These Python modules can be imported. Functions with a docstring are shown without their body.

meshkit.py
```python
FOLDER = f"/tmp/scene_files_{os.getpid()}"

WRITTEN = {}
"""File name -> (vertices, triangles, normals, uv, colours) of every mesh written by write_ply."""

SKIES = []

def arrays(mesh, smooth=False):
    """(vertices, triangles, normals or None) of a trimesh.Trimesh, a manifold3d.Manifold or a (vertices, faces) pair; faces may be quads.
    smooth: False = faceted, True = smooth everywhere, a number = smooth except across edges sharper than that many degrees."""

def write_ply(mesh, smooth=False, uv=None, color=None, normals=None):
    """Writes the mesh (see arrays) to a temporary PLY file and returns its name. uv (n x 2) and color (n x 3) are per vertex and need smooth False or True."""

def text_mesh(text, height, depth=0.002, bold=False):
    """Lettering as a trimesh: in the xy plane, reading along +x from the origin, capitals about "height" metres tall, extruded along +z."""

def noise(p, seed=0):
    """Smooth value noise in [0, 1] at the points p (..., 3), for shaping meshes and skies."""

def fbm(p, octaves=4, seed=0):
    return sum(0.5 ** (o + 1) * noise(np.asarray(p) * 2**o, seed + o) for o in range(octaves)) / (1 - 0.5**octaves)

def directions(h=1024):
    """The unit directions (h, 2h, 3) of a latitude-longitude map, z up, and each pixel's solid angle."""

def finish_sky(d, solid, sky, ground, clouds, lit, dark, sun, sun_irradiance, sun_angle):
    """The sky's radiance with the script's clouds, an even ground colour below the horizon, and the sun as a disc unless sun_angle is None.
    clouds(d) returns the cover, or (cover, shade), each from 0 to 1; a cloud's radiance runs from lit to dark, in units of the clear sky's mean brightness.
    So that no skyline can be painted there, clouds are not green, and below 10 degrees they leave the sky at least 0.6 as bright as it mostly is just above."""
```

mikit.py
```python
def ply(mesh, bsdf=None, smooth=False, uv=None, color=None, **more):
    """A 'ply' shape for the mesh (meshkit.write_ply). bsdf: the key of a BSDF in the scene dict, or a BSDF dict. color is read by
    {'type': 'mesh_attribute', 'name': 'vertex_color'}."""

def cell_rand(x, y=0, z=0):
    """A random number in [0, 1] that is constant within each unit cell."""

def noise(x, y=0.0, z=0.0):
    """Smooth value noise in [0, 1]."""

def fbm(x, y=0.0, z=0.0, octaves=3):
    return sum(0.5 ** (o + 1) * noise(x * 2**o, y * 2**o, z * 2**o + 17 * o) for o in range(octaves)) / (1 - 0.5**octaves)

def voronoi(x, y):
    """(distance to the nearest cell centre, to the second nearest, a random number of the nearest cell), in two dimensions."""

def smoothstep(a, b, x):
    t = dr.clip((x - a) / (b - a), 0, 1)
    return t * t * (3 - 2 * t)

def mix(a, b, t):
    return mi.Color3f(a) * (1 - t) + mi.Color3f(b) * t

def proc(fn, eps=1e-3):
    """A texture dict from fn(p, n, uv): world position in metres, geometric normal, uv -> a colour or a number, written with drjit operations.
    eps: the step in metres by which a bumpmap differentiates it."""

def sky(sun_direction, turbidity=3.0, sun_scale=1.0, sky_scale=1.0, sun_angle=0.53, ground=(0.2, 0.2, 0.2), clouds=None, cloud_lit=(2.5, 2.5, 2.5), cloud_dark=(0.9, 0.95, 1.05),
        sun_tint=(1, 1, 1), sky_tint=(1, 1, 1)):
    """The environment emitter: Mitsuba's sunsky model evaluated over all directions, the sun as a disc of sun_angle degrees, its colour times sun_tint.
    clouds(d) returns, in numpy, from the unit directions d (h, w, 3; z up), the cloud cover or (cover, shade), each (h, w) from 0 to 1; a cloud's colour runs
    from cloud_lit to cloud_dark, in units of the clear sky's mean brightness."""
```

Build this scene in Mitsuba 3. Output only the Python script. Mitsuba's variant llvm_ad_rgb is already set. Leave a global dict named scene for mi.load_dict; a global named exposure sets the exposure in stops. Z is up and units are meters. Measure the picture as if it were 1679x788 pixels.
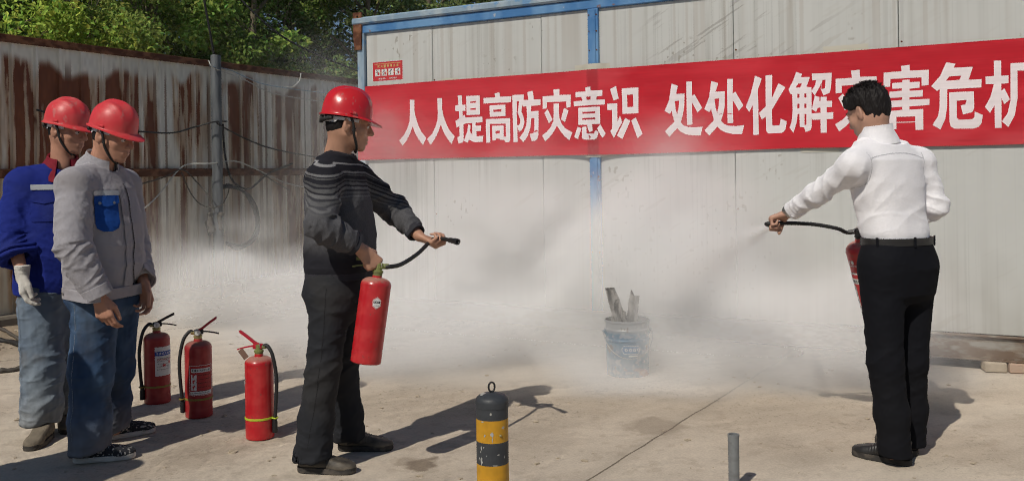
import math
import numpy as np
import trimesh
import shapely
from shapely.geometry import Polygon
import drjit as dr
import mitsuba as mi
import mikit
from mikit import noise, fbm, voronoi, smoothstep, mix, proc, cell_rand
import meshkit

T = mi.ScalarTransform4f
scene, labels = {'type': 'scene'}, {}

# ---------------------------------------------------------------- camera, sky, exposure
FOCAL, EYE, ROLL = 1500.0, 1.32, 0.015            # focal length in pixels of a 1679 px wide frame, eye height in metres, tilt of the phone
scene['camera'] = {
    'type': 'perspective', 'fov': math.degrees(2 * math.atan(839.5 / FOCAL)), 'fov_axis': 'x',
    'to_world': T().look_at([0, 0, EYE], [0, 1, EYE], [ROLL, 0, 1]),
    'principal_point_offset_x': 0.0, 'principal_point_offset_y': (394.0 - 287.0) / 788.0,
    'near_clip': 0.05, 'far_clip': 400.0}
SUN = np.array([-0.91, -1.52, 1.74]); SUN /= np.linalg.norm(SUN)
scene['daylight'] = mikit.sky(SUN.tolist(), turbidity=3.0, sky_scale=0.55, sun_tint=(0.88, 1.0, 1.20))
exposure = 1.24

rng = np.random.default_rng(7)


# ---------------------------------------------------------------- helpers
def at(u, v, depth):
    """The point that far in front of the eye which the photograph shows at pixel u, v (used to survey the place)."""
    du, dv = u - 840.0, v - 287.0
    a, b = (du - ROLL * dv) / (1 + ROLL ** 2), (dv + ROLL * du) / (1 + ROLL ** 2)
    return np.array([a / FOCAL * depth, depth, EYE - b / FOCAL * depth])


def on_ground(u, v, z=0.0):
    du, dv = u - 840.0, v - 287.0
    return at(u, v, (EYE - z) * FOCAL / ((dv + ROLL * du) / (1 + ROLL ** 2)))


_count = {}


def fresh(name):
    n = _count.get(name, 0)
    _count[name] = n + 1
    return name if n == 0 else '%s_%03d' % (name, n)


def tag(key, label=None, category=None, group=None, kind=None):
    d = {k: v for k, v in (('label', label), ('category', category), ('group', group), ('kind', kind)) if v}
    if d:
        labels[key] = d


def thing(name, label, category, group=None, kind=None):
    key = fresh(name)
    tag(key, label, category, group, kind)
    return key


def add(name, mesh, bsdf, parent=None, smooth=False, label=None, category=None, group=None, kind=None, **kw):
    key = fresh(name if parent is None else parent + '__' + name)
    scene[key] = mikit.ply(mesh, bsdf, smooth=smooth, **kw)
    tag(key, label, category, group, kind)
    return key


def mat(key, **d):
    scene[key] = d
    return key


def rgb(*c):
    return {'type': 'rgb', 'value': list(map(float, c))}


def plain(key, c, rough=0.6, spec=0.4, metallic=0.0, coat=0.0, sheen=0.0):
    return mat(key, type='twosided', bsdf={'type': 'principled', 'base_color': rgb(*c) if not isinstance(c, dict) else c, 'roughness': rough, 'specular': spec,
                                           'metallic': metallic, 'clearcoat': coat, 'clearcoat_gloss': 0.8, 'sheen': sheen})


def bumped(key, c, fn, height, rough=0.7, spec=0.3, metallic=0.0, eps=2e-3, coat=0.0, sheen=0.0):
    return mat(key, type='twosided', bsdf={'type': 'bumpmap', 'arbitrary': proc(fn, eps), 'scale': height, 'bsdf': {
        'type': 'principled', 'base_color': rgb(*c) if not isinstance(c, dict) else c, 'roughness': rough, 'specular': spec, 'metallic': metallic, 'clearcoat': coat,
        'sheen': sheen}})


def cat(meshes):
    return trimesh.util.concatenate([m if isinstance(m, trimesh.Trimesh) else trimesh.Trimesh(*m, process=False) for m in meshes])


def rbox(size, r=0.004, center=(0, 0, 0)):
    """A box with chamfered edges (24 corners)."""
    h = np.asarray(size, float) / 2
    r = min(r, h.min() * 0.95)
    pts = []
    for sx in (-1, 1):
        for sy in (-1, 1):
            for sz in (-1, 1):
                s = np.array([sx, sy, sz])
                for k in range(3):
                    q = h - r
                    q[k] = h[k]
                    pts.append(s * q)
    m = trimesh.convex.convex_hull(np.array(pts))
    m.apply_translation(center)
    return m


def frame_matrix(x, y, z, o):
    m = np.eye(4)
    m[:3, 0], m[:3, 1], m[:3, 2], m[:3, 3] = x, y, z, o
    return m


def unit(v):
    v = np.asarray(v, float)
    return v / (np.linalg.norm(v) + 1e-12)


def axis_frame(p, direction, hint=(0, 0, 1)):
    """Matrix whose z runs along direction."""
    z = unit(direction)
    h = np.asarray(hint, float)
    if abs(z @ h) > 0.98:
        h = np.array([1.0, 0, 0]) if abs(z[0]) < 0.9 else np.array([0, 1.0, 0])
    x = unit(np.cross(h, z))
    return frame_matrix(x, np.cross(z, x), z, p)


def spline(pts, n=40):
    """Catmull-Rom through the points."""
    p = np.asarray(pts, float)
    p = np.vstack([2 * p[0] - p[1], p, 2 * p[-1] - p[-2]])
    out = []
    seg = len(p) - 3
    for t in np.linspace(0, seg, n):
        i = min(int(t), seg - 1)
        u = t - i
        a, b, c, d = p[i:i + 4]
        out.append(0.5 * (2 * b + (c - a) * u + (2 * a - 5 * b + 4 * c - d) * u * u + (3 * b - a - 3 * c + d) * u ** 3))
    return np.array(out)


def tube(path, r, sides=8, caps=True):
    p = np.asarray(path, float)
    n = len(p)
    r = np.broadcast_to(np.asarray(r, float), (n,))
    t = np.gradient(p, axis=0)
    t /= np.linalg.norm(t, axis=1, keepdims=True) + 1e-12
    a = np.zeros_like(p)
    h = np.array([0, 0, 1.0]) if abs(t[0, 2]) < 0.9 else np.array([1.0, 0, 0])
    a[0] = unit(np.cross(t[0], h))
    for i in range(1, n):
        v = a[i - 1] - t[i] * (a[i - 1] @ t[i])
        a[i] = unit(v)
    b = np.cross(t, a)
    ang = np.arange(sides) * 2 * np.pi / sides
    v = p[:, None] + r[:, None, None] * (np.cos(ang)[None, :, None] * a[:, None] + np.sin(ang)[None, :, None] * b[:, None])
    i, j = np.meshgrid(np.arange(n - 1), np.arange(sides), indexing='ij')
    q = np.stack([i * sides + j, i * sides + (j + 1) % sides, (i + 1) * sides + (j + 1) % sides, (i + 1) * sides + j], -1).reshape(-1, 4)
    f = np.vstack([q[:, [0, 1, 2]], q[:, [0, 2, 3]]])
    v = v.reshape(-1, 3)
    if caps:
        v = np.vstack([v, p[:1], p[-1:]])
        k = np.arange(sides)
        f = np.vstack([f, np.stack([(k + 1) % sides, k, k * 0 + n * sides], 1), np.stack([(n - 1) * sides + k, (n - 1) * sides + (k + 1) % sides, k * 0 + n * sides + 1], 1)])
    return trimesh.Trimesh(v, f, process=False)


def lathe(profile, sides=32, cap=True):
    """Revolve (r, z) points around z."""
    pr = np.asarray(profile, float)
    ang = np.arange(sides) * 2 * np.pi / sides
    v = np.stack([pr[:, 0:1] * np.cos(ang), pr[:, 0:1] * np.sin(ang), np.repeat(pr[:, 1:2], sides, 1)], -1).reshape(-1, 3)
    n = len(pr)
    i, j = np.meshgrid(np.arange(n - 1), np.arange(sides), indexing='ij')
    q = np.stack([i * sides + j, i * sides + (j + 1) % sides, (i + 1) * sides + (j + 1) % sides, (i + 1) * sides + j], -1).reshape(-1, 4)
    f = np.vstack([q[:, [0, 1, 2]], q[:, [0, 2, 3]]])
    m = trimesh.Trimesh(v, f, process=False)
    return m


def moved(mesh, matrix):
    m = mesh.copy()
    m.apply_transform(matrix)
    return m


def prism(outline, height, holes=()):
    shape = Polygon(outline, holes)
    if not shape.is_valid:
        shape = shape.buffer(0)
    return cat([trimesh.creation.extrude_polygon(g, height, engine='earcut') for g in getattr(shape, 'geoms', [shape])])


def flat(shape):
    """Triangles of a shapely shape as (points n x 2, faces)."""
    vs, fs, k = [], [], 0
    for g in getattr(shape, 'geoms', [shape]):
        if g.area < 1e-9:
            continue
        v, f = trimesh.creation.triangulate_polygon(g, engine='earcut')
        vs.append(v)
        fs.append(f + k)
        k += len(v)
    return np.vstack(vs), np.vstack(fs)
# ================================================================= the setting: ground, panel hut, fence, trees
HUT_ANGLE = math.radians(28.3)
HUT_A = np.array([-1.36, 8.37, 0.0])                             # left front corner of the hut, on the ground
HUT_X = np.array([math.cos(HUT_ANGLE), -math.sin(HUT_ANGLE), 0])     # along the front wall, to the right
HUT_N = np.array([-HUT_X[1], HUT_X[0], 0]) * -1                  # out of the wall, towards the viewer
HUT_N = np.array([-math.sin(HUT_ANGLE), -math.cos(HUT_ANGLE), 0])
UP = np.array([0, 0, 1.0])
# local axes of the hut: x along the wall, y into the hut, z up
HUT = frame_matrix(HUT_X, -HUT_N, UP, HUT_A)


def hut_uv(p):
    s = (p.x - HUT_A[0]) * HUT_X[0] + (p.y - HUT_A[1]) * HUT_X[1]
    return s, p.z


FENCE_0 = np.array([-3.55, 9.04, 0.0])
FENCE_X = unit([0.5, 0.862, 0])
FENCE_N = np.array([FENCE_X[1], -FENCE_X[0], 0])                   # towards the yard
FENCE = frame_matrix(FENCE_X, -FENCE_N, UP, FENCE_0)


def fence_uv(p):
    return (p.x - FENCE_0[0]) * FENCE_X[0] + (p.y - FENCE_0[1]) * FENCE_X[1], p.z


# ---------------------------------------------------------------- ground
JOINT_A, JOINT_B = on_ground(962, 787), on_ground(1284, 588)
JOINT_D = unit(JOINT_B - JOINT_A)


def ground_colour(p, n, uv):
    big = fbm(p.x * 0.55 + 3, p.y * 0.55, 1.0, 3)
    mid = fbm(p.x * 2.3, p.y * 2.3 + 9, 2.0, 4)
    fine = fbm(p.x * 16, p.y * 16, 4.0, 3)
    grain = noise(p.x * 160, p.y * 160)
    c = mix((0.445, 0.385, 0.315), (0.36, 0.305, 0.243), smoothstep(0.3, 0.7, 0.5 * big + 0.5 * mid))
    c = mix(c, mi.Color3f(0.48, 0.42, 0.345), smoothstep(0.5, 0.75, fbm(p.x * 1.1 + 40, p.y * 1.6, 7.0, 4)) * 0.7)
    c = mix(c, mi.Color3f(0.25, 0.20, 0.15), smoothstep(0.58, 0.78, fine) * 0.25)
    grit = smoothstep(0.80, 0.86, noise(p.x * 58 + 3, p.y * 58)) * smoothstep(0.45, 0.7, mid)
    c = c * (1 - 0.18 * grit)
    # faint wheel and broom marks
    sweep = fbm((p.x * 0.8 + p.y * 0.3) * 3.0, (p.y * 0.8 - p.x * 0.3) * 14.0, 11.0, 3)
    c = c * (0.9 + 0.2 * sweep)
    # earth near the fence, dark and loose
    s, z = (p.x - FENCE_0[0]) * FENCE_N[0] + (p.y - FENCE_0[1]) * FENCE_N[1], 0
    c = mix(mi.Color3f(0.27, 0.215, 0.155) * (0.8 + 0.5 * fine), c, smoothstep(0.35, 1.1, s + 0.7 * (mid - 0.5)))
    # expansion joint of the slab, filled with dirt
    w = (p.x - JOINT_A[0]) * JOINT_D[1] - (p.y - JOINT_A[1]) * JOINT_D[0] + 0.008 * (noise(p.y * 7.0) - 0.5)
    j = (1 - smoothstep(0.0025, 0.0075, dr.abs(w)))
    c = mix(c, mi.Color3f(0.13, 0.105, 0.08), j * 0.85)
    c = c * (1 - 0.12 * (1 - smoothstep(0.0, 0.09, dr.abs(w))))
    # a few oily or wet spots
    for (x, y, r, k) in GROUND_SPOTS:
        d = dr.sqrt(dr.square((p.x - x)) + dr.square((p.y - y) * 0.8)) / r + 0.9 * (fine - 0.5) + 0.8 * (mid - 0.5)
        c = mix(c, mi.Color3f(0.15, 0.115, 0.085), (1 - smoothstep(0.55, 1.0, d)) * k)
    c = c * (0.92 + 0.16 * grain)
    # extinguisher powder that has settled round the bucket and along the hut
    w = powder_cover(p) * (0.75 + 0.5 * (mid - 0.5))
    return mix(c, mi.Color3f(0.455, 0.425, 0.385), w * 0.85)


def powder_cover(p):
    d1 = dr.sqrt(dr.square((p.x - 0.1) / 1.7) + dr.square((p.y - 6.6) / 0.95))
    d2 = dr.sqrt(dr.square((p.x + 2.0) / 1.6) + dr.square((p.y - 8.3) / 0.9))
    d3 = dr.sqrt(dr.square((p.x - 2.0) / 1.1) + dr.square((p.y - 5.9) / 0.5))
    return 1 - smoothstep(0.55, 1.25, dr.minimum(dr.minimum(d1, d2), d3))


def ground_bump(p, n, uv):
    return (fbm(p.x * 22, p.y * 22, 1.0, 4) + 0.7 * fbm(p.x * 5, p.y * 5, 2.0, 2)) * (1 - 0.92 * powder_cover(p))


GROUND_SPOTS = [(*on_ground(690, 762)[:2], 0.10, 0.8), (*on_ground(1075, 697)[:2], 0.16, 0.4), (*on_ground(665, 755)[:2], 0.07, 0.4), (*on_ground(1280, 742)[:2], 0.25, 0.12),
                (*on_ground(330, 740)[:2], 0.3, 0.2), (*on_ground(880, 720)[:2], 0.25, 0.15)]
bumped('ground_material', proc(ground_colour), ground_bump, 0.011, rough=0.92, spec=0.12, eps=3e-3)


def ground_height(x, y):
    p = np.stack([x, y, np.zeros_like(x)], -1)
    h = 0.010 * (meshkit.fbm(p * 1.7, 3, 5) - 0.5) + 0.004 * (meshkit.fbm(p * 9, 2, 8) - 0.5)
    s = (x - FENCE_0[0]) * FENCE_N[0] + (y - FENCE_0[1]) * FENCE_N[1]
    bank = np.clip(1 - s / 1.25, 0, 1)
    inside = np.clip((s + 0.4) / 0.3, 0, 1)
    d = (x - HUT_A[0]) * HUT_N[0] + (y - HUT_A[1]) * HUT_N[1]
    w = (x - HUT_A[0]) * HUT_X[0] + (y - HUT_A[1]) * HUT_X[1]
    h += 0.085 * np.exp(-(np.minimum(d + 0.02, d * 0 + 9) / 0.20) ** 2) * np.clip((w + .2) / .4, 0, 1) * np.clip((4.0 - w) / .7, 0, 1)
    h += inside * bank ** 1.5 * (0.10 + 0.12 * (meshkit.fbm(p * 3.1, 4, 3) - 0.3))
    return h


gx = np.concatenate([[-150, -60, -25, -12], np.arange(-6.5, 6.51, 0.06), [9, 14, 30, 70, 150]])
gy = np.concatenate([[-80, -30, -10, -3, 0, 1.5], np.arange(2.4, 12.6, 0.06), [15, 20, 32, 60, 120, 220]])
GX, GY = np.meshgrid(gx, gy, indexing='ij')
near = (np.abs(GX) < 6.6) & (GY > 1.4) & (GY < 13)
gv = np.stack([GX, GY, np.where(near, ground_height(GX, GY), 0)], -1).reshape(-1, 3)
i, j = np.meshgrid(np.arange(len(gx) - 1), np.arange(len(gy) - 1), indexing='ij')
k = i * len(gy) + j
gq = np.stack([k, k + len(gy), k + len(gy) + 1, k + 1], -1).reshape(-1, 4)
add('ground', (gv, gq), 'ground_material', smooth=True, label='dusty beige concrete yard with a dirt filled slab joint', kind='structure')

# ---------------------------------------------------------------- panel hut with banner
SEAMS = [0.055]
for u in (709.0, 888.0):
    a = at(u, 70, 1.0)
    SEAMS.append((a[0] * HUT_A[1] - HUT_A[0]) / (HUT_X[0] - a[0] * HUT_X[1]))
a = at(975, 70, 1.0)
POST_S = (a[0] * HUT_A[1] - HUT_A[0]) / (HUT_X[0] - a[0] * HUT_X[1])
SEAMS.append(POST_S)
for u in (1203.0, 1474.0):
    a = at(u, 70, 1.0)
    SEAMS.append((a[0] * HUT_A[1] - HUT_A[0]) / (HUT_X[0] - a[0] * HUT_X[1]))
SEAMS += [SEAMS[-1] + 1.15 * k for k in range(1, 4)]
HUT_LEN, HUT_TOP, HUT_DEPTH = SEAMS[-1], 2.77, 3.2


def hut_wall_colour(p, n, uv):
    s, z = hut_uv(p)
    streak = fbm(s * 26, z * 0.55, 3.0, 4)
    thin = noise(s * 120, z * 1.3)
    cloud = fbm(s * 1.3, z * 1.2, 5.0, 3)
    c = mi.Color3f(0.49, 0.497, 0.48) * (0.94 + 0.12 * cloud)
    patch = smoothstep(0.42, 0.62, fbm(s * 1.7 + 5, z * 0.35, 9.0, 3))
    c = mix(c, mi.Color3f(0.29, 0.285, 0.255), smoothstep(0.46, 0.78, streak) * (0.10 + 0.32 * patch) * (0.45 + 0.55 * smoothstep(1.0, 1.6, z)))
    c = c * (1 - 0.09 * smoothstep(0.6, 0.95, thin) * (0.3 + patch))
    # rust runs from the top beam
    drip = smoothstep(0.62, 0.8, noise(s * 31, 4.0)) * smoothstep(1.9, 2.6, z + 0.35 * noise(s * 9, 2.0))
    c = mix(c, mi.Color3f(0.29, 0.235, 0.185), drip * 0.25)
    # soot and mud splash low on the wall
    low = (1 - smoothstep(0.10, 0.95, z + 0.8 * (fbm(s * 3, z * 3, 1.0, 3) - 0.5)))
    c = mix(c, mi.Color3f(0.24, 0.225, 0.19), low * (0.25 + 0.3 * streak))
    # dark scuffs right of the post, running diagonally
    a, b = s * 0.86 + z * 0.5, z * 0.86 - s * 0.5
    scuff = smoothstep(0.63, 0.72, fbm(a * 3.0, b * 34.0, 21.0, 4)) * smoothstep(2.6, 3.0, s) * (1 - smoothstep(3.7, 4.4, s)) * smoothstep(1.9, 2.4, z)
    c = mix(c, mi.Color3f(0.17, 0.155, 0.135), scuff * 0.42)
    scuff = smoothstep(0.66, 0.74, fbm(a * 4.0 + 7, b * 30.0, 4.0, 4)) * smoothstep(0.3, 0.8, s) * smoothstep(0.5, 0.9, fbm(s, z, 3.0, 2) + 0.2)
    c = mix(c, mi.Color3f(0.33, 0.3, 0.25), scuff * 0.28)
    speck = smoothstep(0.83, 0.9, noise(s * 45, z * 30, 2.0)) * smoothstep(0.6, 0.7, fbm(s * 2, z * 2, 6.0, 2))
    c = mix(c, mi.Color3f(0.25, 0.23, 0.19), speck * 0.6)
    # powder that has drifted against the wall and stuck to it
    d = dr.sqrt(dr.square((s - 2.3) / 2.1) + dr.square((z - 0.35) / 1.0)) + 0.35 * (cloud - 0.5)
    return mix(c, mi.Color3f(0.47, 0.46, 0.44), (1 - smoothstep(0.55, 1.1, d)) * 0.8)


def hut_wall_bump(p, n, uv):
    s, z = hut_uv(p)
    return (0.5 + 0.5 * dr.sin(s * 2 * math.pi / 0.05) * 0.10 + 0.7 * fbm(s * 1.6, z * 0.8, 3.0, 2)) * smoothstep(0.9, 1.5, z)


bumped('hut_panel_paint', proc(hut_wall_colour), hut_wall_bump, 0.0022, rough=0.45, spec=0.4, eps=4e-3)


def blue_colour(p, n, uv):
    k = fbm(p.x * 9 + p.y * 5, p.z * 3, 4.0, 4)
    c = mix((0.045, 0.155, 0.36), (0.13, 0.27, 0.47), smoothstep(0.4, 0.75, k))
    c = mix(c, mi.Color3f(0.42, 0.42, 0.40), smoothstep(0.74, 0.8, fbm(p.x * 24, p.z * 15, p.y * 24, 4)) * 0.8)
    return mix(c, mi.Color3f(0.2, 0.1, 0.05), smoothstep(0.72, 0.8, fbm(p.x * 14 + 9, p.z * 14, p.y * 14, 4)))


plain('blue_steel_paint', proc(blue_colour), rough=0.5)


def pale_blue_colour(p, n, uv):
    k = fbm(p.x * 12, p.z * 3.5, p.y * 12, 4)
    c = mix((0.20, 0.29, 0.38), (0.33, 0.40, 0.45), smoothstep(0.35, 0.7, k))
    return mix(c, mi.Color3f(0.10, 0.24, 0.45), smoothstep(0.62, 0.7, fbm(p.x * 8, p.z * 9, p.y * 8 + 4, 4)) * 0.8)


plain('faded_blue_paint', proc(pale_blue_colour), rough=0.6)


def rust_colour(p, n, uv):
    k = fbm(p.x * 18, p.y * 18, p.z * 18, 4)
    return mix((0.085, 0.032, 0.018), (0.21, 0.095, 0.05), smoothstep(0.35, 0.7, k))


bumped('rusty_steel', proc(rust_colour), lambda p, n, uv: fbm(p.x * 60, p.y * 60, p.z * 60, 3), 0.004, rough=0.85, spec=0.2)


def channel_colour(p, n, uv):
    s, z = hut_uv(p)
    k = fbm(s * 7, z * 18, 3.0, 4)
    c = mix((0.25, 0.235, 0.21), (0.13, 0.085, 0.055), smoothstep(0.3, 0.62, k))
    c = mix(c, mi.Color3f(0.44, 0.425, 0.40), (1 - smoothstep(3.6, 4.6, s + 0.5 * (k - 0.5))) * 0.85)
    return mix(c, mi.Color3f(0.36, 0.31, 0.25), smoothstep(0.62, 0.7, fbm(s * 9, z * 20, 8.0, 3)) * 0.2)


plain('base_channel_steel', proc(channel_colour), rough=0.75, spec=0.3)
plain('dark_gap', (0.03, 0.027, 0.024), rough=0.9)

hut = thing('panel_hut', 'long white panel site hut with blue frame behind the red banner', 'hut')
WALL_Z0 = 0.235
for k in range(len(SEAMS) - 1):
    s0, s1 = SEAMS[k], SEAMS[k + 1]
    m = rbox((s1 - s0 - 0.0045, 0.05, HUT_TOP - 0.14 - WALL_Z0), 0.004, ((s0 + s1) / 2, 0.025 + 0.0015 * math.sin(k * 2.1), (HUT_TOP - 0.14 + WALL_Z0) / 2))
    wp = add('wall_panel', moved(m, HUT), 'hut_panel_paint', hut)
    for z in (2.19, 1.02):
        if k in (1, 3, 4, 5):
            sc = lathe([(0.0, 0.004), (0.005, 0.004), (0.007, 0.0015), (0.007, -0.003)], 8)
            add('screw', moved(sc, HUT @ frame_matrix([1, 0, 0], [0, 0, 1], [0, -1, 0], [s0 + 0.018, 0.0005, z + 0.03 * math.sin(k * 5)])), 'rusty_steel', wp)
for s in SEAMS[1:]:                                                # a backing strip keeps the joint dark instead of letting light through
    pass
add('wall_core', moved(rbox((HUT_LEN, 0.01, HUT_TOP - 0.3), 0.001, (HUT_LEN / 2, 0.058, HUT_TOP / 2 + 0.1)), HUT), 'dark_gap', hut)
# frame
beam = [rbox((HUT_LEN + 0.10, 0.10, 0.075), 0.004, (HUT_LEN / 2 - 0.02, 0.02, HUT_TOP - 0.1025))]
beam_upper = rbox((HUT_LEN + 0.10, 0.14, 0.062), 0.012, (HUT_LEN / 2 - 0.02, 0.012, HUT_TOP - 0.031))
add('eaves_beam', moved(cat(beam), HUT), 'blue_steel_paint', hut)
add('eaves_gutter', moved(beam_upper, HUT), 'faded_blue_paint', hut, label='faded grey blue gutter along the top of the hut')
post = cat([rbox((0.088, 0.045, HUT_TOP - 0.14 - WALL_Z0), 0.003, (POST_S, -0.006, (HUT_TOP - 0.14 + WALL_Z0) / 2)),
            rbox((0.05, 0.012, HUT_TOP - 0.15 - WALL_Z0), 0.003, (POST_S, -0.0325, (HUT_TOP - 0.14 + WALL_Z0) / 2))])
pk = add('wall_post', moved(post, HUT), 'blue_steel_paint', hut)
for z in (0.7, 1.3, 2.3, 2.45, 2.58):
    for dx in (-0.032, 0.032):
        m = lathe([(0.0, 0.006), (0.005, 0.006), (0.006, 0.0), (0.006, -0.004)], 8)
        add('bolt', moved(m, HUT @ frame_matrix([1, 0, 0], [0, 0, 1], [0, -1, 0], [POST_S + dx, -0.0285, z])), 'rusty_steel', pk)
cp = add('corner_post', moved(rbox((0.075, 0.10, HUT_TOP - 0.05), 0.004, (0.012, 0.02, (HUT_TOP - 0.05) / 2 + 0.05)), HUT), 'faded_blue_paint', hut,
         label='grey blue corner post of the hut')
m = prism([(-0.035, 0), (0.035, 0), (0.05, 0.34), (-0.05, 0.34), (-0.05, 0.12)], 0.016, holes=[[(-0.01, 0.29), (0.01, 0.29), (0.01, 0.31), (-0.01, 0.31)]])
add('lifting_lug', moved(m, HUT @ frame_matrix([1, 0, 0], [0, 0, 1], [0, -1, 0], [-0.005, -0.033, HUT_TOP - 0.29])), 'rusty_steel', hut, label='rusty steel lug at the top left corner of the hut')
ch = cat([rbox((HUT_LEN + 0.06, 0.09, 0.012), 0.003, (HUT_LEN / 2, 0.012, WALL_Z0 - 0.01)), rbox((HUT_LEN + 0.06, 0.012, 0.145), 0.003, (HUT_LEN / 2, 0.0, WALL_Z0 - 0.0865)),
          rbox((HUT_LEN + 0.06, 0.07, 0.012), 0.003, (HUT_LEN / 2, 0.004, WALL_Z0 - 0.163))])
add('base_channel', moved(ch, HUT), 'base_channel_steel', hut, label='grey and rusty steel channel under the hut wall')
add('underside', moved(rbox((HUT_LEN, HUT_DEPTH - 0.1, 0.04), 0.003, (HUT_LEN / 2, HUT_DEPTH / 2 + 0.1, 0.12)), HUT), 'dark_gap', hut)
add('side_wall', moved(rbox((0.05, HUT_DEPTH - 0.16, HUT_TOP - 0.2), 0.003, (0.027, HUT_DEPTH / 2 + 0.04, HUT_TOP / 2)), HUT), 'hut_panel_paint', hut)
add('roof', moved(rbox((HUT_LEN + 0.12, HUT_DEPTH + 0.1, 0.03), 0.004, (HUT_LEN / 2, HUT_DEPTH / 2 + 0.14, HUT_TOP + 0.018)), HUT), 'faded_blue_paint', hut)

# banner: a cloth sheet a few millimetres proud of the wall, gently waved
BAN_S0, BAN_S1, BAN_Z0, BAN_Z1 = -0.03, 5.72, 1.478, 2.146


def banner_depth(s, z):
    p = np.stack([s * 1.1, z * 2.4, s * 0 + 3], -1)
    near_post = np.exp(-((s - POST_S) / 0.13) ** 2)
    return 0.016 + 0.020 * meshkit.fbm(p, 3, 2) + 0.006 * np.sin(3.1 * s + 5 * z) * meshkit.noise(p * 1.3, 5) + 0.030 * near_post + 0.003 * np.sin(z * 40 + 2.2 * s) * meshkit.noise(p * 1.9, 9)


def banner_bottom(s):
    return BAN_Z0 + 0.004 * np.sin(s * 2.1) - 0.006 * np.abs(np.sin(s * 1.6))


def banner_points(s, z, lift):
    d = banner_depth(s, z) + lift
    return HUT_A + s[:, None] * HUT_X + d[:, None] * HUT_N + z[:, None] * UP


def banner_colour(p, n, uv):
    s, z = hut_uv(p)
    k = fbm(s * 2.1, z * 4, 1.0, 3)
    c = mix((0.47, 0.014, 0.026), (0.53, 0.026, 0.040), smoothstep(0.3, 0.7, k))
    weave = 0.96 + 0.06 * noise(s * 4, z * 130)
    dust = smoothstep(0.5, 0.8, fbm(s * 1.4 + 3, z * 2.2, 9.0, 4))
    c = mix(c * weave, mi.Color3f(0.53, 0.15, 0.16), dust * 0.25)
    # the post and the joints behind show through the thin cloth
    return c * (1 - 0.28 * (1 - smoothstep(0.035, 0.06, dr.abs(s - POST_S))))


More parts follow.
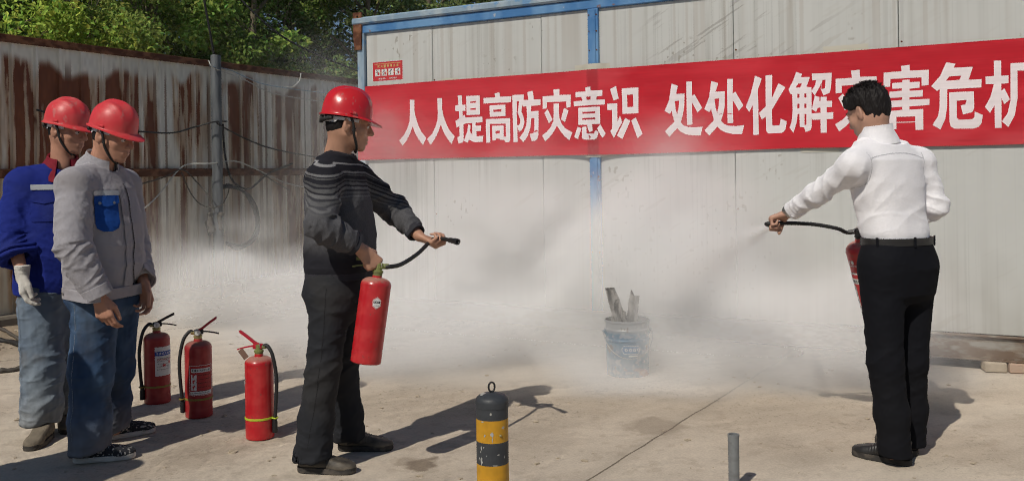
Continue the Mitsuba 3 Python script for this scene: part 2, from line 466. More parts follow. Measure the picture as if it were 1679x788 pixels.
bumped('banner_cloth', proc(banner_colour), lambda p, n, uv: 0.3 * noise(p.x * 6, p.z * 110, p.y * 6) + 3 * fbm(p.x * 3, p.z * 9, p.y * 3, 2) + 2.2 * dr.abs(fbm(p.x * 4 + p.z * 5, p.z * 7 - p.x * 3, p.y * 4 + 3, 3) - 0.5), 0.0045, rough=0.75, spec=0.2)
def print_colour(p, n, uv):
    s, z = hut_uv(p)
    c = mi.Color3f(0.78, 0.70, 0.72) * (0.94 + 0.08 * noise(s * 4, z * 120))
    return c * (0.93 + 0.12 * fbm(s * 1.4, z * 3, 2.0, 3)) * (1 - 0.08 * (1 - smoothstep(0.035, 0.06, dr.abs(s - POST_S))))


plain('banner_print', proc(print_colour), rough=0.7, spec=0.2)
# outlines of the banner's characters, in millimetres along the banner and above the ground: (outer rings, holes)
BANNER_GLYPHS = [
    ([[[542,1999],[590,1996],[589,1907],[600,1847],[621,1785],[656,1717],[707,1657],[674,1596],[632,1642],[597,1696],[568,1765],[543,1706],[505,1646],[460,1596],[424,1644],[474,1689],[511,1744],[535,1812],[542,1879]]],[]),
    ([[[835,1997],[887,1995],[881,1908],[893,1841],[914,1781],[948,1717],[1001,1659],[967,1596],[925,1644],[891,1697],[862,1768],[835,1706],[797,1648],[754,1595],[717,1646],[767,1687],[803,1741],[828,1807],[837,1873]]],[]),
    ([[[1049,2009],[1089,2009],[1087,1926],[1120,1927],[1121,1875],[1090,1873],[1090,1831],[1111,1842],[1116,1818],[1285,1818],[1284,1771],[1215,1769],[1215,1744],[1270,1744],[1269,1698],[1222,1697],[1222,1654],[1290,1656],[1281,1605],[1202,1604],[1173,1614],[1148,1629],[1129,1602],[1091,1621],[1129,1694],[1144,1761],[1167,1746],[1157,1706],[1166,1684],[1180,1671],[1181,1768],[1114,1767],[1093,1758],[1092,1628],[1079,1605],[1039,1598],[1026,1653],[1050,1659],[1052,1748],[1024,1735],[1013,1792],[1053,1811],[1054,1874],[1016,1876],[1017,1927],[1048,1927]],[[1130,1999],[1265,1998],[1264,1836],[1131,1836]]],[[[1169,1951],[1226,1952],[1226,1938],[1168,1938]],[[1169,1892],[1225,1894],[1225,1879],[1169,1879]]]),
    ([[[1411,2007],[1458,2012],[1461,1976],[1568,1974],[1564,1925],[1301,1927],[1301,1973],[1416,1974]],[[1358,1909],[1510,1907],[1511,1813],[1360,1812]],[[1318,1795],[1552,1794],[1549,1614],[1537,1595],[1504,1594],[1493,1615],[1415,1631],[1412,1615],[1378,1613],[1379,1737],[1489,1736],[1489,1644],[1510,1640],[1510,1750],[1357,1753],[1356,1597],[1317,1596]],[[1411,1647],[1489,1645],[1489,1615],[1451,1617],[1448,1630],[1410,1631]]],[[[1396,1870],[1472,1872],[1471,1852],[1395,1851]],[[1412,1692],[1451,1694],[1450,1670],[1411,1670]]]),
    ([[[1577,1983],[1686,1982],[1682,1936],[1727,1936],[1717,1999],[1765,2009],[1778,1937],[1836,1936],[1836,1888],[1750,1885],[1750,1841],[1818,1841],[1815,1648],[1805,1614],[1785,1599],[1752,1594],[1735,1654],[1765,1660],[1777,1671],[1778,1786],[1750,1785],[1743,1714],[1719,1644],[1673,1590],[1636,1629],[1679,1674],[1703,1729],[1713,1813],[1709,1883],[1674,1884],[1667,1900],[1662,1842],[1681,1794],[1685,1751],[1673,1706],[1655,1685],[1634,1678],[1619,1719],[1620,1594],[1580,1592]]],[[[1619,1929],[1640,1930],[1626,1837],[1647,1781],[1645,1747],[1635,1736],[1617,1729]]]),
    ([[[1952,2008],[2005,2010],[2007,1961],[2109,1958],[2105,1858],[2068,1855],[2067,1906],[1894,1908],[1893,1858],[1856,1856],[1856,1958],[1958,1958]],[[1954,1894],[2003,1894],[2002,1814],[2007,1773],[2023,1731],[2051,1694],[2121,1653],[2091,1593],[2050,1626],[2009,1676],[1982,1715],[1960,1674],[1920,1627],[1875,1590],[1849,1640],[1898,1672],[1929,1707],[1950,1754],[1956,1817]],[[1901,1852],[1944,1766],[1911,1735],[1871,1822]],[[2048,1855],[2088,1831],[2054,1741],[2018,1763]]],[]),
    ([[[2242,2006],[2288,2010],[2293,1979],[2390,1977],[2387,1932],[2345,1929],[2337,1905],[2408,1904],[2406,1864],[2136,1863],[2134,1903],[2216,1903],[2207,1933],[2153,1933],[2152,1975],[2247,1975]],[[2176,1849],[2367,1849],[2368,1713],[2300,1713],[2308,1661],[2278,1649],[2258,1700],[2259,1710],[2174,1713]],[[2169,1698],[2205,1684],[2172,1599],[2136,1615]],[[2211,1695],[2250,1697],[2253,1643],[2263,1640],[2318,1638],[2331,1664],[2352,1651],[2352,1630],[2340,1600],[2321,1591],[2229,1593],[2209,1607]],[[2368,1709],[2412,1633],[2383,1602],[2342,1676]]],[[[2250,1932],[2294,1933],[2289,1907],[2257,1906]],[[2213,1813],[2329,1813],[2328,1798],[2213,1799]],[[2212,1764],[2328,1765],[2328,1750],[2212,1750]]]),
    ([[[2450,1983],[2497,2005],[2518,1905],[2476,1891]],[[2424,1869],[2504,1870],[2504,1728],[2526,1771],[2543,1723],[2474,1599],[2446,1653],[2461,1673],[2462,1818],[2425,1818]],[[2545,1983],[2681,1983],[2677,1784],[2546,1784]],[[2567,1752],[2609,1729],[2543,1588],[2499,1617]],[[2654,1753],[2708,1623],[2666,1591],[2617,1729]]],[[[2587,1930],[2636,1932],[2636,1835],[2587,1835]]]),
    ([[[2948,1995],[2999,1976],[2982,1915],[3050,1915],[3043,1813],[3032,1757],[3013,1701],[3034,1676],[3070,1662],[3120,1658],[3181,1660],[3166,1596],[3105,1598],[3048,1609],[3008,1632],[2986,1659],[2923,1594],[2888,1636],[2963,1707],[2944,1790],[2930,1766],[2889,1791],[2928,1876]],[[3064,2003],[3108,2002],[3107,1894],[3126,1906],[3182,1800],[3146,1767],[3105,1845],[3103,1679],[3062,1677]]],[[[2971,1862],[3005,1864],[3001,1815],[2987,1761],[2976,1802]]]),
    ([[[3255,1997],[3307,1977],[3287,1915],[3357,1915],[3352,1805],[3341,1751],[3322,1700],[3341,1675],[3377,1660],[3429,1655],[3492,1661],[3475,1594],[3414,1597],[3356,1610],[3318,1631],[3293,1657],[3232,1592],[3196,1633],[3269,1705],[3250,1791],[3237,1765],[3198,1790],[3238,1880]],[[3374,2003],[3417,2002],[3415,1894],[3434,1908],[3490,1803],[3457,1766],[3414,1846],[3412,1679],[3370,1678]]],[[[3277,1863],[3312,1865],[3307,1807],[3295,1758],[3283,1802]]]),
    ([[[3579,2015],[3626,1991],[3598,1911],[3598,1586],[3557,1586],[3559,1804],[3532,1754],[3507,1792],[3547,1886]],[[3654,2013],[3701,2012],[3697,1845],[3744,1950],[3793,1918],[3695,1762],[3695,1650],[3747,1649],[3756,1697],[3799,1674],[3789,1622],[3777,1602],[3757,1593],[3665,1593],[3651,1613],[3651,1715],[3622,1695],[3601,1743],[3652,1789]]],[]),
    ([[[3869,2024],[3910,2005],[3900,1984],[3962,1981],[3938,1912],[3972,1909],[3972,1864],[3971,1636],[3963,1606],[3928,1593],[3918,1627],[3889,1631],[3887,1724],[3875,1724],[3868,1668],[3844,1591],[3817,1627],[3833,1676],[3841,1752],[3839,1866],[3830,1866],[3814,1900],[3848,1966]],[[3976,2005],[4110,2001],[4103,1896],[4094,1862],[4052,1846],[4035,1893],[4044,1955],[4031,1914],[3994,1849],[3971,1880],[3997,1923],[4005,1956],[3976,1957]],[[3994,1848],[4025,1836],[4024,1809],[4033,1809],[4033,1837],[4075,1836],[4073,1806],[4110,1806],[4109,1763],[4073,1762],[4074,1725],[4117,1727],[4116,1679],[4073,1679],[4072,1585],[4031,1585],[4031,1678],[3977,1678],[3976,1724],[4032,1725],[4032,1762],[4013,1762],[4002,1733],[3973,1753]]],[[[3881,1939],[3908,1940],[3895,1912],[3863,1911]],[[3875,1866],[3889,1867],[3889,1838],[3874,1837]],[[3923,1867],[3937,1867],[3937,1838],[3922,1838]],[[3873,1796],[3888,1797],[3888,1765],[3873,1764]],[[3922,1795],[3936,1796],[3936,1764],[3921,1763]],[[3922,1722],[3935,1721],[3934,1644],[3921,1644]],[[4046,1955],[4068,1955],[4063,1898],[4049,1891],[4037,1894]]]),
    ([[[4237,2008],[4294,2010],[4296,1961],[4404,1958],[4400,1858],[4361,1855],[4360,1906],[4176,1908],[4175,1858],[4135,1856],[4135,1958],[4244,1958]],[[4239,1894],[4292,1894],[4290,1814],[4296,1773],[4313,1731],[4343,1694],[4417,1653],[4385,1593],[4341,1626],[4298,1676],[4269,1715],[4246,1674],[4203,1627],[4155,1590],[4128,1640],[4180,1672],[4213,1707],[4235,1754],[4242,1817]],[[4183,1852],[4229,1766],[4194,1735],[4151,1822]],[[4339,1855],[4382,1831],[4346,1741],[4307,1763]]],[]),
    ([[[4557,2017],[4611,2022],[4613,1983],[4730,1980],[4726,1879],[4684,1877],[4684,1933],[4490,1934],[4488,1883],[4446,1880],[4449,1980],[4562,1982]],[[4564,1922],[4610,1923],[4611,1905],[4673,1904],[4670,1864],[4609,1861],[4609,1847],[4692,1848],[4689,1805],[4607,1803],[4607,1789],[4731,1786],[4729,1746],[4606,1742],[4606,1721],[4691,1721],[4690,1583],[4643,1582],[4641,1634],[4524,1635],[4524,1592],[4479,1591],[4480,1716],[4562,1721],[4561,1742],[4444,1739],[4445,1784],[4562,1788],[4562,1806],[4482,1805],[4483,1847],[4561,1850],[4562,1866],[4501,1867],[4500,1905],[4565,1907]]],[[[4525,1675],[4642,1674],[4641,1639],[4524,1640]]]),
    ([[[4835,2023],[4890,2009],[4879,1984],[4992,1982],[4966,1899],[5042,1899],[5039,1845],[4838,1844],[4836,1727],[4824,1648],[4794,1580],[4746,1612],[4781,1669],[4791,1729],[4794,1850],[4778,1835],[4742,1870],[4796,1934]],[[4849,1823],[4996,1822],[4996,1713],[4985,1687],[4930,1673],[4917,1734],[4944,1739],[4953,1768],[4894,1766],[4893,1655],[4905,1640],[4984,1641],[4997,1653],[4999,1690],[5046,1664],[5037,1612],[5022,1590],[4992,1579],[4876,1583],[4855,1599],[4849,1633]]],[[[4851,1928],[4924,1929],[4911,1902],[4832,1901]]]),
    ([[[5114,2013],[5155,2010],[5154,1913],[5196,1914],[5195,1863],[5154,1862],[5153,1816],[5171,1832],[5202,1758],[5169,1728],[5154,1770],[5152,1578],[5114,1578],[5114,1724],[5087,1677],[5058,1716],[5091,1780],[5112,1862],[5065,1864],[5064,1914],[5113,1914]],[[5208,1990],[5344,1986],[5340,1626],[5351,1613],[5362,1615],[5368,1650],[5398,1633],[5389,1576],[5339,1574],[5302,1579],[5305,1936],[5246,1940],[5245,1766],[5228,1656],[5191,1581],[5154,1619],[5188,1671],[5205,1755]]],[]),
]
ns, nz = 260, 28
bs, bz = np.meshgrid(np.linspace(BAN_S0, BAN_S1, ns), np.linspace(0, 1, nz), indexing='ij')
zz = banner_bottom(bs) + bz * (BAN_Z1 - banner_bottom(bs))
front = banner_points(bs.ravel(), zz.ravel(), 0.0)
i, j = np.meshgrid(np.arange(ns - 1), np.arange(nz - 1), indexing='ij')
k = i * nz + j
bq = np.stack([k, k + nz, k + nz + 1, k + 1], -1).reshape(-1, 4)
banner = add('banner', (front, bq), 'banner_cloth', smooth=True, label='long red banner with big white characters across the hut wall', category='banner')


def thin_print(shape, points, lift, cell=0.06):
    """A shape (metres) cut into small cells so that it follows the cloth."""
    x0, y0, x1, y1 = shape.bounds
    vs, fs, n = [], [], 0
    for a in np.arange(x0, x1, cell):
        for b in np.arange(y0, y1, cell):
            piece = shape.intersection(shapely.box(a, b, a + cell, b + cell))
            piece = shapely.union_all([g for g in getattr(piece, 'geoms', [piece]) if g.geom_type == 'Polygon'])
            if piece.is_empty or piece.area < 1e-8:
                continue
            v, f = flat(piece)
            vs.append(v)
            fs.append(f + n)
            n += len(v)
    v = np.vstack(vs)
    return points(v[:, 0], v[:, 1], lift), np.vstack(fs)


for outer, holes in BANNER_GLYPHS:
    shape = shapely.union_all([Polygon(o).buffer(0) for o in outer])
    if holes:
        shape = shape.difference(shapely.union_all([Polygon(h).buffer(0) for h in holes]))
    shape = shapely.affinity.scale(shape.buffer(3, join_style=1).buffer(-3, join_style=2).simplify(0.5), 0.001, 0.001, origin=(0, 0))
    shape = shape.intersection(shapely.box(BAN_S0, BAN_Z0, BAN_S1, BAN_Z1))
    add('character', thin_print(shape, banner_points, 0.0014), 'banner_print', banner, smooth=True)

# strips of yellowed packing tape that hold the banner's edges
mat('packing_tape', type='twosided', bsdf={'type': 'principled', 'base_color': rgb(0.50, 0.475, 0.40), 'roughness': 0.3, 'specular': 0.5})
for s, z, w, h in ((POST_S - 0.02, 2.168, 0.30, 0.05), (4.20, 2.165, 0.30, 0.05), (POST_S + 0.05, 1.470, 0.30, 0.035), (0.95, 2.156, 0.16, 0.02), (0.97, 1.472, 0.24, 0.03), (4.02, 1.470, 0.26, 0.04)):
    ss, sz = np.meshgrid(np.linspace(s - w / 2, s + w / 2, 9), np.linspace(z - h / 2, z + h / 2, 3), indexing='ij')
    d = np.maximum(0.0035, np.where(np.abs(ss - POST_S) < 0.07, 0.043, 0.0035))
    v = HUT_A + ss.ravel()[:, None] * HUT_X + d.ravel()[:, None] * HUT_N + sz.ravel()[:, None] * UP
    k = (np.arange(8)[:, None] * 3 + np.arange(2)[None]).ravel()
    add('tape_strip', (v, np.stack([k, k + 3, k + 4, k + 1], -1)), 'packing_tape', banner, smooth=True)
# ---------------------------------------------------------------- rusty sheet fence
FENCE_TOP, FENCE_S0, FENCE_S1 = 2.57, -3.6, 4.9


def fence_colour(p, n, uv):
    s, z = fence_uv(p)
    d = FENCE_TOP - z
    c = mix((0.80, 0.79, 0.73), (0.64, 0.62, 0.53), fbm(s * 1.5, z * 1.2, 3.0, 3))
    # yellow brown wash towards the ground
    c = mix(c, mi.Color3f(0.45, 0.375, 0.25), smoothstep(0.9, 2.3, d + 1.1 * (fbm(s * 3.3, z * 0.5, 7.0, 3) - 0.5)) * 0.8)
    heavy = 0.005 + 0.11 * (1 - smoothstep(-2.2, 0.2, s))
    col = fbm(s * 6.0, 0.25 * z, 1.0, 2)
    edge = fbm(s * 17.0, 1.6 * z, 5.0, 3)
    top = smoothstep(0.06, 0.16, d - 0.22 * noise(s * 5.5, 3.0))
    fade = 1 - 0.13 * smoothstep(0.55, 1.25, d) - 0.08 * smoothstep(1.3, 2.1, d)
    v = (0.62 * col + 0.38 * edge) * fade + heavy
    rib = s / 0.215 - dr.floor((s + 3.6) / 0.215) + 3.6 / 0.215
    rib = 1 - smoothstep(0.0, 0.05, dr.abs(rib - 0.16) - 0.10)
    v = v - 0.075 * rib
    halo = smoothstep(0.36, 0.50, v) * top
    core = smoothstep(0.49, 0.535, v + 0.05 * (fbm(s * 45, z * 14, 3.0, 3) - 0.5)) * top
    run = smoothstep(0.70, 0.78, noise(s * 24, 0.12 * z, 6.0)) * smoothstep(0.1, 0.3, d) * (1 - 0.6 * smoothstep(1.1, 2.0, d))
    c = mix(c, mi.Color3f(0.34, 0.185, 0.075), halo * 0.72)
    rust = mix((0.105, 0.032, 0.017), (0.21, 0.070, 0.030), fbm(s * 9, z * 4, 2.0, 4))
    c = mix(c, mi.Color3f(0.15, 0.07, 0.035), run * 0.75)
    c = mix(c, rust, core)
    return c * (0.88 + 0.2 * noise(s * 40, z * 12))


bumped('fence_sheet_paint', proc(fence_colour), lambda p, n, uv: fbm(p.x * 12, p.y * 12, p.z * 6, 2), 0.002, rough=0.6, spec=0.3)
fence = thing('sheet_metal_fence', 'tall rusty white corrugated sheet metal fence behind the helmeted workers', 'fence')
PANEL_W = 0.86
# cross-section of one sheet: flat pans with narrow raised ribs
PITCH = PANEL_W / 4
prof = []
for q in range(4):
    x0 = q * PITCH
    prof += [(x0, 0.0), (x0 + 0.012, 0.0), (x0 + 0.022, 0.024), (x0 + 0.046, 0.024), (x0 + 0.056, 0.0)]
    prof += [(x0 + 0.056 + (PITCH - 0.056) * 0.5, -0.002)]
prof.append((PANEL_W + 0.008, 0.001))
prof = np.array(prof)
nq = len(prof)
s = FENCE_S0
pi_ = 0
while s < FENCE_S1:
    zs = np.linspace(0.17, FENCE_TOP - 0.02, 14)
    v = []
    for z in zs:
        wob = 0.006 * (meshkit.noise(np.stack([prof[:, 0] * 3 + s * 3, prof[:, 0] * 0 + z * 2, prof[:, 0] * 0], -1), 4) - 0.5)
        v.append(np.stack([s + prof[:, 0] + 0.002 * math.sin(pi_ * 3.1) * (z - 1), -prof[:, 1] + wob + 0.004 * math.sin(pi_ * 1.7), np.full(nq, z)], -1))
    v = np.concatenate(v)
    a, b = np.meshgrid(np.arange(13), np.arange(nq - 1), indexing='ij')
    k = (a * nq + b).ravel()
    m = trimesh.Trimesh(v, np.vstack([np.stack([k, k + 1, k + nq + 1], -1), np.stack([k, k + nq + 1, k + nq], -1)]), process=False)
    add('sheet_panel', moved(m, FENCE), 'fence_sheet_paint', fence)
    s += PANEL_W
    pi_ += 1
mid = (FENCE_S0 + FENCE_S1) / 2
ln = FENCE_S1 - FENCE_S0 + 0.1
add('top_rail', moved(cat([rbox((ln, 0.06, 0.006), 0.002, (mid, -0.012, FENCE_TOP + 0.002)), rbox((ln, 0.006, 0.062), 0.002, (mid, -0.039, FENCE_TOP - 0.032))]), FENCE), 'rusty_steel', fence)
add('middle_rail', moved(cat([rbox((ln, 0.006, 0.075), 0.002, (mid, -0.046, 1.395)), rbox((ln, 0.04, 0.006), 0.002, (mid, -0.026, 1.435))]), FENCE), 'rusty_steel', fence)
add('back_rail', moved(rbox((ln, 0.05, 0.05), 0.004, (mid, 0.045, 0.5)), FENCE), 'rusty_steel', fence)


def plinth_colour(p, n, uv):
    k = fbm(p.x * 4, p.y * 4, p.z * 6, 4)
    return mix((0.15, 0.13, 0.105), (0.07, 0.058, 0.048), smoothstep(0.35, 0.7, k))


bumped('plinth_concrete', proc(plinth_colour), lambda p, n, uv: fbm(p.x * 25, p.y * 25, p.z * 25, 4), 0.012, rough=0.9, spec=0.15)
s = FENCE_S0
while s < FENCE_S1:
    w = 1.15
    add('plinth_block', moved(rbox((w - 0.012, 0.24, 0.40), 0.02, (s + w / 2, -0.05 + 0.012 * math.sin(s * 5), 0.02 + 0.012 * math.sin(s * 3))), FENCE), 'plinth_concrete', fence)
    s += w


def steel_pole_colour(p, n, uv):
    k = fbm(p.x * 20, p.y * 20, p.z * 3, 4)
    return mix((0.085, 0.095, 0.105), (0.16, 0.17, 0.18), smoothstep(0.3, 0.7, k)) * (0.75 + 0.35 * noise(p.x * 5, p.y * 5, p.z * 6))


plain('grey_pole_paint', proc(steel_pole_colour), rough=0.5, metallic=0.3)
a = at(350, 270, 1.0)
POLE_S = (a[0] * FENCE_0[1] - FENCE_0[0]) / (FENCE_X[0] - a[0] * FENCE_X[1]) - 0.06
pole_xy = (FENCE @ np.array([POLE_S, -0.13, 0, 1]))[:3]
add('pole', moved(lathe([(0.0, 2.62), (0.05, 2.62), (0.053, 2.61), (0.053, 0.0)], 20), frame_matrix([1, 0, 0], [0, 1, 0], [0, 0, 1], pole_xy)), 'grey_pole_paint', fence, smooth=40,
    label='round grey steel pole standing against the fence')

# wires strung along the fence
plain('black_rubber', (0.018, 0.018, 0.019), rough=0.55)
plain('white_wire_pvc', (0.46, 0.46, 0.43), rough=0.5)
plain('dusty_cable', (0.075, 0.065, 0.055), rough=0.7)
plain('pale_blue_pvc', (0.25, 0.34, 0.42), rough=0.5)


def on_fence(u, v, off=0.075):
    """Where the sight line through u, v meets the plane a little in front of the fence."""
    r = at(u, v, 1.0) - np.array([0, 0, EYE])
    o = FENCE_0 + FENCE_N * off - np.array([0, 0, EYE])
    return np.array([0, 0, EYE]) + r * ((o @ FENCE_N) / (r @ FENCE_N))


def cable(name, pts, r, bsdf, label, off=0.075, n=60, group='wires and cables strung along the fence', category='cable'):
    p = spline([on_fence(u, v, o if o is not None else off) for u, v, *rest in pts for o in [rest[0] if rest else None]], n)
    p = p + 0.006 * (meshkit.fbm(p * 6 + r * 999, 2, 3)[:, None] - 0.5) * np.array([1, 1, 1])
    return add(name, tube(p, r, 6), bsdf, None, smooth=True, label=label, category=category, group=group)


cable('wire', [(342, 99, .18), (352, 112, .2), (395, 128), (440, 150), (490, 161), (545, 168), (585, 172)], 0.006, 'white_wire_pvc', 'white wire slanting down from the top of the fence pole to the right', category='wire')
cable('wire', [(345, 108, .19), (380, 116), (430, 137), (490, 147), (570, 157)], 0.005, 'pale_blue_pvc', 'thin pale blue wire under the top rail of the fence right of the pole', category='wire')
cable('wire', [(494, 120), (491, 133), (480, 143), (470, 143)], 0.007, 'white_wire_pvc', 'short bent white wire end hanging from the fence top rail', category='wire')
cable('cable', [(60, 180), (150, 205), (270, 218), (320, 208), (350, 200, .2), (372, 199)], 0.009, 'black_rubber', 'black cable sagging from the workers to the fence pole')
cable('cable', [(356, 202, .2), (400, 226), (445, 243), (520, 258), (590, 270)], 0.008, 'black_rubber', 'black cable running down from the pole behind the man in the sweater')
cable('cable', [(366, 203, .14), (369, 250, .1), (377, 285), (388, 302), (410, 309), (440, 285), (480, 268)], 0.011, 'black_rubber', 'thick black cable hanging down right beside the fence pole')
cable('wire', [(225, 352), (258, 322), (290, 282), (310, 269), (345, 268, .19), (385, 264), (420, 277), (470, 300), (520, 310)], 0.0065, 'white_wire_pvc', 'white wire looping along the middle rail of the fence', category='wire')
cable('cable', [(220, 305), (270, 290), (300, 278), (325, 300), (345, 325, .18), (352, 345, .2)], 0.007, 'dusty_cable', 'dusty cable slanting under the middle rail left of the pole')
cable('cable', [(298, 282), (310, 310), (330, 335), (360, 338, .2), (374, 318), (376, 300)], 0.006, 'dusty_cable', 'thin dusty cable looped below the middle rail in front of the pole')
cable('cable', [(425, 280), (450, 297), (475, 312)], 0.007, 'dusty_cable', 'short dusty cable slanting down right below the middle rail')
for q in range(3):                                              # the coil of hose beside the pole
    pass
coil = []
for q in range(3):
    c = [(361 - q, 306 + q * 2), (378, 303 + 2 * q), (400 + q * 3, 315 + q), (415 + 3 * q, 340), (421 + 2 * q, 368), (412 + 3 * q, 392), (392, 402 + 3 * q), (372, 396 + q * 2)]
    coil.append(tube(spline([on_fence(u, v, 0.09 + 0.025 * q) for u, v in c], 50), 0.012, 7))
add('hose_coil', cat(coil), 'black_rubber', None, smooth=True, label='coiled black hose hung on the fence right of the pole', category='hose')
# tangled rag and clamp tied to the pole
knot = []
for q in range(6):
    t = rng.uniform(0, 2 * np.pi)
    c = pole_xy + np.array([0.06 * math.cos(t), 0.06 * math.sin(t) - 0.01, 0.86 + 0.12 * rng.random()])
    pts = [c + np.array([rng.normal(0, .03), -abs(rng.normal(0, .025)), rng.normal(0, .03) - 0.05 * e]) for e in range(4)]
    knot.append(tube(spline(pts, 16), 0.024, 8))
add('rag', cat(knot), 'dusty_cable', None, smooth=True, label='dark rag knotted round the lower part of the fence pole', category='rag')
# pole stick lying against the plinth
p0, p1 = on_fence(238, 497, 0.5), on_fence(286, 486, 0.35)
add('stick', tube(spline([p0, (p0 + p1) / 2 + [0, 0, .012], p1], 12), 0.012, 7), 'dusty_cable', None, smooth=True, label='thin stick lying beside the concrete fence plinth', category='stick')
# ---------------------------------------------------------------- trees beyond the fence
mat('leaf_green', type='principledthin', base_color={'type': 'mesh_attribute', 'name': 'vertex_color'}, roughness=0.5, spec_trans=0.0, diff_trans=0.75, eta=1.4)


def bark_colour(p, n, uv):
    k = fbm(p.x * 14, p.y * 14, p.z * 4, 4)
    return mix((0.13, 0.105, 0.075), (0.25, 0.21, 0.16), k)


bumped('bark', proc(bark_colour), lambda p, n, uv: fbm(p.x * 40, p.y * 40, p.z * 9, 3), 0.012, rough=0.9, spec=0.1)


def leaves(centres, sizes, colour, seed, droop=0.25):
    r = np.random.default_rng(seed)
    n = len(centres)
    d = r.normal(size=(n, 3))
    d[:, 2] -= droop
    d /= np.linalg.norm(d, axis=1, keepdims=True)
    h = r.normal(size=(n, 3)) * 0.6 + np.array([0, 0, 1.0])
    w = np.cross(d, h)
    w /= np.linalg.norm(w, axis=1, keepdims=True) + 1e-9
    nn = np.cross(w, d)
    L, Wd = sizes[:, None], sizes[:, None] * 0.30
    a = centres
    tip = a + d * L - nn * L * 0.12
    m = a + d * L * 0.45
    v = np.stack([a, m + w * Wd + nn * Wd * 0.3, tip, m - w * Wd + nn * Wd * 0.3], 1).reshape(-1, 3)
    k = np.arange(n)[:, None] * 4
    f = np.vstack([k + [0, 1, 2], k + [0, 2, 3]])
    return v, f, np.repeat(colour, 4, axis=0)


def tree(x, y, height, crown_r, z0, n, tone, seed, label, leaf=0.085, name='tree', trunk_r=0.09, clumps=60):
    r = np.random.default_rng(seed)
    t = thing(name, label, 'tree', group='trees beyond the fence')
    lean = r.normal(0, 0.25, 2)
    trunk = spline([(x, y, -0.1), (x + lean[0] * 0.3, y + lean[1] * 0.3, height * 0.3), (x + lean[0], y + lean[1] * 0.7, height * 0.65), (x + lean[0] * 1.2, y + lean[1], height * 0.93)], 24)
    parts = [tube(trunk, np.linspace(trunk_r, trunk_r * 0.25, 24), 8)]
    cs = []
    for q in range(clumps):
        zz = z0 + (height - z0) * r.random() ** 0.9
        prof_ = math.sqrt(max(0.05, 1 - ((zz - (z0 + (height - z0) * 0.42)) / ((height - z0) * 0.62)) ** 2))
        ang, rad = r.uniform(0, 2 * np.pi), crown_r * prof_ * math.sqrt(r.uniform(0.15, 1.0))
        c = np.array([x + rad * math.cos(ang), y + rad * math.sin(ang), zz])
        cs.append(c)
        if q % 2 == 0:
            a = trunk[min(23, int(24 * max(0.12, min(0.95, zz / height - 0.12))))]
            parts.append(tube(spline([a, a * 0.55 + c * 0.45 + [0, 0, 0.12], c], 9), np.linspace(trunk_r * 0.32, 0.008, 9), 5, caps=False))
    cs = np.array(cs)
    add('trunk', cat(parts), 'bark', t, smooth=True)
    own = r.integers(0, len(cs), n)
    rad = r.uniform(0.18, 0.44, len(cs)) * crown_r / 1.4
    off = r.normal(size=(n, 3))
    off /= np.linalg.norm(off, axis=1, keepdims=True)
    off *= (r.random(n) ** 0.45)[:, None] * rad[own][:, None] * np.array([1.15, 1.15, 0.8])
    pts = cs[own] + off
    clump_tone = r.normal(1.0, 0.22, len(cs)).clip(0.5, 1.6)
    c = 2.7 * np.asarray(tone)[None] * clump_tone[own][:, None] * r.normal(1.0, 0.2, (n, 1)).clip(0.4, 1.7) * np.array([1.25, 1.02, 1.2])
    c[:, 0] *= r.normal(1, 0.14, n).clip(0.6, 1.5)
    v, f, col = leaves(pts, r.uniform(0.5, 1.1, n) * leaf, c, seed + 1)
    key = add('crown', (v, f), 'leaf_green', t, color=np.clip(col, 0.005, 0.9))
    return t


def behind(u, depth):
    return at(u, 200, depth)[:2]


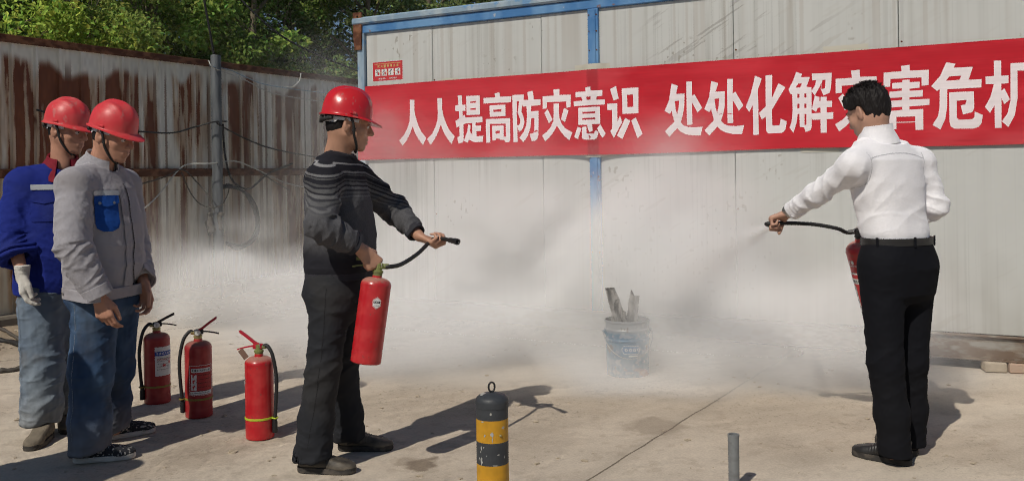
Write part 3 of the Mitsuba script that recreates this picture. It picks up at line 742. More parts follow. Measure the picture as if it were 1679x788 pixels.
TREES = [  # u, depth, height, crown radius, lowest foliage, leaves, tone, leaf size, label
    (20, 11.3, 6.0, 1.5, 1.6, 26000, (0.100, 0.165, 0.028), 0.085, 'bright yellow green tree beyond the fence in the upper left corner'),
    (120, 13.4, 6.5, 1.7, 1.7, 26000, (0.085, 0.150, 0.030), 0.08, 'mid green tree behind the fence above the two workers on the left'),
    (215, 12.2, 5.6, 1.5, 1.9, 22000, (0.095, 0.150, 0.035), 0.075, 'light green tree with dry hanging twigs left of the fence pole'),
    (300, 14.2, 6.8, 1.7, 1.8, 26000, (0.055, 0.105, 0.024), 0.08, 'dark green tree behind the fence straight above the pole'),
    (400, 13.2, 5.8, 1.4, 1.9, 24000, (0.080, 0.145, 0.030), 0.10, 'broad leaved tree behind the fence right of the pole'),
    (490, 15.2, 6.2, 1.6, 1.9, 24000, (0.070, 0.120, 0.032), 0.085, 'loose leaved tree with a bare trunk left of the hut corner'),
    (580, 14.4, 5.4, 1.5, 1.8, 22000, (0.050, 0.085, 0.026), 0.085, 'dull green tree just behind the left corner of the hut'),
    (700, 17.0, 6.6, 1.9, 2.0, 20000, (0.045, 0.075, 0.024), 0.09, 'dark tree rising behind the left half of the hut roof'),
    (840, 18.5, 6.8, 2.0, 2.0, 20000, (0.050, 0.080, 0.028), 0.09, 'dark tree rising behind the middle of the hut roof'),
    (-60, 12.8, 7.0, 2.0, 1.6, 22000, (0.06, 0.115, 0.025), 0.09, 'dense dark tree at the left edge beyond the fence'),
    (60, 17.5, 8.0, 2.6, 1.0, 22000, (0.035, 0.065, 0.018), 0.12, 'tall dark tree in the back row behind the upper left corner'),
    (260, 18.5, 8.0, 2.6, 1.0, 22000, (0.035, 0.065, 0.018), 0.12, 'tall dark tree in the back row behind the light green tree'),
    (440, 19.5, 8.0, 2.6, 1.0, 22000, (0.033, 0.060, 0.018), 0.12, 'tall dark tree in the back row behind the broad leaved tree'),
    (620, 21.0, 8.5, 2.9, 1.0, 22000, (0.033, 0.056, 0.018), 0.12, 'tall dark tree in the back row behind the hut corner'),
    (820, 23.0, 8.5, 3.0, 1.0, 20000, (0.033, 0.056, 0.018), 0.12, 'tall dark tree in the back row behind the hut roof'),
]
for q, (u, d, h, cr, z0, n, tone, leaf, label) in enumerate(TREES):
    x, y = behind(u, d)
    tree(x, y, h, cr, z0, n, tone, 100 + q, label, leaf)
# dry vines and twigs hanging in front of the leaves
plain('dry_twig', (0.26, 0.215, 0.15), rough=0.9)
tw = []
r = np.random.default_rng(5)
for u0, d in ((150, 11.6), (205, 12.0), (240, 12.3), (480, 14.0)):
    for q in range(10):
        u = u0 + r.normal(0, 14)
        a = at(u, -20 + r.uniform(-30, 20), d + r.normal(0, .3))
        b = at(u + r.normal(-14, 16), 70 + r.uniform(0, 40), d + r.normal(0, .3))
        m = (a + b) / 2 + r.normal(0, 0.12, 3)
        tw.append(tube(spline([a, m, b], 14), 0.006 * r.uniform(.7, 1.6), 5))
add('dry_vines', cat(tw), 'dry_twig', None, smooth=True, label='dry pale vines and twigs hanging in front of the leaves', category='vine', kind='stuff')
plain('overhead_cable_black', (0.02, 0.02, 0.022), rough=0.6)
for pts, label in ((((330, -30, 9.6), (352, 90, 9.9), (356, 118, 10.02)), 'black cable coming down steeply from above to the pole top'), (((375, -20, 11.0), (470, 60, 11.4), (600, 122, 12.5)), 'thick black cable crossing the leaves down to the hut corner')):
    p = spline([at(u, v, d) for u, v, d in pts], 24)
    p[:, 2] -= 0.03 * np.sin(np.linspace(0, np.pi, 24))
    add('overhead_cable', tube(p, 0.012, 6), 'overhead_cable_black', None, smooth=True, label=label, category='cable', group='overhead cables')
# ---------------------------------------------------------------- the cloud of extinguisher powder
# the box that holds the cloud lies behind the people, its front face turned a little so that it cuts none of them
SM_A = math.radians(-8.53)
SM_X, SM_Y = np.array([math.cos(SM_A), math.sin(SM_A), 0]), np.array([-math.sin(SM_A), math.cos(SM_A), 0])
SM_O = np.array([1.2, 4.80, 0.0])
SM0, SM1 = np.array([-5.6, 0.0, 0.012]), np.array([2.95, 7.2, 3.0])
SN = (146, 122, 62)
SMOKE_FRAME = frame_matrix(SM_X, SM_Y, UP, SM_O)


def smoke_density():
    ax = [np.linspace(SM0[k], SM1[k], SN[k]) for k in range(3)]
    X, Y, Z = np.meshgrid(*ax, indexing='ij')
    L_ = np.stack([X, Y, Z], -1)
    P = L_ @ SMOKE_FRAME[:3, :3].T + SM_O
    X, Y, Z = P[..., 0], P[..., 1], P[..., 2]
    warp = np.stack([meshkit.fbm(P * 0.9 + 11 * k, 3, 20 + k) - 0.5 for k in range(3)], -1)
    Q = P + 1.05 * warp
    n1 = meshkit.fbm(Q * np.array([1.1, 1.1, 1.5]), 5, 3)
    n2 = meshkit.fbm(Q * np.array([2.6, 2.6, 3.2]), 4, 5)

    def blob(c, r, tilt=(0, 0)):
        d = Q - np.asarray(c, float)
        d[..., 0] -= tilt[0] * d[..., 2]
        d[..., 1] -= tilt[1] * d[..., 2]
        return np.exp(-((d / np.asarray(r, float)) ** 2).sum(-1))

    e = np.zeros(SN)
    for c, r, a in SMOKE_BLOBS:
        e += a * blob(c, r)
    tex = np.clip((0.60 * n1 + 0.40 * n2 - 0.40) / 0.19, 0, 1) ** 1.3
    low = 0.12 + 0.45 * np.exp(-(Z / 0.42) ** 2)
    d = e * (low + 1.25 * tex)
    # a thin veil stays in the whole corner
    veil = 0.02 * np.exp(-((X - 0.2) / 3.4) ** 2 - ((Y - 7.6) / 2.0) ** 2) * np.exp(-Z / 1.3) * (0.4 + 1.2 * n1)
    d = d + veil
    for k in range(3):                                         # thin out to nothing at the faces of the box
        lo, hi = np.clip((L_[..., k] - SM0[k]) / 0.30, 0, 1), np.clip((SM1[k] - L_[..., k]) / 0.35, 0, 1)
        d *= hi if k == 2 else lo * hi
    # the jet from the nozzle to the bucket
    a, b = JET_A, JET_B
    ab = b - a
    L = np.linalg.norm(ab)
    t = ((P - a) @ ab) / L ** 2
    rad = np.linalg.norm(P - (a + np.clip(t, 0, 1)[..., None] * ab), axis=-1)
    w = JET_R0 + JET_R1 * np.clip(t, 0, 1.2) ** 1.1
    jet = np.exp(-(rad / w) ** 2) * np.where((t > -0.02) & (t < 1.15), 1, 0) * (0.07 / w) * 8.0 * np.exp(-0.7 * np.clip(t, 0, 2))
    d = d + jet * (0.45 + 1.1 * n2)
    return np.minimum(d, 9.0).astype(np.float32)


JET_R0, JET_R1 = 0.012, 0.20
JET_A, JET_B = at(1262, 371, 4.54), at(1075, 470, 5.95)
SMOKE_BLOBS = [  # centre, radii, density per metre
    (at(850, 505, 6.9), (1.00, 0.60, 0.45), 6.00),
    (at(990, 475, 6.8), (0.60, 0.40, 0.36), 4.80),
    (at(1110, 430, 6.5), (0.50, 0.35, 0.36), 3.40),
    (at(770, 410, 7.3), (0.65, 0.40, 0.52), 2.4),
    (at(860, 365, 7.2), (0.75, 0.40, 0.42), 2.6),
    (at(1090, 340, 6.6), (0.55, 0.28, 0.38), 1.0),
    (at(700, 310, 8.0), (0.60, 0.30, 0.50), 0.8),
    (at(1210, 560, 6.2), (0.55, 0.28, 0.22), 5.2),
    (at(1000, 618, 5.6), (0.85, 0.22, 0.09), 2.2),
    (at(730, 560, 6.8), (0.90, 0.50, 0.24), 4.00),
    (at(560, 500, 7.9), (0.90, 0.60, 0.36), 2.88),
    (at(400, 475, 8.4), (0.85, 0.45, 0.36), 4.6),
    (at(305, 480, 8.6), (0.45, 0.40, 0.28), 2.88),
    (at(430, 390, 9.0), (0.60, 0.40, 0.40), 0.25),
    (at(560, 180, 10.2), (0.45, 0.50, 1.1), 0.22),
    (at(700, 545, 7.5), (0.80, 0.45, 0.20), 4.5),
    (at(1000, 535, 6.9), (0.80, 0.35, 0.22), 5.0),
    (at(1250, 545, 6.3), (0.55, 0.25, 0.20), 4.0),
    (at(1370, 550, 5.7), (0.50, 0.28, 0.22), 2.3),
    (at(1530, 560, 5.45), (0.32, 0.22, 0.24), 2.04),
]
grid = smoke_density()
scene['powder_air'] = {
    'type': 'heterogeneous', 'scale': 1.4, 'albedo': rgb(0.994, 0.993, 0.991),
    'sigma_t': {'type': 'gridvolume', 'grid': mi.VolumeGrid(np.ascontiguousarray(grid.transpose(2, 1, 0))[..., None]),
                'to_world': T(SMOKE_FRAME) @ T().translate(SM0.tolist()).scale((SM1 - SM0).tolist()), 'filter_type': 'trilinear', 'wrap_mode': 'clamp'},
    'phase': {'type': 'hg', 'g': -0.1}}
scene['smoke'] = {'type': 'cube', 'to_world': T(SMOKE_FRAME) @ T().translate(((SM0 + SM1) / 2).tolist()).scale(((SM1 - SM0) / 2).tolist()), 'bsdf': {'type': 'null'},
                  'interior': {'type': 'ref', 'id': 'powder_air'}}
tag('smoke', 'pale grey cloud of extinguisher powder drifting round the bucket', 'smoke', kind='stuff')

# the jet between the nozzle and the cloud: a narrow cone of dense powder in a slim box of its own
jd = unit(JET_B - JET_A)
jl = 0.215
j0 = JET_A + jd * 0.015
jx = unit(np.cross(jd, UP))
JET_FRAME = frame_matrix(jx, np.cross(jd, jx), jd, j0)
q = [np.linspace(-1, 1, 24), np.linspace(-1, 1, 24), np.linspace(0, 1, 40)]
A_, B_, C_ = np.meshgrid(*q, indexing='ij')
rad = np.hypot(A_, B_) * 0.06
full = np.linalg.norm(JET_B - JET_A)
w = JET_R0 + JET_R1 * (C_ * jl / full) ** 1.1
jn = meshkit.fbm(np.stack([A_ * 2.2, B_ * 2.2, C_ * 5], -1), 3, 8)
jet = np.exp(-(rad / w) ** 2) * (0.07 / w) * 18.0 * (0.4 + 1.2 * jn) * np.clip((1 - np.hypot(A_, B_)) / .2, 0, 1)
scene['jet_air'] = {
    'type': 'heterogeneous', 'scale': 1.0, 'albedo': rgb(0.994, 0.993, 0.991),
    'sigma_t': {'type': 'gridvolume', 'grid': mi.VolumeGrid(np.ascontiguousarray(jet.astype(np.float32).transpose(2, 1, 0))[..., None]),
                'to_world': T(JET_FRAME) @ T().translate([-.06, -.06, 0]).scale([.12, .12, jl]), 'filter_type': 'trilinear', 'wrap_mode': 'clamp'},
    'phase': {'type': 'hg', 'g': -0.1}}
scene['powder_jet'] = {'type': 'cube', 'to_world': T(JET_FRAME) @ T().translate([0, 0, jl / 2]).scale([.06, .06, jl / 2]), 'bsdf': {'type': 'null'}, 'interior': {'type': 'ref', 'id': 'jet_air'}}
tag('powder_jet', 'thin pale jet of powder leaving the nozzle of the man in white', 'smoke', kind='stuff')
# ================================================================= solids as signed distances, meshed with surface nets
class Solid:
    def __init__(self):
        self.ops = []                                          # (kind, function, blend radius)

    def add(self, fn, k=0.012):
        self.ops.append(('+', fn, k))
        return self

    def cut(self, fn, k=0.004):
        self.ops.append(('-', fn, k))
        return self

    def keep(self, fn, k=0.003):
        self.ops.append(('-', lambda P: -fn(P), k))
        return self

    def combine(self, d, v, kind, k):
        if kind == '-':
            v = -v
            if k <= 0:
                return np.maximum(d, v)
            h = np.maximum(k - np.abs(d - v), 0) / k
            return np.maximum(d, v) + h * h * k * 0.25
        if k <= 0:
            return np.minimum(d, v)
        h = np.maximum(k - np.abs(d - v), 0) / k
        return np.minimum(d, v) - h * h * k * 0.25

    def mesh(self, lo, hi, h, smooth=2, nb=8):
        lo = np.asarray(lo, float)
        n = np.maximum(1, np.ceil((np.asarray(hi) - lo) / (h * nb)).astype(int))
        bi = np.stack(np.meshgrid(*[np.arange(q) for q in n], indexing='ij'), -1).reshape(-1, 3)
        centre = lo + (bi + 0.5) * nb * h
        R = h * nb * 0.5 * math.sqrt(3)
        d = np.full(len(bi), 9.0)
        own = []
        for kind, fn, k in self.ops:
            v = fn(centre)
            own.append(v)
            d = self.combine(d, v, kind, k)
        sel = np.abs(d) < R * 1.25 + 0.012
        bi = bi[sel]
        own = [v[sel] for v in own]
        m = nb + 1
        g = np.stack(np.meshgrid(*[np.arange(m)] * 3, indexing='ij'), -1).reshape(-1, 3)
        D = np.full((len(bi), m ** 3), 0.2)
        for (kind, fn, k), v in zip(self.ops, own):
            idx = np.nonzero(v < R + k + 0.02)[0]
            for c in range(0, len(idx), 400):
                q = idx[c:c + 400]
                P = lo + (bi[q][:, None] * nb + g[None]) * h
                w = fn(P.reshape(-1, 3)).reshape(len(q), -1)
                D[q] = self.combine(D[q], w, kind, k)
        D = D.reshape(-1, m, m, m)
        inside = D < 0
        corners = [(a, b, c) for a in (0, 1) for b in (0, 1) for c in (0, 1)]
        cnt = sum(inside[:, a:a + nb, b:b + nb, c:c + nb].astype(np.int8) for a, b, c in corners)
        B, I, J, K = np.nonzero((cnt > 0) & (cnt < 8))
        vals = {c: D[B, I + c[0], J + c[1], K + c[2]] for c in corners}
        acc, num = np.zeros((len(B), 3)), np.zeros(len(B))
        for a in corners:
            for ax in range(3):
                if a[ax] == 0:
                    b = tuple(1 if q == ax else a[q] for q in range(3))
                    va, vb = vals[a], vals[b]
                    cross = (va < 0) != (vb < 0)
                    t = np.where(cross, va / np.where(cross, va - vb, 1), 0)
                    p = np.tile(np.array(a, float), (len(B), 1))
                    p[:, ax] = t
                    acc += p * cross[:, None]
                    num += cross
        cell = bi[B] * nb + np.stack([I, J, K], -1)
        V = lo + (cell + acc / num[:, None]) * h
        S = n * nb + 4
        key = ((cell[:, 0] + 1) * S[1] + cell[:, 1] + 1) * S[2] + cell[:, 2] + 1
        order = np.argsort(key)
        ks = key[order]
        F = []
        for ax in range(3):
            sl0 = [slice(0, nb)] * 3
            sl1 = list(sl0)
            sl1[ax] = slice(1, nb + 1)
            A, C = inside[(slice(None), *sl0)], inside[(slice(None), *sl1)]
            b, i, j, k = np.nonzero(A != C)
            c0 = bi[b] * nb + np.stack([i, j, k], -1)
            u, w = (ax + 1) % 3, (ax + 2) % 3
            quad = []
            ok = np.ones(len(b), bool)
            for du, dw in ((0, 0), (-1, 0), (-1, -1), (0, -1)):
                c = c0.copy()
                c[:, u] += du
                c[:, w] += dw
                q = ((c[:, 0] + 1) * S[1] + c[:, 1] + 1) * S[2] + c[:, 2] + 1
                pos = np.searchsorted(ks, q).clip(0, len(ks) - 1)
                ok &= ks[pos] == q
                quad.append(order[pos])
            quad = np.stack(quad, -1)
            flip = ~A[b, i, j, k]
            quad[flip] = quad[flip][:, ::-1]
            F.append(quad[ok])
        Q = np.vstack(F)
        mesh = trimesh.Trimesh(V, np.vstack([Q[:, [0, 1, 2]], Q[:, [0, 2, 3]]]), process=False)
        mesh = relax(mesh, smooth)
        return largest(mesh)


def largest(mesh, least=0.06):
    """Drops stray crumbs."""
    from scipy.sparse import coo_matrix
    from scipy.sparse.csgraph import connected_components
    f, n = mesh.faces, len(mesh.vertices)
    g = coo_matrix((np.ones(2 * len(f)), (np.r_[f[:, 0], f[:, 1]], np.r_[f[:, 1], f[:, 2]])), shape=(n, n))
    _, lab = connected_components(g, directed=False)
    size = np.bincount(lab)
    ok = size[lab] > least * size.max()
    if ok.all():
        return mesh
    new = np.cumsum(ok) - 1
    return trimesh.Trimesh(np.array(mesh.vertices)[ok], new[f[ok[f[:, 0]]]], process=False)


def relax(mesh, rounds=2, lam=0.5, mu=-0.52):
    from scipy.sparse import coo_matrix
    f, n = mesh.faces, len(mesh.vertices)
    i = np.concatenate([f[:, 0], f[:, 1], f[:, 2], f[:, 1], f[:, 2], f[:, 0]])
    j = np.concatenate([f[:, 1], f[:, 2], f[:, 0], f[:, 0], f[:, 1], f[:, 2]])
    w = coo_matrix((np.ones(len(i)), (i, j)), shape=(n, n)).tocsr()
    w.data[:] = 1
    deg = np.maximum(np.asarray(w.sum(1)).ravel(), 1)
    v = np.array(mesh.vertices)
    for q in range(rounds):
        for s in (lam, mu):
            v = v + s * (w @ v / deg[:, None] - v)
    return trimesh.Trimesh(v, f, process=False)


def vertex_normals(mesh):
    v, f = np.asarray(mesh.vertices), np.asarray(mesh.faces)
    fn = np.cross(v[f[:, 1]] - v[f[:, 0]], v[f[:, 2]] - v[f[:, 0]])
    n = np.zeros_like(v)
    for k in range(3):
        np.add.at(n, f[:, k], fn)
    return n / (np.linalg.norm(n, axis=1, keepdims=True) + 1e-12)


def cone(a, b, r0, r1, flat_dir=None, flat_k=1.0):
    """A capsule whose radius runs from r0 at a to r1 at b; flattened by flat_k along flat_dir."""
    a, b = np.asarray(a, float), np.asarray(b, float)
    ab = b - a
    l2 = ab @ ab + 1e-12
    fd = None if flat_dir is None else unit(flat_dir)

    def fn(P):
        q = P - a
        t = np.clip(q @ ab / l2, 0, 1)
        q = q - t[:, None] * ab
        if fd is not None:
            q = q + ((1 / flat_k - 1) * (q @ fd))[:, None] * fd
        return (np.linalg.norm(q, axis=1) - (r0 + (r1 - r0) * t)) * (1.0 if fd is None else min(1, flat_k + 0.25))
    return fn


def ball(c, r):
    c = np.asarray(c, float)
    return lambda P: np.linalg.norm(P - c, axis=1) - r


def ellipsoid(c, axes, r):
    c, r = np.asarray(c, float), np.asarray(r, float)
    M = np.asarray(axes, float).T

    def fn(P):
        q = (P - c) @ M
        k0 = np.linalg.norm(q / r, axis=1)
        k1 = np.linalg.norm(q / r ** 2, axis=1)
        return k0 * (k0 - 1) / np.maximum(k1, 1e-9)
    return fn


def half(p, n):
    """Negative on the side that n points away from."""
    p, n = np.asarray(p, float), unit(n)
    return lambda P: (P - p) @ n


def loft(rings, fwd, left, up=(0, 0, 1), power=2.4):
    """A trunk from rings (centre, half width along left, half depth along fwd)."""
    C = np.array([r[0] for r in rings], float)
    up = unit(up)
    hs = C @ up
    o = np.argsort(hs)
    C, hs = C[o], hs[o]
    W, Dp = np.array([r[1] for r in rings], float)[o], np.array([r[2] for r in rings], float)[o]
    fwd, left = np.asarray(fwd, float), np.asarray(left, float)

    def fn(P):
        h = P @ up
        c = np.stack([np.interp(h, hs, C[:, k]) for k in range(3)], -1)
        w, dp = np.interp(h, hs, W), np.interp(h, hs, Dp)
        q = P - c
        a, b = q @ left, q @ fwd
        k0 = ((np.abs(a) / w) ** power + (np.abs(b) / dp) ** power) ** (1 / power) + 1e-6
        rad = np.sqrt(a * a + b * b)
        side = np.maximum(rad, 1e-6) * (1 - 1 / k0)
        side = np.where(k0 < 0.3, -np.minimum(w, dp) * 0.6, side)
        return np.maximum(side, np.maximum(h - hs[-1], hs[0] - h))
    return fn


class Frame:
    """Local axes forward, left, up at an origin; points are given as (forward, left, up)."""

    def __init__(self, origin, yaw, pitch=0.0, roll=0.0, scale=1.0):
        y, p, r = map(math.radians, (yaw, pitch, roll))
        f = np.array([math.cos(y) * math.cos(p), math.sin(y) * math.cos(p), -math.sin(p)])
        l = np.array([-math.sin(y), math.cos(y), 0])
        u = np.cross(f, l)
        self.f, self.l, self.u = f, l * math.cos(r) + u * math.sin(r), u * math.cos(r) - l * math.sin(r)
        self.o, self.s = np.asarray(origin, float), scale

    def p(self, f, l, u):
        return self.o + self.s * (f * self.f + l * self.l + u * self.u)

    @property
    def axes(self):
        return np.array([self.f, self.l, self.u])

    def local(self, P):
        return (np.asarray(P) - self.o) @ self.axes.T / self.s

    def matrix(self):
        return frame_matrix(self.f, self.l, self.u, self.o)


def limb_folds(P, a, b, freq, amp, seed, slant=0.5, low=3.0):
    """Creases across a limb: noise stretched round it, running in slanting rings."""
    a, b = np.asarray(a, float), np.asarray(b, float)
    d = unit(b - a)
    e1 = unit(np.cross(d, [0.3, 0.8, 0.1]))
    e2 = np.cross(d, e1)
    q = P - a
    t, x, y = q @ d, q @ e1, q @ e2
    warp = 0.5 * (meshkit.noise(np.stack([t * 9 + seed, x * 9, y * 9], -1), seed + 7) - 0.5)
    n = meshkit.noise(np.stack([t * freq + slant * freq * x + seed + warp, x * low * 2, y * low * 2 + seed], -1), seed)
    n2 = meshkit.noise(np.stack([t * freq * 1.9 - slant * freq * y, x * low * 3 + seed, y * low * 3], -1), seed + 3)
    r = np.clip((1 - np.abs(2 * n - 1) - 0.30) / 0.70, 0, 1)
    r2 = np.clip((1 - np.abs(2 * n2 - 1) - 0.35) / 0.65, 0, 1)
    return amp * (1.35 * r ** 1.3 + 0.65 * r2 ** 1.3 - 0.55)


def bump_at(P, c, r):
    return np.exp(-((np.linalg.norm(P - np.asarray(c), axis=1) / r) ** 2))


def head_solid(S, H, ears=True):
    def p(*q):
        return H.p(*q)
    s = H.s
    ax = H.axes
    S.add(ellipsoid(p(-.008, 0, .035), ax, np.array([.097, .076, .083]) * s), .012)
    S.add(ellipsoid(p(-.032, 0, -.02), ax, np.array([.062, .060, .052]) * s), .02)
    S.add(ellipsoid(p(.032, 0, -.03), ax, np.array([.060, .060, .082]) * s), .02)
    for g in (-1, 1):
        S.add(cone(p(-.004, g * .055, -.045), p(.055, g * .022, -.097), .017 * s, .015 * s), .022)
        S.add(ball(p(.056, g * .041, -.024), .022 * s), .02)
        S.add(cone(p(.074, g * .042, .018), p(.086, g * .008, .019), .010 * s, .010 * s), .014)
    S.add(ball(p(.072, 0, -.099), .019 * s), .018)
    S.add(ellipsoid(p(.068, 0, -.063), ax, np.array([.027, .030, .030]) * s), .014)
    for g in (-1, 1):
        S.cut(ball(p(.103, g * .032, .0), .019 * s), .012)
        S.add(ball(p(.0755, g * .031, .0), .0145 * s), .003)
    S.add(cone(p(.088, 0, .010), p(.111, 0, -.029), .008 * s, .0125 * s), .010)
    for g in (-1, 1):
        S.add(ball(p(.098, g * .012, -.034), .009 * s), .006)
        S.add(cone(p(.088, g * .020, -.066), p(.0945, 0, -.063), .0055 * s, .0065 * s), .004)
        S.add(cone(p(.087, g * .016, -.075), p(.0925, 0, -.076), .0055 * s, .0075 * s), .004)
    S.cut(cone(p(.096, -.020, -.0695), p(.096, .020, -.0695), .0022 * s, .0022 * s), .003)
    if ears:
        for g in (-1, 1):
            e = Frame(p(-.014, g * .079, -.010), 0)
            tilt = np.array([unit(ax[0] * .95 - g * ax[1] * .35), unit(ax[1] + g * .3 * ax[0]), unit(ax[2] - .2 * ax[0])])
            S.add(ellipsoid(e.o, tilt, np.array([.020, .0085, .033]) * s), .006)
            S.cut(ball(p(-.006, g * .0925, -.006), .0125 * s), .005)
            S.add(cone(p(-.026, g * .086, .016), p(-.024, g * .086, -.022), .0035 * s, .0035 * s), .004)


def hand_solid(S, wrist, f, pn, side, curls, thumb, spread=0.0, s=1.0, grow=0.0):
    """Palm, four fingers and a thumb. f: wrist to knuckles, pn: the way the palm faces, side +1 for a right hand."""
    f = unit(f)
    pn = unit(np.asarray(pn, float) - f * (f @ np.asarray(pn, float)))
    t = np.cross(f, pn) * side                                     # towards the thumb
    w = np.asarray(wrist, float)
    kx = np.array([.029, .0095, -.0105, -.029]) * s
    kf = np.array([.088, .091, .086, .077]) * s
    base = []
    for q in range(4):
        kn = w + f * kf[q] + t * kx[q] - pn * .003 * s
        S.add(cone(w + f * .006 * s + t * kx[q] * .55, kn, .0145 * s + grow, .0118 * s + grow), .012)
        base.append(kn)
    S.add(cone(w - f * .01, w + f * .03 * s, .021 * s + grow, .020 * s + grow, pn, .72), .014)
    L = np.array([[.043, .026, .021], [.047, .030, .022], [.043, .028, .021], [.034, .021, .019]]) * s
    for q in range(4):
        c = curls[q] if isinstance(curls[0], (tuple, list)) else curls
        ang, p = 0.0, base[q]
        r = (.0092 if q < 3 else .0082) * s + grow
        for m in range(3):
            ang += math.radians(c[m] * (1 + 0.05 * (q - 1.5)))
            d = unit(f * math.cos(ang) + pn * math.sin(ang) + t * spread * (1.5 - q) * .3)
            e = p + d * L[q, m]
            S.add(cone(p, e, r, r * .88), .005 if m == 0 else .003)
            p, r = e, r * .88
    p = w + f * .022 * s + t * .022 * s + pn * .008 * s
    r = .0145 * s + grow
    for m, (a, b, c) in enumerate(thumb):
        d = unit(f * a + t * b + pn * c)
        e = p + d * (.044, .033, .027)[m] * s
        S.add(cone(p, e, r, r * .84), .010 if m == 0 else .003)
        p, r = e, r * .84


FIST = (68, 88, 55)
FIST_THUMB = ((.75, .45, .45), (.55, -.15, .8), (.2, -.75, .55))
LOOSE = ((22, 30, 20), (26, 36, 22), (30, 40, 24), (34, 44, 26))
LOOSE_THUMB = ((.88, .40, .28), (.97, .02, .25), (.98, -.06, .2))


def shell_dome(H, seed=0, lift=0.0):
    """A safety helmet: dome with a central ridge and two side ridges, a rim and a longer peak in front. Returns (shell, brim)."""
    nt, npz = 72, 26
    th = np.arange(nt) / nt * 2 * np.pi
    rows = []
    for q in range(npz):
        ph = (q / (npz - 1)) * np.pi / 2
        z = math.cos(ph) ** 0.86 * 0.130
        rad = math.sin(ph) ** 0.80
        f = rad * np.where(np.cos(th) > 0, .113, .119) * np.cos(th)
        l = rad * .102 * np.sin(th)
        ridge = 0.009 * np.exp(-(l / .020) ** 2) + 0.006 * np.exp(-((np.abs(l) - .058) / .010) ** 2) * np.clip(z / .05, 0, 1)
        ridge = ridge * np.clip((0.130 - np.abs(f)) / .03, 0, 1) * np.clip(z / .06, 0, 1)
        rows.append(np.stack([f * (1 + ridge * 1.5), l * (1 + ridge * 1.5), z + ridge], -1))
    rim = rows[-1]
    c, sn = np.cos(th), np.sin(th)
    wid = .009 + .042 * np.clip(c, 0, 1) ** 2.2
    out = np.stack([c, sn * .95, 0 * c], -1)
    drop = np.stack([0 * c, 0 * c, -.006 - .018 * np.clip(c, 0, 1) ** 2], -1)
    b1 = rim + out * .004 + [0, 0, -.006]
    b2 = rim + out * wid[:, None] + drop
    b3 = b2 + [0, 0, -.004]
    b4 = rim - out * .001 + [0, 0, -.010]
    inner = [r * np.array([.965, .965, .96]) for r in rows[::-1]]
    rings = rows + [b1, rim + out * wid[:, None] * .55 + drop * .5, b2, b3, b4] + inner
    V = np.concatenate(rings)
    i, j = np.meshgrid(np.arange(len(rings) - 1), np.arange(nt), indexing='ij')
    k = np.stack([i * nt + j, (i + 1) * nt + j, (i + 1) * nt + (j + 1) % nt, i * nt + (j + 1) % nt], -1).reshape(-1, 4)
    V = V + [0, 0, lift]
    V = H.o + H.s * (V @ H.axes)
    return trimesh.Trimesh(V, np.vstack([k[:, [0, 1, 2]], k[:, [0, 2, 3]]]), process=False)


def patch(mesh, origin, ex, ey, shape, lift=0.004, cell=0.012, back=0.25):
    """A piece of cloth of that outline (metres along ex, ey) laid on the mesh, seen along -(ex x ey)."""
    ex, ey = unit(ex), unit(ey)
    n = np.cross(ex, ey)
    solid = mesh

    def points(a, b, up):
        o = np.asarray(origin) + a[:, None] * ex + b[:, None] * ey + n * back
        loc, ray, _ = solid.ray.intersects_location(o, np.tile(-n, (len(o), 1)), multiple_hits=False)
        d = np.full(len(o), np.nan)
        d[ray] = np.linalg.norm(loc - o[ray], axis=1)
        med = np.nanmedian(d)
        d = np.where(np.isfinite(d), d, med)
        return o - n * (d - up)[:, None]
    v, f = thin_print(shape, points, lift, cell)
    m = trimesh.Trimesh(v, f, process=False)
    m.merge_vertices()
    return relax(m, 1)
# ================================================================= people
def skin_colour(base):
    def fn(p, n, uv):
        k = fbm(p.x * 22, p.y * 22, p.z * 22, 3)
        return mi.Color3f(base) * (0.82 + 0.36 * k)
    return proc(fn)


def skin(key, base):
    return plain(key, skin_colour(base), rough=0.48, spec=0.35, sheen=0.1)


skin('skin_tan', (0.45, 0.245, 0.165))
skin('skin_brown', (0.42, 0.215, 0.145))
skin('skin_light', (0.43, 0.245, 0.175))


def cloth_creases(p, n, uv):
    a = fbm(p.x * 17 + p.z * 6, p.y * 17 + p.z * 5, p.z * 13, 3)
    b = fbm(p.x * 30, p.y * 30 - p.z * 9, p.z * 24 + 7, 2)
    return 1 - 2.4 * dr.abs(a - 0.5) - 1.1 * dr.abs(b - 0.5)


def cloth(key, fn, crease=0.0045, height=0.0006, rough=0.85, sheen=0.25, spec=0.15):
    return bumped(key, proc(fn), cloth_creases, crease, rough=rough, sheen=sheen * 0.15, spec=spec, eps=4e-3)


def dirty(c, dark, scale, lo=0.45, hi=0.75, amt=0.5):
    def fn(p, n, uv):
        k = fbm(p.x * scale, p.y * scale, p.z * scale, 4)
        f = noise(p.x * 140, p.y * 140, p.z * 140)
        return mix(c, dark, smoothstep(lo, hi, k) * amt) * (0.97 + 0.06 * f)
    return fn


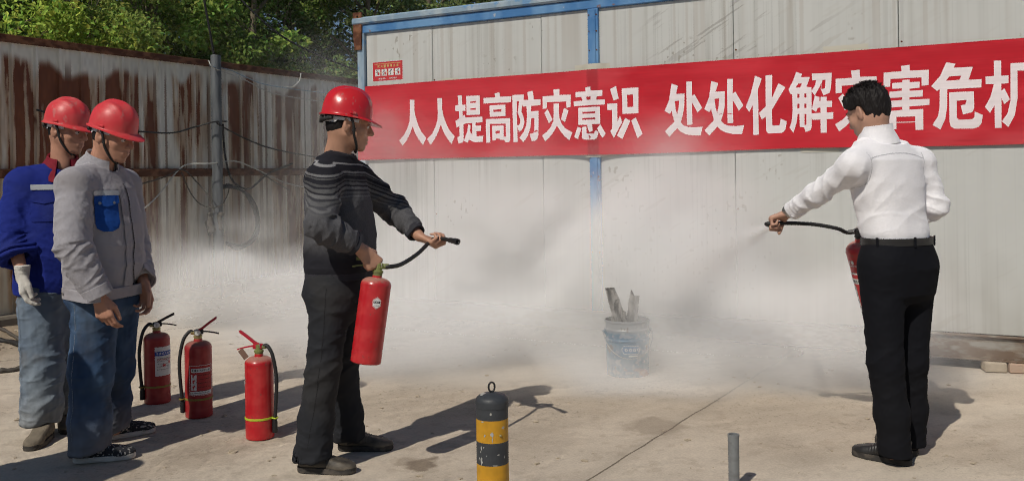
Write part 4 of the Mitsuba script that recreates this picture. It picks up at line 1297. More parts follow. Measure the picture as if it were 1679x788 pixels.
cloth('jacket_grey', dirty((0.315, 0.305, 0.33), (0.22, 0.20, 0.20), 6))
cloth('jacket_blue', dirty((0.013, 0.024, 0.185), (0.025, 0.035, 0.15), 6))
cloth('patch_blue', dirty((0.012, 0.060, 0.27), (0.01, 0.04, 0.17), 9))
cloth('shirt_white', dirty((0.80, 0.79, 0.82), (0.77, 0.76, 0.79), 3), crease=0.0022, rough=0.7)
cloth('collar_maroon', dirty((0.20, 0.018, 0.030), (0.12, 0.012, 0.02), 9))
cloth('dark_lining', dirty((0.035, 0.035, 0.042), (0.02, 0.02, 0.025), 9))
cloth('trousers_black', dirty((0.0065, 0.007, 0.010), (0.010, 0.010, 0.012), 4), sheen=0.0)
cloth('trousers_charcoal', dirty((0.022, 0.0235, 0.028), (0.042, 0.040, 0.039), 5), sheen=0.08)
cloth('glove_cotton', dirty((0.60, 0.58, 0.54), (0.36, 0.33, 0.29), 14))


def denim(c, pale, dirt):
    def fn(p, n, uv):
        k = fbm(p.x * 5, p.y * 5, p.z * 4, 4)
        d = fbm(p.x * 9 + 4, p.y * 9, p.z * 7, 4)
        streak = noise(p.x * 60, p.y * 60, p.z * 9)
        o = mix(c, pale, smoothstep(0.35, 0.7, k) * 0.8)
        o = mix(o, mi.Color3f(dirt), smoothstep(0.52, 0.75, d) * 0.55)
        o = mix(o, mi.Color3f(0.30, 0.26, 0.21), (1 - smoothstep(0.0, 0.30, p.z + 0.2 * (d - 0.5))) * 0.4)
        return o * (0.85 + 0.3 * streak)
    return fn


cloth('denim_indigo', denim((0.022, 0.046, 0.098), (0.070, 0.118, 0.195), (0.045, 0.05, 0.062)), height=0.001)
cloth('denim_washed', denim((0.115, 0.150, 0.20), (0.21, 0.25, 0.29), (0.10, 0.09, 0.078)), height=0.001)


def sweater_colour(p, n, uv):
    z = p.z + 0.30 * dr.maximum(0, dr.sqrt(dr.square(p.x + 0.80) + dr.square(p.y - 4.2)) - 0.15) + 0.010 * dr.sin(p.x * 9 + 1.0) + 0.03 * (p.x + 0.75) + 0.004 * (noise(p.x * 20, p.y * 20, p.z * 20) - 0.5)
    heather = noise(p.x * 330, p.y * 330, p.z * 130)
    c = mi.Color3f(0.016, 0.016, 0.021)
    grey = mi.Color3f(0.080, 0.080, 0.087) * (0.8 + 0.4 * heather)
    c = mix(c, grey, 1 - smoothstep(1.225, 1.30, z + 0.012 * (heather - 0.5)))
    c = mix(c, mi.Color3f(0.020, 0.020, 0.026), 1 - smoothstep(0.955, 1.045, z))
    for (h, w, b) in ((1.388, .0036, .27), (1.352, .0045, .17), (1.340, .003, .08), (1.318, .004, .07), (1.302, .0065, .10), (1.282, .0065, .14), (1.262, .0055, .11), (1.246, .004, .13), (1.232, .003, .09)):
        line = 1 - smoothstep(w * 0.6, w * 1.35, dr.abs(z - h))
        c = mix(c, mi.Color3f(b, b, b * 1.03), line * (0.7 + 0.3 * heather))
    return c


cloth('sweater_knit', sweater_colour, height=0.0012)
bumped('hair_black', (0.012, 0.010, 0.010), lambda p, n, uv: noise(p.x * 260, p.y * 260, p.z * 70) + fbm(p.x * 80, p.y * 80, p.z * 40, 2), 0.003, rough=0.6, spec=0.2)


def helmet_paint(c, dust):
    def fn(p, n, uv):
        k = fbm(p.x * 16, p.y * 16, p.z * 16, 4)
        s = smoothstep(0.66, 0.72, fbm(p.x * 50, p.y * 50, p.z * 25, 3))
        return mix(mix(c, dust, smoothstep(0.35, 0.75, k) * 0.45), mi.Color3f(0.40, 0.22, 0.20), s * 0.35)
    return fn


plain('helmet_red_new', proc(helmet_paint((0.52, 0.010, 0.016), (0.50, 0.03, 0.035))), rough=0.22, spec=0.5, coat=0.6)
plain('helmet_red_faded', proc(helmet_paint((0.58, 0.040, 0.048), (0.55, 0.12, 0.11))), rough=0.42, spec=0.45)
plain('strap_black', (0.022, 0.021, 0.021), rough=0.6)
plain('band_white', (0.55, 0.55, 0.56), rough=0.5)
plain('eye_white', (0.55, 0.52, 0.50), rough=0.2)
plain('eye_dark', (0.02, 0.013, 0.01), rough=0.15)
plain('brow_hair', (0.03, 0.022, 0.018), rough=0.8)
plain('thread_shade', (0.48, 0.48, 0.51), rough=0.8)
plain('thread_dark', (0.012, 0.012, 0.014), rough=0.9)
plain('thread_denim', (0.16, 0.19, 0.23), rough=0.9)
plain('lip', (0.30, 0.12, 0.095), rough=0.5)
plain('leather_black', (0.018, 0.017, 0.017), rough=0.45, spec=0.5)


def dusty_leather(p, n, uv):
    k = fbm(p.x * 16, p.y * 16, p.z * 16, 4)
    return mix(mix((0.022, 0.021, 0.020), (0.15, 0.125, 0.095), smoothstep(0.45, 0.75, k) * 0.7), mi.Color3f(0.22, 0.185, 0.14), (1 - smoothstep(0.01, 0.06, p.z)) * 0.45)


plain('leather_dusty', proc(dusty_leather), rough=0.6)


def suede(p, n, uv):
    k = fbm(p.x * 22, p.y * 22, p.z * 22, 4)
    return mix((0.10, 0.085, 0.065), (0.21, 0.175, 0.13), k)


plain('shoe_suede', proc(suede), rough=0.9)


def knit_shoe(p, n, uv):
    w = noise(p.x * 150, p.y * 150, p.z * 90)
    return mix((0.018, 0.020, 0.026), (0.33, 0.32, 0.30), smoothstep(0.62, 0.72, w))


plain('shoe_knit', proc(knit_shoe), rough=0.85)
plain('sole_white', proc(dirty((0.52, 0.50, 0.46), (0.28, 0.25, 0.21), 25)), rough=0.7)
plain('sole_dark', proc(dirty((0.035, 0.032, 0.03), (0.15, 0.125, 0.1), 25)), rough=0.8)
plain('reflective_tape', (0.42, 0.44, 0.46), rough=0.35, spec=0.6)
plain('thread_pale', (0.30, 0.29, 0.31), rough=0.8)
plain('button_metal', (0.35, 0.34, 0.33), rough=0.35, metallic=0.8)
plain('watch_steel', (0.50, 0.50, 0.50), rough=0.25, metallic=0.9)
plain('watch_face', (0.10, 0.10, 0.10), rough=0.15)


def shoe(owner, heel, toe, length, upper, sole, sole_h=0.026, z=0.0, width=1.0, lace=False):
    heel, toe = np.array([heel[0], heel[1], z]), np.array([toe[0], toe[1], z])
    F = Frame(heel, math.degrees(math.atan2(toe[1] - heel[1], toe[0] - heel[0])), scale=length / 0.285)
    s = F.s
    S = Solid()
    S.add(cone(F.p(.045, 0, .048), F.p(.11, 0, .055), .037 * s * width, .037 * s * width), .01)
    S.add(cone(F.p(.10, 0, .055), F.p(.20, 0, .030), .043 * s * width, .038 * s * width, F.u, 0.95), .02)
    S.add(ellipsoid(F.p(.220, 0, .026), F.axes, np.array([.058, .044 * width, .032]) * s), .03)
    S.add(cone(F.p(.052, 0, .06), F.p(.046, 0, .105), .042 * s, .042 * s), .02)
    S.keep(half(F.p(0, 0, sole_h * 0.8), F.u * -1))
    S.keep(half(F.p(.04, 0, .10), F.u + .25 * F.f))
    lo = np.minimum(heel, toe) - [.12, .12, .01]
    hi = np.maximum(heel, toe) + [.12, .12, .14]
    m = S.mesh(lo, hi, 0.004)
    P = np.array(m.vertices)
    loc = F.local(P)
    crease = np.exp(-((loc[:, 0] - .155) / .02) ** 2) * np.sin(loc[:, 0] * 500) * 0.0022 * np.clip(loc[:, 2] / .05, 0, 1)
    seam = -0.0025 * np.exp(-((np.abs(loc[:, 1]) - .026 - .2 * np.clip(.22 - loc[:, 0], 0, 1) * 0) / .004) ** 2) * np.exp(-((loc[:, 0] - .2) / .05) ** 2)
    m = trimesh.Trimesh(P + vertex_normals(m) * (crease + seam)[:, None], m.faces, process=False)
    key = add('shoe', m, upper, owner, smooth=True)
    ring = shapely.union_all([shapely.Point(.045, 0).buffer(.0375 * width), shapely.Point(.19, .003).buffer(.047 * width), shapely.Point(.235, 0).buffer(.040 * width)]).convex_hull
    pts = np.array(ring.exterior.coords)[:-1]
    pr = []
    for e, h in ((-.001, .0), (.002, .003), (.003, sole_h * .5), (.001, sole_h * .62), (.003, sole_h * .8), (.002, sole_h)):
        q = pts + (pts - pts.mean(0)) / np.linalg.norm(pts - pts.mean(0), axis=1, keepdims=True) * e
        pr.append(np.column_stack([q, np.full(len(q), h)]))
    V = np.concatenate(pr)
    nn = len(pts)
    a, b = np.meshgrid(np.arange(len(pr) - 1), np.arange(nn), indexing='ij')
    k = np.stack([a * nn + b, (a + 1) * nn + b, (a + 1) * nn + (b + 1) % nn, a * nn + (b + 1) % nn], -1).reshape(-1, 4)
    caps = np.stack([np.arange(nn), (np.arange(nn) + 1) % nn, np.full(nn, len(V))], -1)
    V = np.vstack([V, [[.14, 0, 0]], [[.14, 0, sole_h]]])
    caps2 = np.stack([(np.arange(nn) + 1) % nn, np.arange(nn), np.full(nn, 0)], -1) + (len(pr) - 1) * nn
    caps2[:, 2] = len(V) - 1
    m = trimesh.Trimesh(F.o + F.s * (V @ F.axes), np.vstack([k[:, [0, 1, 2]], k[:, [0, 2, 3]], caps, caps2]), process=False)
    add('sole', m, sole, key, smooth=40)
    if lace:
        for q in range(3):
            a = F.p(.118 + .018 * q, -.016, .092 - .008 * q)
            b = F.p(.118 + .018 * q, .016, .092 - .008 * q)
            add('lace', tube(spline([a, F.p(.122 + .018 * q, 0, .098 - .008 * q), b], 8), .003, 5), 'strap_black', key)
    return key


def eyes_and_brows(owner, H):
    for g in (-1, 1):
        m = trimesh.creation.icosphere(2, .0128 * H.s)
        m.apply_translation(H.p(.0795, g * .031, -.001))
        e = add('eye', m, 'eye_white', owner, smooth=True)
        m = trimesh.creation.icosphere(2, .0062 * H.s)
        m.apply_translation(H.p(.0872, g * .031, -.001))
        add('iris', m, 'eye_dark', e, smooth=True)
        lid = tube(spline([H.p(.083, g * .017, .001), H.p(.0935, g * .030, .0085), H.p(.083, g * .046, .002)], 9), .0028 * H.s, 6)
        add('eyelid', lid, 'lip', e, smooth=True)
        b = spline([H.p(.094, g * .014, .022), H.p(.0935, g * .032, .029), H.p(.080, g * .050, .024)], 9)
        add('eyebrow', tube(b, np.array([.0035, .004, .0045, .0045, .004, .004, .0035, .003, .002]) * H.s, 6), 'brow_hair', owner, smooth=True)


def hair(owner, H, thick, low=-.065, spiky=0.004, fringe=0.0, seed=1, h=0.004):
    S = Solid()
    S.add(ellipsoid(H.p(-.010, 0, .037 + thick * .3), H.axes, (np.array([.097, .076, .083]) + thick) * H.s), .01)
    S.add(ellipsoid(H.p(-.036, 0, -.018), H.axes, (np.array([.062, .061, .054]) + thick * .55) * H.s), .02)
    if fringe:
        S.add(ellipsoid(H.p(.055, .012, .085), H.axes, np.array([.046, .060, .030]) * H.s), .02)

    def bare(P):
        q = H.local(P)
        f, l, u = q[:, 0], np.abs(q[:, 1]), q[:, 2]
        wob = 0.006 * (meshkit.noise(q * 90, seed) - 0.5)
        line = np.where(u > .055, .075 + fringe - 0.25 * (u - .055), np.where(u > .02, .035 + (u - .02) * 1.1, .012 + (u - .02) * 0.9))
        back = np.where(u < -.02, -.018 + 0.1 * u, line)
        d1 = (f - np.minimum(line, back) + wob)
        ear = np.sqrt(((f + .010) / .024) ** 2 + ((u + .012) / .036) ** 2)
        d2 = (1 - ear) * .022
        d3 = low - u + wob * 1.5
        return -np.maximum(np.maximum(d1, d2), d3) * H.s
    S.ops.append(('-', bare, .004))
    o = H.o
    m = S.mesh(o - .17 * H.s, o + .19 * H.s, h, smooth=1)
    P = np.array(m.vertices)
    q = H.local(P)
    sp = meshkit.noise(np.stack([q[:, 0] * 120 + q[:, 2] * 30, q[:, 1] * 120, q[:, 2] * 22], -1), seed)
    sp2 = meshkit.noise(np.stack([q[:, 0] * 45, q[:, 1] * 45, q[:, 2] * 14], -1), seed + 2)
    top = np.clip((q[:, 2] - .02) / .08, 0, 1)
    d = spiky * (sp - 0.5) * (0.5 + 1.5 * top) + spiky * 0.8 * (sp2 - .5)
    return add('hair', trimesh.Trimesh(P + vertex_normals(m) * d[:, None], m.faces, process=False), 'hair_black', owner, smooth=True)


def tufts(hair_key, H, n, seed, length=.03):
    r = np.random.default_rng(seed)
    ms = []
    for q in range(n):
        a, b = r.uniform(-1, 1), r.uniform(-1, 1)
        v = np.array([a * .75 - .05, b * .8, 1.0 + r.uniform(-.5, .3)])
        v /= np.linalg.norm(v)
        base = np.array([-.010, 0, .040]) + v * (np.array([.097, .076, .083]) + .013)
        d = unit(v + r.normal(0, .45, 3) + np.array([-.2, .25, .15]))
        L = length * r.uniform(.5, 1.2)
        p = [base, base + d * L * .5 + r.normal(0, .002, 3), base + d * L + np.array([0, 0, -.25 * L])]
        ms.append(tube(spline([H.p(*x) for x in p], 6), np.linspace(.0021, .0004, 6) * H.s, 4))
    add('tuft', cat(ms), 'hair_black', hair_key, kind='stuff')


def helmet(owner, H, paint, label, lift=.034):
    E = Frame(H.p(-.012, 0, 0), 0)
    E.f, E.l, E.u, E.o, E.s = H.f, H.l, H.u, H.p(-.010, 0, lift), H.s
    k = add('helmet', shell_dome(E), paint, owner, smooth=50, label=label)
    # suspension: band, ratchet knob, chin strap
    th = np.linspace(math.radians(62), math.radians(298), 30)
    band = np.array([E.p(.100 * math.cos(t), .086 * math.sin(t), -.014) for t in th])
    low = np.array([E.p(.099 * math.cos(t), .085 * math.sin(t), -.040 if abs(t - math.pi) < 1.0 else -.028) for t in th])
    V = np.vstack([band, low])
    i = np.arange(29)
    m = trimesh.Trimesh(V, np.vstack([np.stack([i, i + 1, i + 31], -1), np.stack([i, i + 31, i + 30], -1)]), process=False)
    add('headband', m, 'band_white', k, smooth=True)
    kn = lathe([(0, .016), (.017, .016), (.019, .012), (.019, 0), (0, 0)], 18)
    add('adjusting_knob', moved(kn, axis_frame(E.p(-.106, 0, -.030), -E.f)), 'strap_black', k, smooth=30)
    add('back_strap', tube(spline([E.p(-.075, -.075, -.022), E.p(-.107, -.035, -.032), E.p(-.110, 0, -.033), E.p(-.107, .035, -.032), E.p(-.075, .075, -.022)], 20), .008, 6), 'strap_black', k, smooth=True)
    for g in (-1, 1):
        slot = rbox((.030, .007, .012), .003)
        slot.apply_transform(frame_matrix(H.f, H.l, H.u, E.p(.012, g * .1035, .010)))
        add('side_slot', slot, paint, k)
    for g in (-1, 1):
        st = spline([E.p(.006, g * .090, -.004), H.p(.012, g * .0875, -.005), H.p(.024, g * .074, -.052), H.p(.045, g * .046, -.098), H.p(.050, g * .006, -.124)], 22)
        st2 = tube(st, .0062, 6)
        add('chin_strap', st2, 'strap_black', k, smooth=True)
        bk = rbox((.016, .007, .018), .002)
        bk.apply_transform(frame_matrix(H.f, H.l, H.u, st[8]))
        add('buckle', bk, 'strap_black', k)
    return k


def bounds(points, pad):
    p = np.array(points)
    return p.min(0) - pad, p.max(0) + pad


def human(J, skin_key, owner, hands, h=0.0042):
    """The continuous body. J: joints. hands: functions that add a hand to the solid."""
    H = J['head']
    S = Solid()
    head_solid(S, H)
    S.add(cone(H.p(-.028, 0, -.045), J['neck'], .054, .058), .03)
    mid = (J['sl'] + J['sr']) / 2
    S.add(cone(J['neck'], mid * .5 + J['neck'] * .5 - [0, 0, .05], .054, .06), .02)
    S.add(cone(mid - [0, 0, .09], J['pelvis'], .085, .085), .03)
    for a in 'lr':
        S.add(cone(J['neck'] - [0, 0, .045], J['s' + a], .036, .036), .02)
        S.add(cone(J['s' + a], J['e' + a], .042, .037), .01)
        S.add(cone(J['e' + a], J['w' + a], .039, .026), .01)
        S.add(cone(J['pelvis'], J['h' + a], .08, .06), .03)
        S.add(cone(J['h' + a], J['k' + a], .06, .043), .01)
        S.add(cone(J['k' + a], J['a' + a], .042, .026), .01)
        S.add(cone(J['a' + a], J['a' + a] * np.array([1, 1, 0]) + J['toe' + a] * .02 + [0, 0, .045], .026, .024), .01)
    for fn in hands:
        fn(S)
    pts = [J[k + a] for k in 'sewhka' for a in 'lr'] + [H.o + .05, H.o - .05, J['pelvis']]
    lo, hi = bounds(pts, .2)
    m = S.mesh(lo, hi, h)
    for a in 'lr':
        foot = J['a' + a] * np.array([1, 1, 0])
        add('sock', tube(np.array([J['a' + a] + [0, 0, .10], J['a' + a] + [0, 0, .03], foot + [0, 0, .07], foot + J['toe' + a] * .01 + [0, 0, .04]]), [.034, .033, .034, .032], 14), 'dark_lining', owner, smooth=True)
    return add('body', m, skin_key, owner, smooth=True)


def upper(J, rings, arms, neck_r, h=0.005, folds=0.006, seed=1, extra=None, power=2.4, yoke=.062, armk=.022, sleeve=1.0):
    """Jacket, shirt or sweater: a trunk from rings (fraction of the way up, half width, half depth, forward shift), two sleeves with open cuffs, a neck opening."""
    A, Bk = J['hem'], J['neck']
    F = J['torso']
    R = [(A + (Bk - A) * t + F.f * off, w, d) for t, w, d, off in rings]
    S = Solid()
    S.add(loft(R, F.f, F.l, power=power), .03)
    for a in 'lr':
        g = 1 if a == 'l' else -1
        S.add(cone(Bk + F.l * g * .045 - [0, 0, .045], J['s' + a], yoke, arms[a][0]), .05)
        S.add(cone(J['s' + a], J['e' + a], arms[a][0], arms[a][1]), armk)
        cuff = J['e' + a] + (J['w' + a] - J['e' + a]) * arms[a][3]
        S.add(cone(J['e' + a], cuff, arms[a][1], arms[a][2]), .02)
    if extra:
        extra(S, F)
    for a in 'lr':
        d = unit(J['w' + a] - J['e' + a])
        cuff = J['e' + a] + (J['w' + a] - J['e' + a]) * arms[a][3]

        def beyond(P, c=cuff, d=d, r=arms[a][2] + .03):
            q = P - c
            t = q @ d
            rad = np.linalg.norm(q - t[:, None] * d, axis=1)
            return np.maximum(-t, rad - r) * 1.0
        S.cut(beyond, .004)
        S.cut(cone(cuff - d * .015, cuff + d * .04, arms[a][2] - .007, arms[a][2] - .005), .003)
    S.cut(cone(Bk - [0, 0, .02] + F.f * .01, J['head'].p(-.028, 0, -.03), neck_r, neck_r), .008)
    pts = [J[k + a] for k in 'sew' for a in 'lr'] + [A, Bk] + [r[0] for r in R]
    lo, hi = bounds(pts, .2)
    lo[2] = A[2] - .02
    m = S.mesh(lo, hi, h)
    P = np.array(m.vertices)
    w = np.zeros(len(P))
    N = vertex_normals(m)
    for a in 'lr':
        se = bump_at(P, J['e' + a], .17) + 0.8 * bump_at(P, (J['e' + a] * .4 + J['w' + a] * .6), .12) + .5 * bump_at(P, J['s' + a], .10)
        ua = (J['s' + a] + J['e' + a]) / 2
        near_arm = np.minimum(cone(J['s' + a], J['e' + a], arms[a][0] - .01, arms[a][1] - .01)(P), cone(J['e' + a], J['w' + a], arms[a][1] - .01, arms[a][2] - .01)(P))
        msk = np.clip(1.6 - near_arm / .03, 0, 1)
        w += msk * np.clip(se + .35, 0, 1.3) * np.where((P - J['e' + a]) @ unit(J['w' + a] - J['s' + a]) > 0,
                                                       limb_folds(P, J['e' + a], J['w' + a], 19, folds * 1.15 * sleeve, seed + 5, .9), limb_folds(P, J['s' + a], J['e' + a], 15, folds * 1.15 * sleeve, seed + 9, -1.0))
        w += 0.9 * bump_at(P, J['s' + a] - [0, 0, .11], .12) * limb_folds(P, J['s' + a], J['hem'], 15, folds, seed + 2, .9)
    span = max(Bk[2] - A[2], .1)
    tt = (P[:, 2] - A[2]) / span
    trunk = np.clip(1 - np.abs(tt - .28) / .5, 0, 1)
    q = F.local(P)
    drape = meshkit.noise(np.stack([q[:, 0] * 11 + q[:, 2] * 3, q[:, 1] * 11 - q[:, 2] * 4, q[:, 2] * 4.5], -1), seed + 20)
    tugs = limb_folds(P, A, Bk, 13, folds, seed + 30, .8, 2.0)
    w += trunk * (1.5 * folds * (drape - .5) + .75 * tugs)
    return trimesh.Trimesh(P + N * w[:, None], m.faces, process=False)


def lower(J, waist, crotch, legs, h=0.0055, folds=0.006, seed=3, stack=0.008, seat=0.02):
    """Trousers: pelvis and two legs with open hems. waist: (centre, half width, half depth); legs[a]: radii at hip, knee, hem and the hem's height."""
    F = J['pel']
    S = Solid()
    c, w, d = waist
    low = np.array([*((J['hl'] + J['hr'])[:2] / 2), crotch])
    S.add(loft([(c, w, d), (c * .5 + low * .5 - F.f * seat * .6, w * 1.07, d * 1.12), (low - F.f * seat * .2 + [0, 0, .02], w * .95, d * .98), (low - [0, 0, .02], w * .6, d * .7)], F.f, F.l, power=2.2), .04)
    for a in 'lr':
        r0, r1, r2, zh = legs[a]
        top = J['h' + a] + [0, 0, .02]
        S.add(cone(top, J['k' + a], r0, r1), .045)
        sh = J['k' + a] * .4 + J['a' + a] * .6
        S.add(cone(J['k' + a], sh, r1, (r1 + r2) / 2), .03)
        end = J['a' + a] + [0, 0, zh - J['a' + a][2] - .03]
        S.add(cone(sh, end, (r1 + r2) / 2, r2), .03)
    for a in 'lr':
        zh = legs[a][3]
        n = unit(np.array([0, 0, 1.0]) - .10 * J['toe' + a])
        o = J['a' + a] * np.array([1, 1, 0]) + [0, 0, zh]

        def under(P, o=o, n=n, r=legs[a][2]):
            q = P - o
            return np.maximum(q @ n, np.linalg.norm(q[:, :2], axis=1) - r - .05)
        S.cut(under, .003)
        S.cut(cone(o - [0, 0, .05], o + [0, 0, .012], legs[a][2] - .006, legs[a][2] - .008), .003)
    pts = [J[k + a] for k in 'hka' for a in 'lr'] + [c]
    lo, hi = bounds(pts, .22)
    lo[2], hi[2] = .0, c[2] + .012
    m = S.mesh(lo, hi, h)
    P = np.array(m.vertices)
    N = vertex_normals(m)
    w = np.zeros(len(P))
    for a in 'lr':
        on = np.clip(1.5 - np.minimum(cone(J['h' + a], J['k' + a], legs[a][0] - .01, legs[a][1] - .01)(P), cone(J['k' + a], J['a' + a], legs[a][1] - .01, legs[a][2] - .01)(P)) / .035, 0, 1)
        kn = bump_at(P, J['k' + a], .17)
        hip = bump_at(P, J['h' + a], .16)
        foot = np.clip(1 - (P[:, 2] - legs[a][3]) / .26, 0, 1) ** 1.3
        w += on * (.8 * kn + .5 * hip + .22) * limb_folds(P, J['h' + a], J['k' + a], 15, folds * 1.2, seed + 1, .7)
        w += on * foot * limb_folds(P, J['k' + a], J['a' + a], 15, stack, seed + 4, .9)
        # the hanging cloth makes long soft folds below the knee
        q = P - J['k' + a]
        ang = meshkit.noise(np.stack([q[:, 0] * 17, q[:, 1] * 17, q[:, 2] * 3 + seed], -1), seed + 8)
        w += on * (1 - kn) * folds * 0.8 * (ang - .5)
    return trimesh.Trimesh(P + N * w[:, None], m.faces, process=False)


def ring_band(pts_in, r, sides=6):
    p = np.vstack([pts_in, pts_in[:1]])
    return tube(p, r, sides, caps=False)


def slice_ring(mesh, origin, normal, keep_near, reach=0.14, lift=0.003, n=40):
    """The outline of the mesh in a plane, near a point, as an ordered closed ring."""
    from scipy.spatial import ConvexHull
    path = trimesh.intersections.mesh_plane(mesh, unit(normal), origin)
    pts = path.reshape(-1, 3)
    pts = pts[np.linalg.norm(pts - keep_near, axis=1) < reach]
    M = axis_frame(origin, normal)
    q = (pts - M[:3, 3]) @ M[:3, :3]
    q = q[:, :2]
    hull = q[ConvexHull(q).vertices]
    ring = Polygon(hull).buffer(lift).exterior
    t = np.linspace(0, 1, n, endpoint=False)
    c = np.array([ring.interpolate(x, normalized=True).coords[0] for x in t])
    return M[:3, 3] + c[:, :1] * M[:3, 0] + c[:, 1:2] * M[:3, 1]


def band_from_ring(ring, axis, width, thick):
    """A flat strap that follows a ring."""
    c = ring.mean(0)
    out = ring - c
    axis = unit(axis)
    out -= (out @ axis)[:, None] * axis
    out /= np.linalg.norm(out, axis=1, keepdims=True)
    n = len(ring)
    prof = [(0, -width / 2), (thick, -width / 2 + thick * .4), (thick, width / 2 - thick * .4), (0, width / 2), (-thick, width / 2), (-thick, -width / 2)]
    V = np.concatenate([ring + out * a + axis * b for a, b in prof])
    i, j = np.meshgrid(np.arange(6), np.arange(n), indexing='ij')
    k = np.stack([i * n + j, i * n + (j + 1) % n, ((i + 1) % 6) * n + (j + 1) % n, ((i + 1) % 6) * n + j], -1).reshape(-1, 4)
    return trimesh.Trimesh(V, np.vstack([k[:, [0, 1, 2]], k[:, [0, 2, 3]]]), process=False)


def collar_mesh(J, r0, r1, height, gap, tilt=0.25, flare=0.012, thick=0.004, drop=.0, lean=.0):
    """A turned down collar: a stand round the neck and a leaf folded over it, open in front by gap (degrees)."""
    F, H = J['torso'], J['head']
    up = unit(unit(H.p(-.028, 0, -.045) - J['neck']) + np.array([0, 0, .6]))
    f = unit(F.f - up * (F.f @ up))
    l = np.cross(up, f)
    o = J['neck'] + np.array([0, 0, drop])
    th = np.radians(np.linspace(gap, 360 - gap, 44))
    prof = [(r0, 0), (r0 - .002, height * .6), (r0 - .001, height), (r0 + .006, height + .004), (r1, height * .55), (r1 + flare, -.020), (r1 + flare + .006, -.040), (r1 + flare - .004, -.036), (r1 - .006, height * .5), (r0 + .004, height - .004)]
    V = []
    for rr, z in prof:
        for t in th:
            c = math.cos(t)
            front = (1 + c) / 2
            zz = z - tilt * rr * c - .012 * front ** 3 * (1 if z < .01 else 0) * 1.6
            V.append(o + rr * (c * f * 1.02 + math.sin(t) * l) + up * (zz + lean))
    n = len(th)
    i, j = np.meshgrid(np.arange(len(prof) - 1), np.arange(n - 1), indexing='ij')
    k = np.stack([i * n + j, i * n + j + 1, (i + 1) * n + j + 1, (i + 1) * n + j], -1).reshape(-1, 4)
    return trimesh.Trimesh(np.array(V), np.vstack([k[:, [0, 1, 2]], k[:, [0, 2, 3]]]), process=False)


def leg_seam(J, a, mesh, bsdf, parent, out=None, shift=0.0, width=.0035):
    """The stitched outer seam of a trouser leg."""
    F = J['pel']
    ex = F.f if out is None else unit(np.cross(UP, out))
    o = J['k' + a]
    q = [((J[k + a] - o) @ ex + shift, (J[k + a] - o)[2]) for k in 'hka']
    q = [(q[0][0], q[0][1] + .05), q[1], (q[2][0], q[2][1] + .03)]
    c = spline([(x, y, 0) for x, y in q], 16)[:, :2]
    return add('side_seam', patch(mesh, o, ex, UP, shapely.LineString(c).buffer(width / 2, cap_style=2), .0014, .03), bsdf, parent, smooth=True)


def P_(u, v, d):
    return at(u, v, d)


def direction(yaw):
    return np.array([math.cos(math.radians(yaw)), math.sin(math.radians(yaw)), 0])
# ---------------------------------------------------------------- man in the striped sweater (middle)
def joints(**k):
    J = dict(k)
    return J


J = joints(
    neck=P_(554, 252, 4.22), sr=P_(531, 293, 4.05), sl=P_(584, 291, 4.38), er=P_(529, 370, 3.88), wr=P_(594, 410, 3.97), el=P_(648, 343, 4.50), wl=P_(688, 387, 4.36),
    pelvis=P_(553, 466, 4.20), hr=P_(545, 486, 4.12), hl=P_(572, 486, 4.30), kr=P_(530, 607, 4.10), kl=P_(562, 604, 4.33), ar=P_(512, 738, 4.12), al=P_(574, 716, 4.44),
    hem=P_(553, 456, 4.20), torso=Frame(P_(553, 456, 4.2), -12), pel=Frame(P_(553, 466, 4.2), -8), toer=direction(2), toel=direction(6))
J['head'] = Frame(P_(572, 203, 4.20), 17, 9, 0, 1.0)
middle = thing('person', 'man in red helmet and striped black sweater aiming a hose, extinguisher in hand', 'person', 'people watching and practising with extinguishers')
gripf = unit(np.array([.60, .30, -.75]))


def hand_m_right(S):
    hand_solid(S, J['wr'], gripf, (-.45, .85, -.15), 1, FIST, FIST_THUMB, s=1.02)


def hand_m_left(S):
    hand_solid(S, J['wl'], (.85, -.30, -.42), (.30, .30, .90), -1, ((52, 74, 45), (56, 78, 50), (60, 80, 50), (62, 80, 50)), ((.80, .55, .35), (.85, .10, .5), (.92, -.2, .3)), s=1.0)


human(J, 'skin_tan', middle, [hand_m_right, hand_m_left])
eyes_and_brows(middle, J['head'])
hair(middle, J['head'], .006, low=-.085, spiky=.002, seed=4)
helmet(middle, J['head'], 'helmet_red_new', 'glossy bright red safety helmet')
top = upper(J, [(0, .150, .132, .005), (.10, .168, .150, .012), (.35, .170, .150, .016), (.62, .180, .138, .004), (.84, .172, .112, -.012), (.96, .10, .075, -.01)],
            {'r': (.072, .062, .046, .78), 'l': (.070, .058, .043, .86)}, .060, folds=.0075, seed=11, armk=.03)
sw = add('sweater', top, 'sweater_knit', middle, smooth=True, label='black knit sweater with grey and white stripes')
rg = slice_ring(top, J['hem'] + [0, 0, .035], UP, J['hem'], .3, -.004)
add('hem_rib', band_from_ring(rg, UP, .065, .004), 'dark_lining', sw, smooth=40)
nk = [J['neck'] + np.array([0, 0, .004]) + J['torso'].f * .014 + .058 * (math.cos(t) * J['torso'].f * 1.02 + math.sin(t) * J['torso'].l) + UP * (-.020 * math.cos(t)) for t in np.linspace(0, 2 * np.pi, 30, endpoint=False)]
add('neck_rib', ring_band(np.array(nk), .010), 'dark_lining', sw, smooth=True)
for a in 'rl':
    d = unit(J['w' + a] - J['e' + a])
    c = J['e' + a] + (J['w' + a] - J['e' + a]) * (.76 if a == 'r' else .84)
    rg = slice_ring(top, c, d, c, .075, -.004)
    add('cuff_rib', band_from_ring(rg, d, .035, .005), 'dark_lining', sw, smooth=40)
tr = lower(J, (P_(553, 448, 4.20), .160, .136), .70, {'r': (.096, .070, .078, .062), 'l': (.092, .066, .070, .062)}, folds=.007, stack=.011, seed=21)
trk = add('trousers', tr, 'trousers_charcoal', middle, smooth=True)
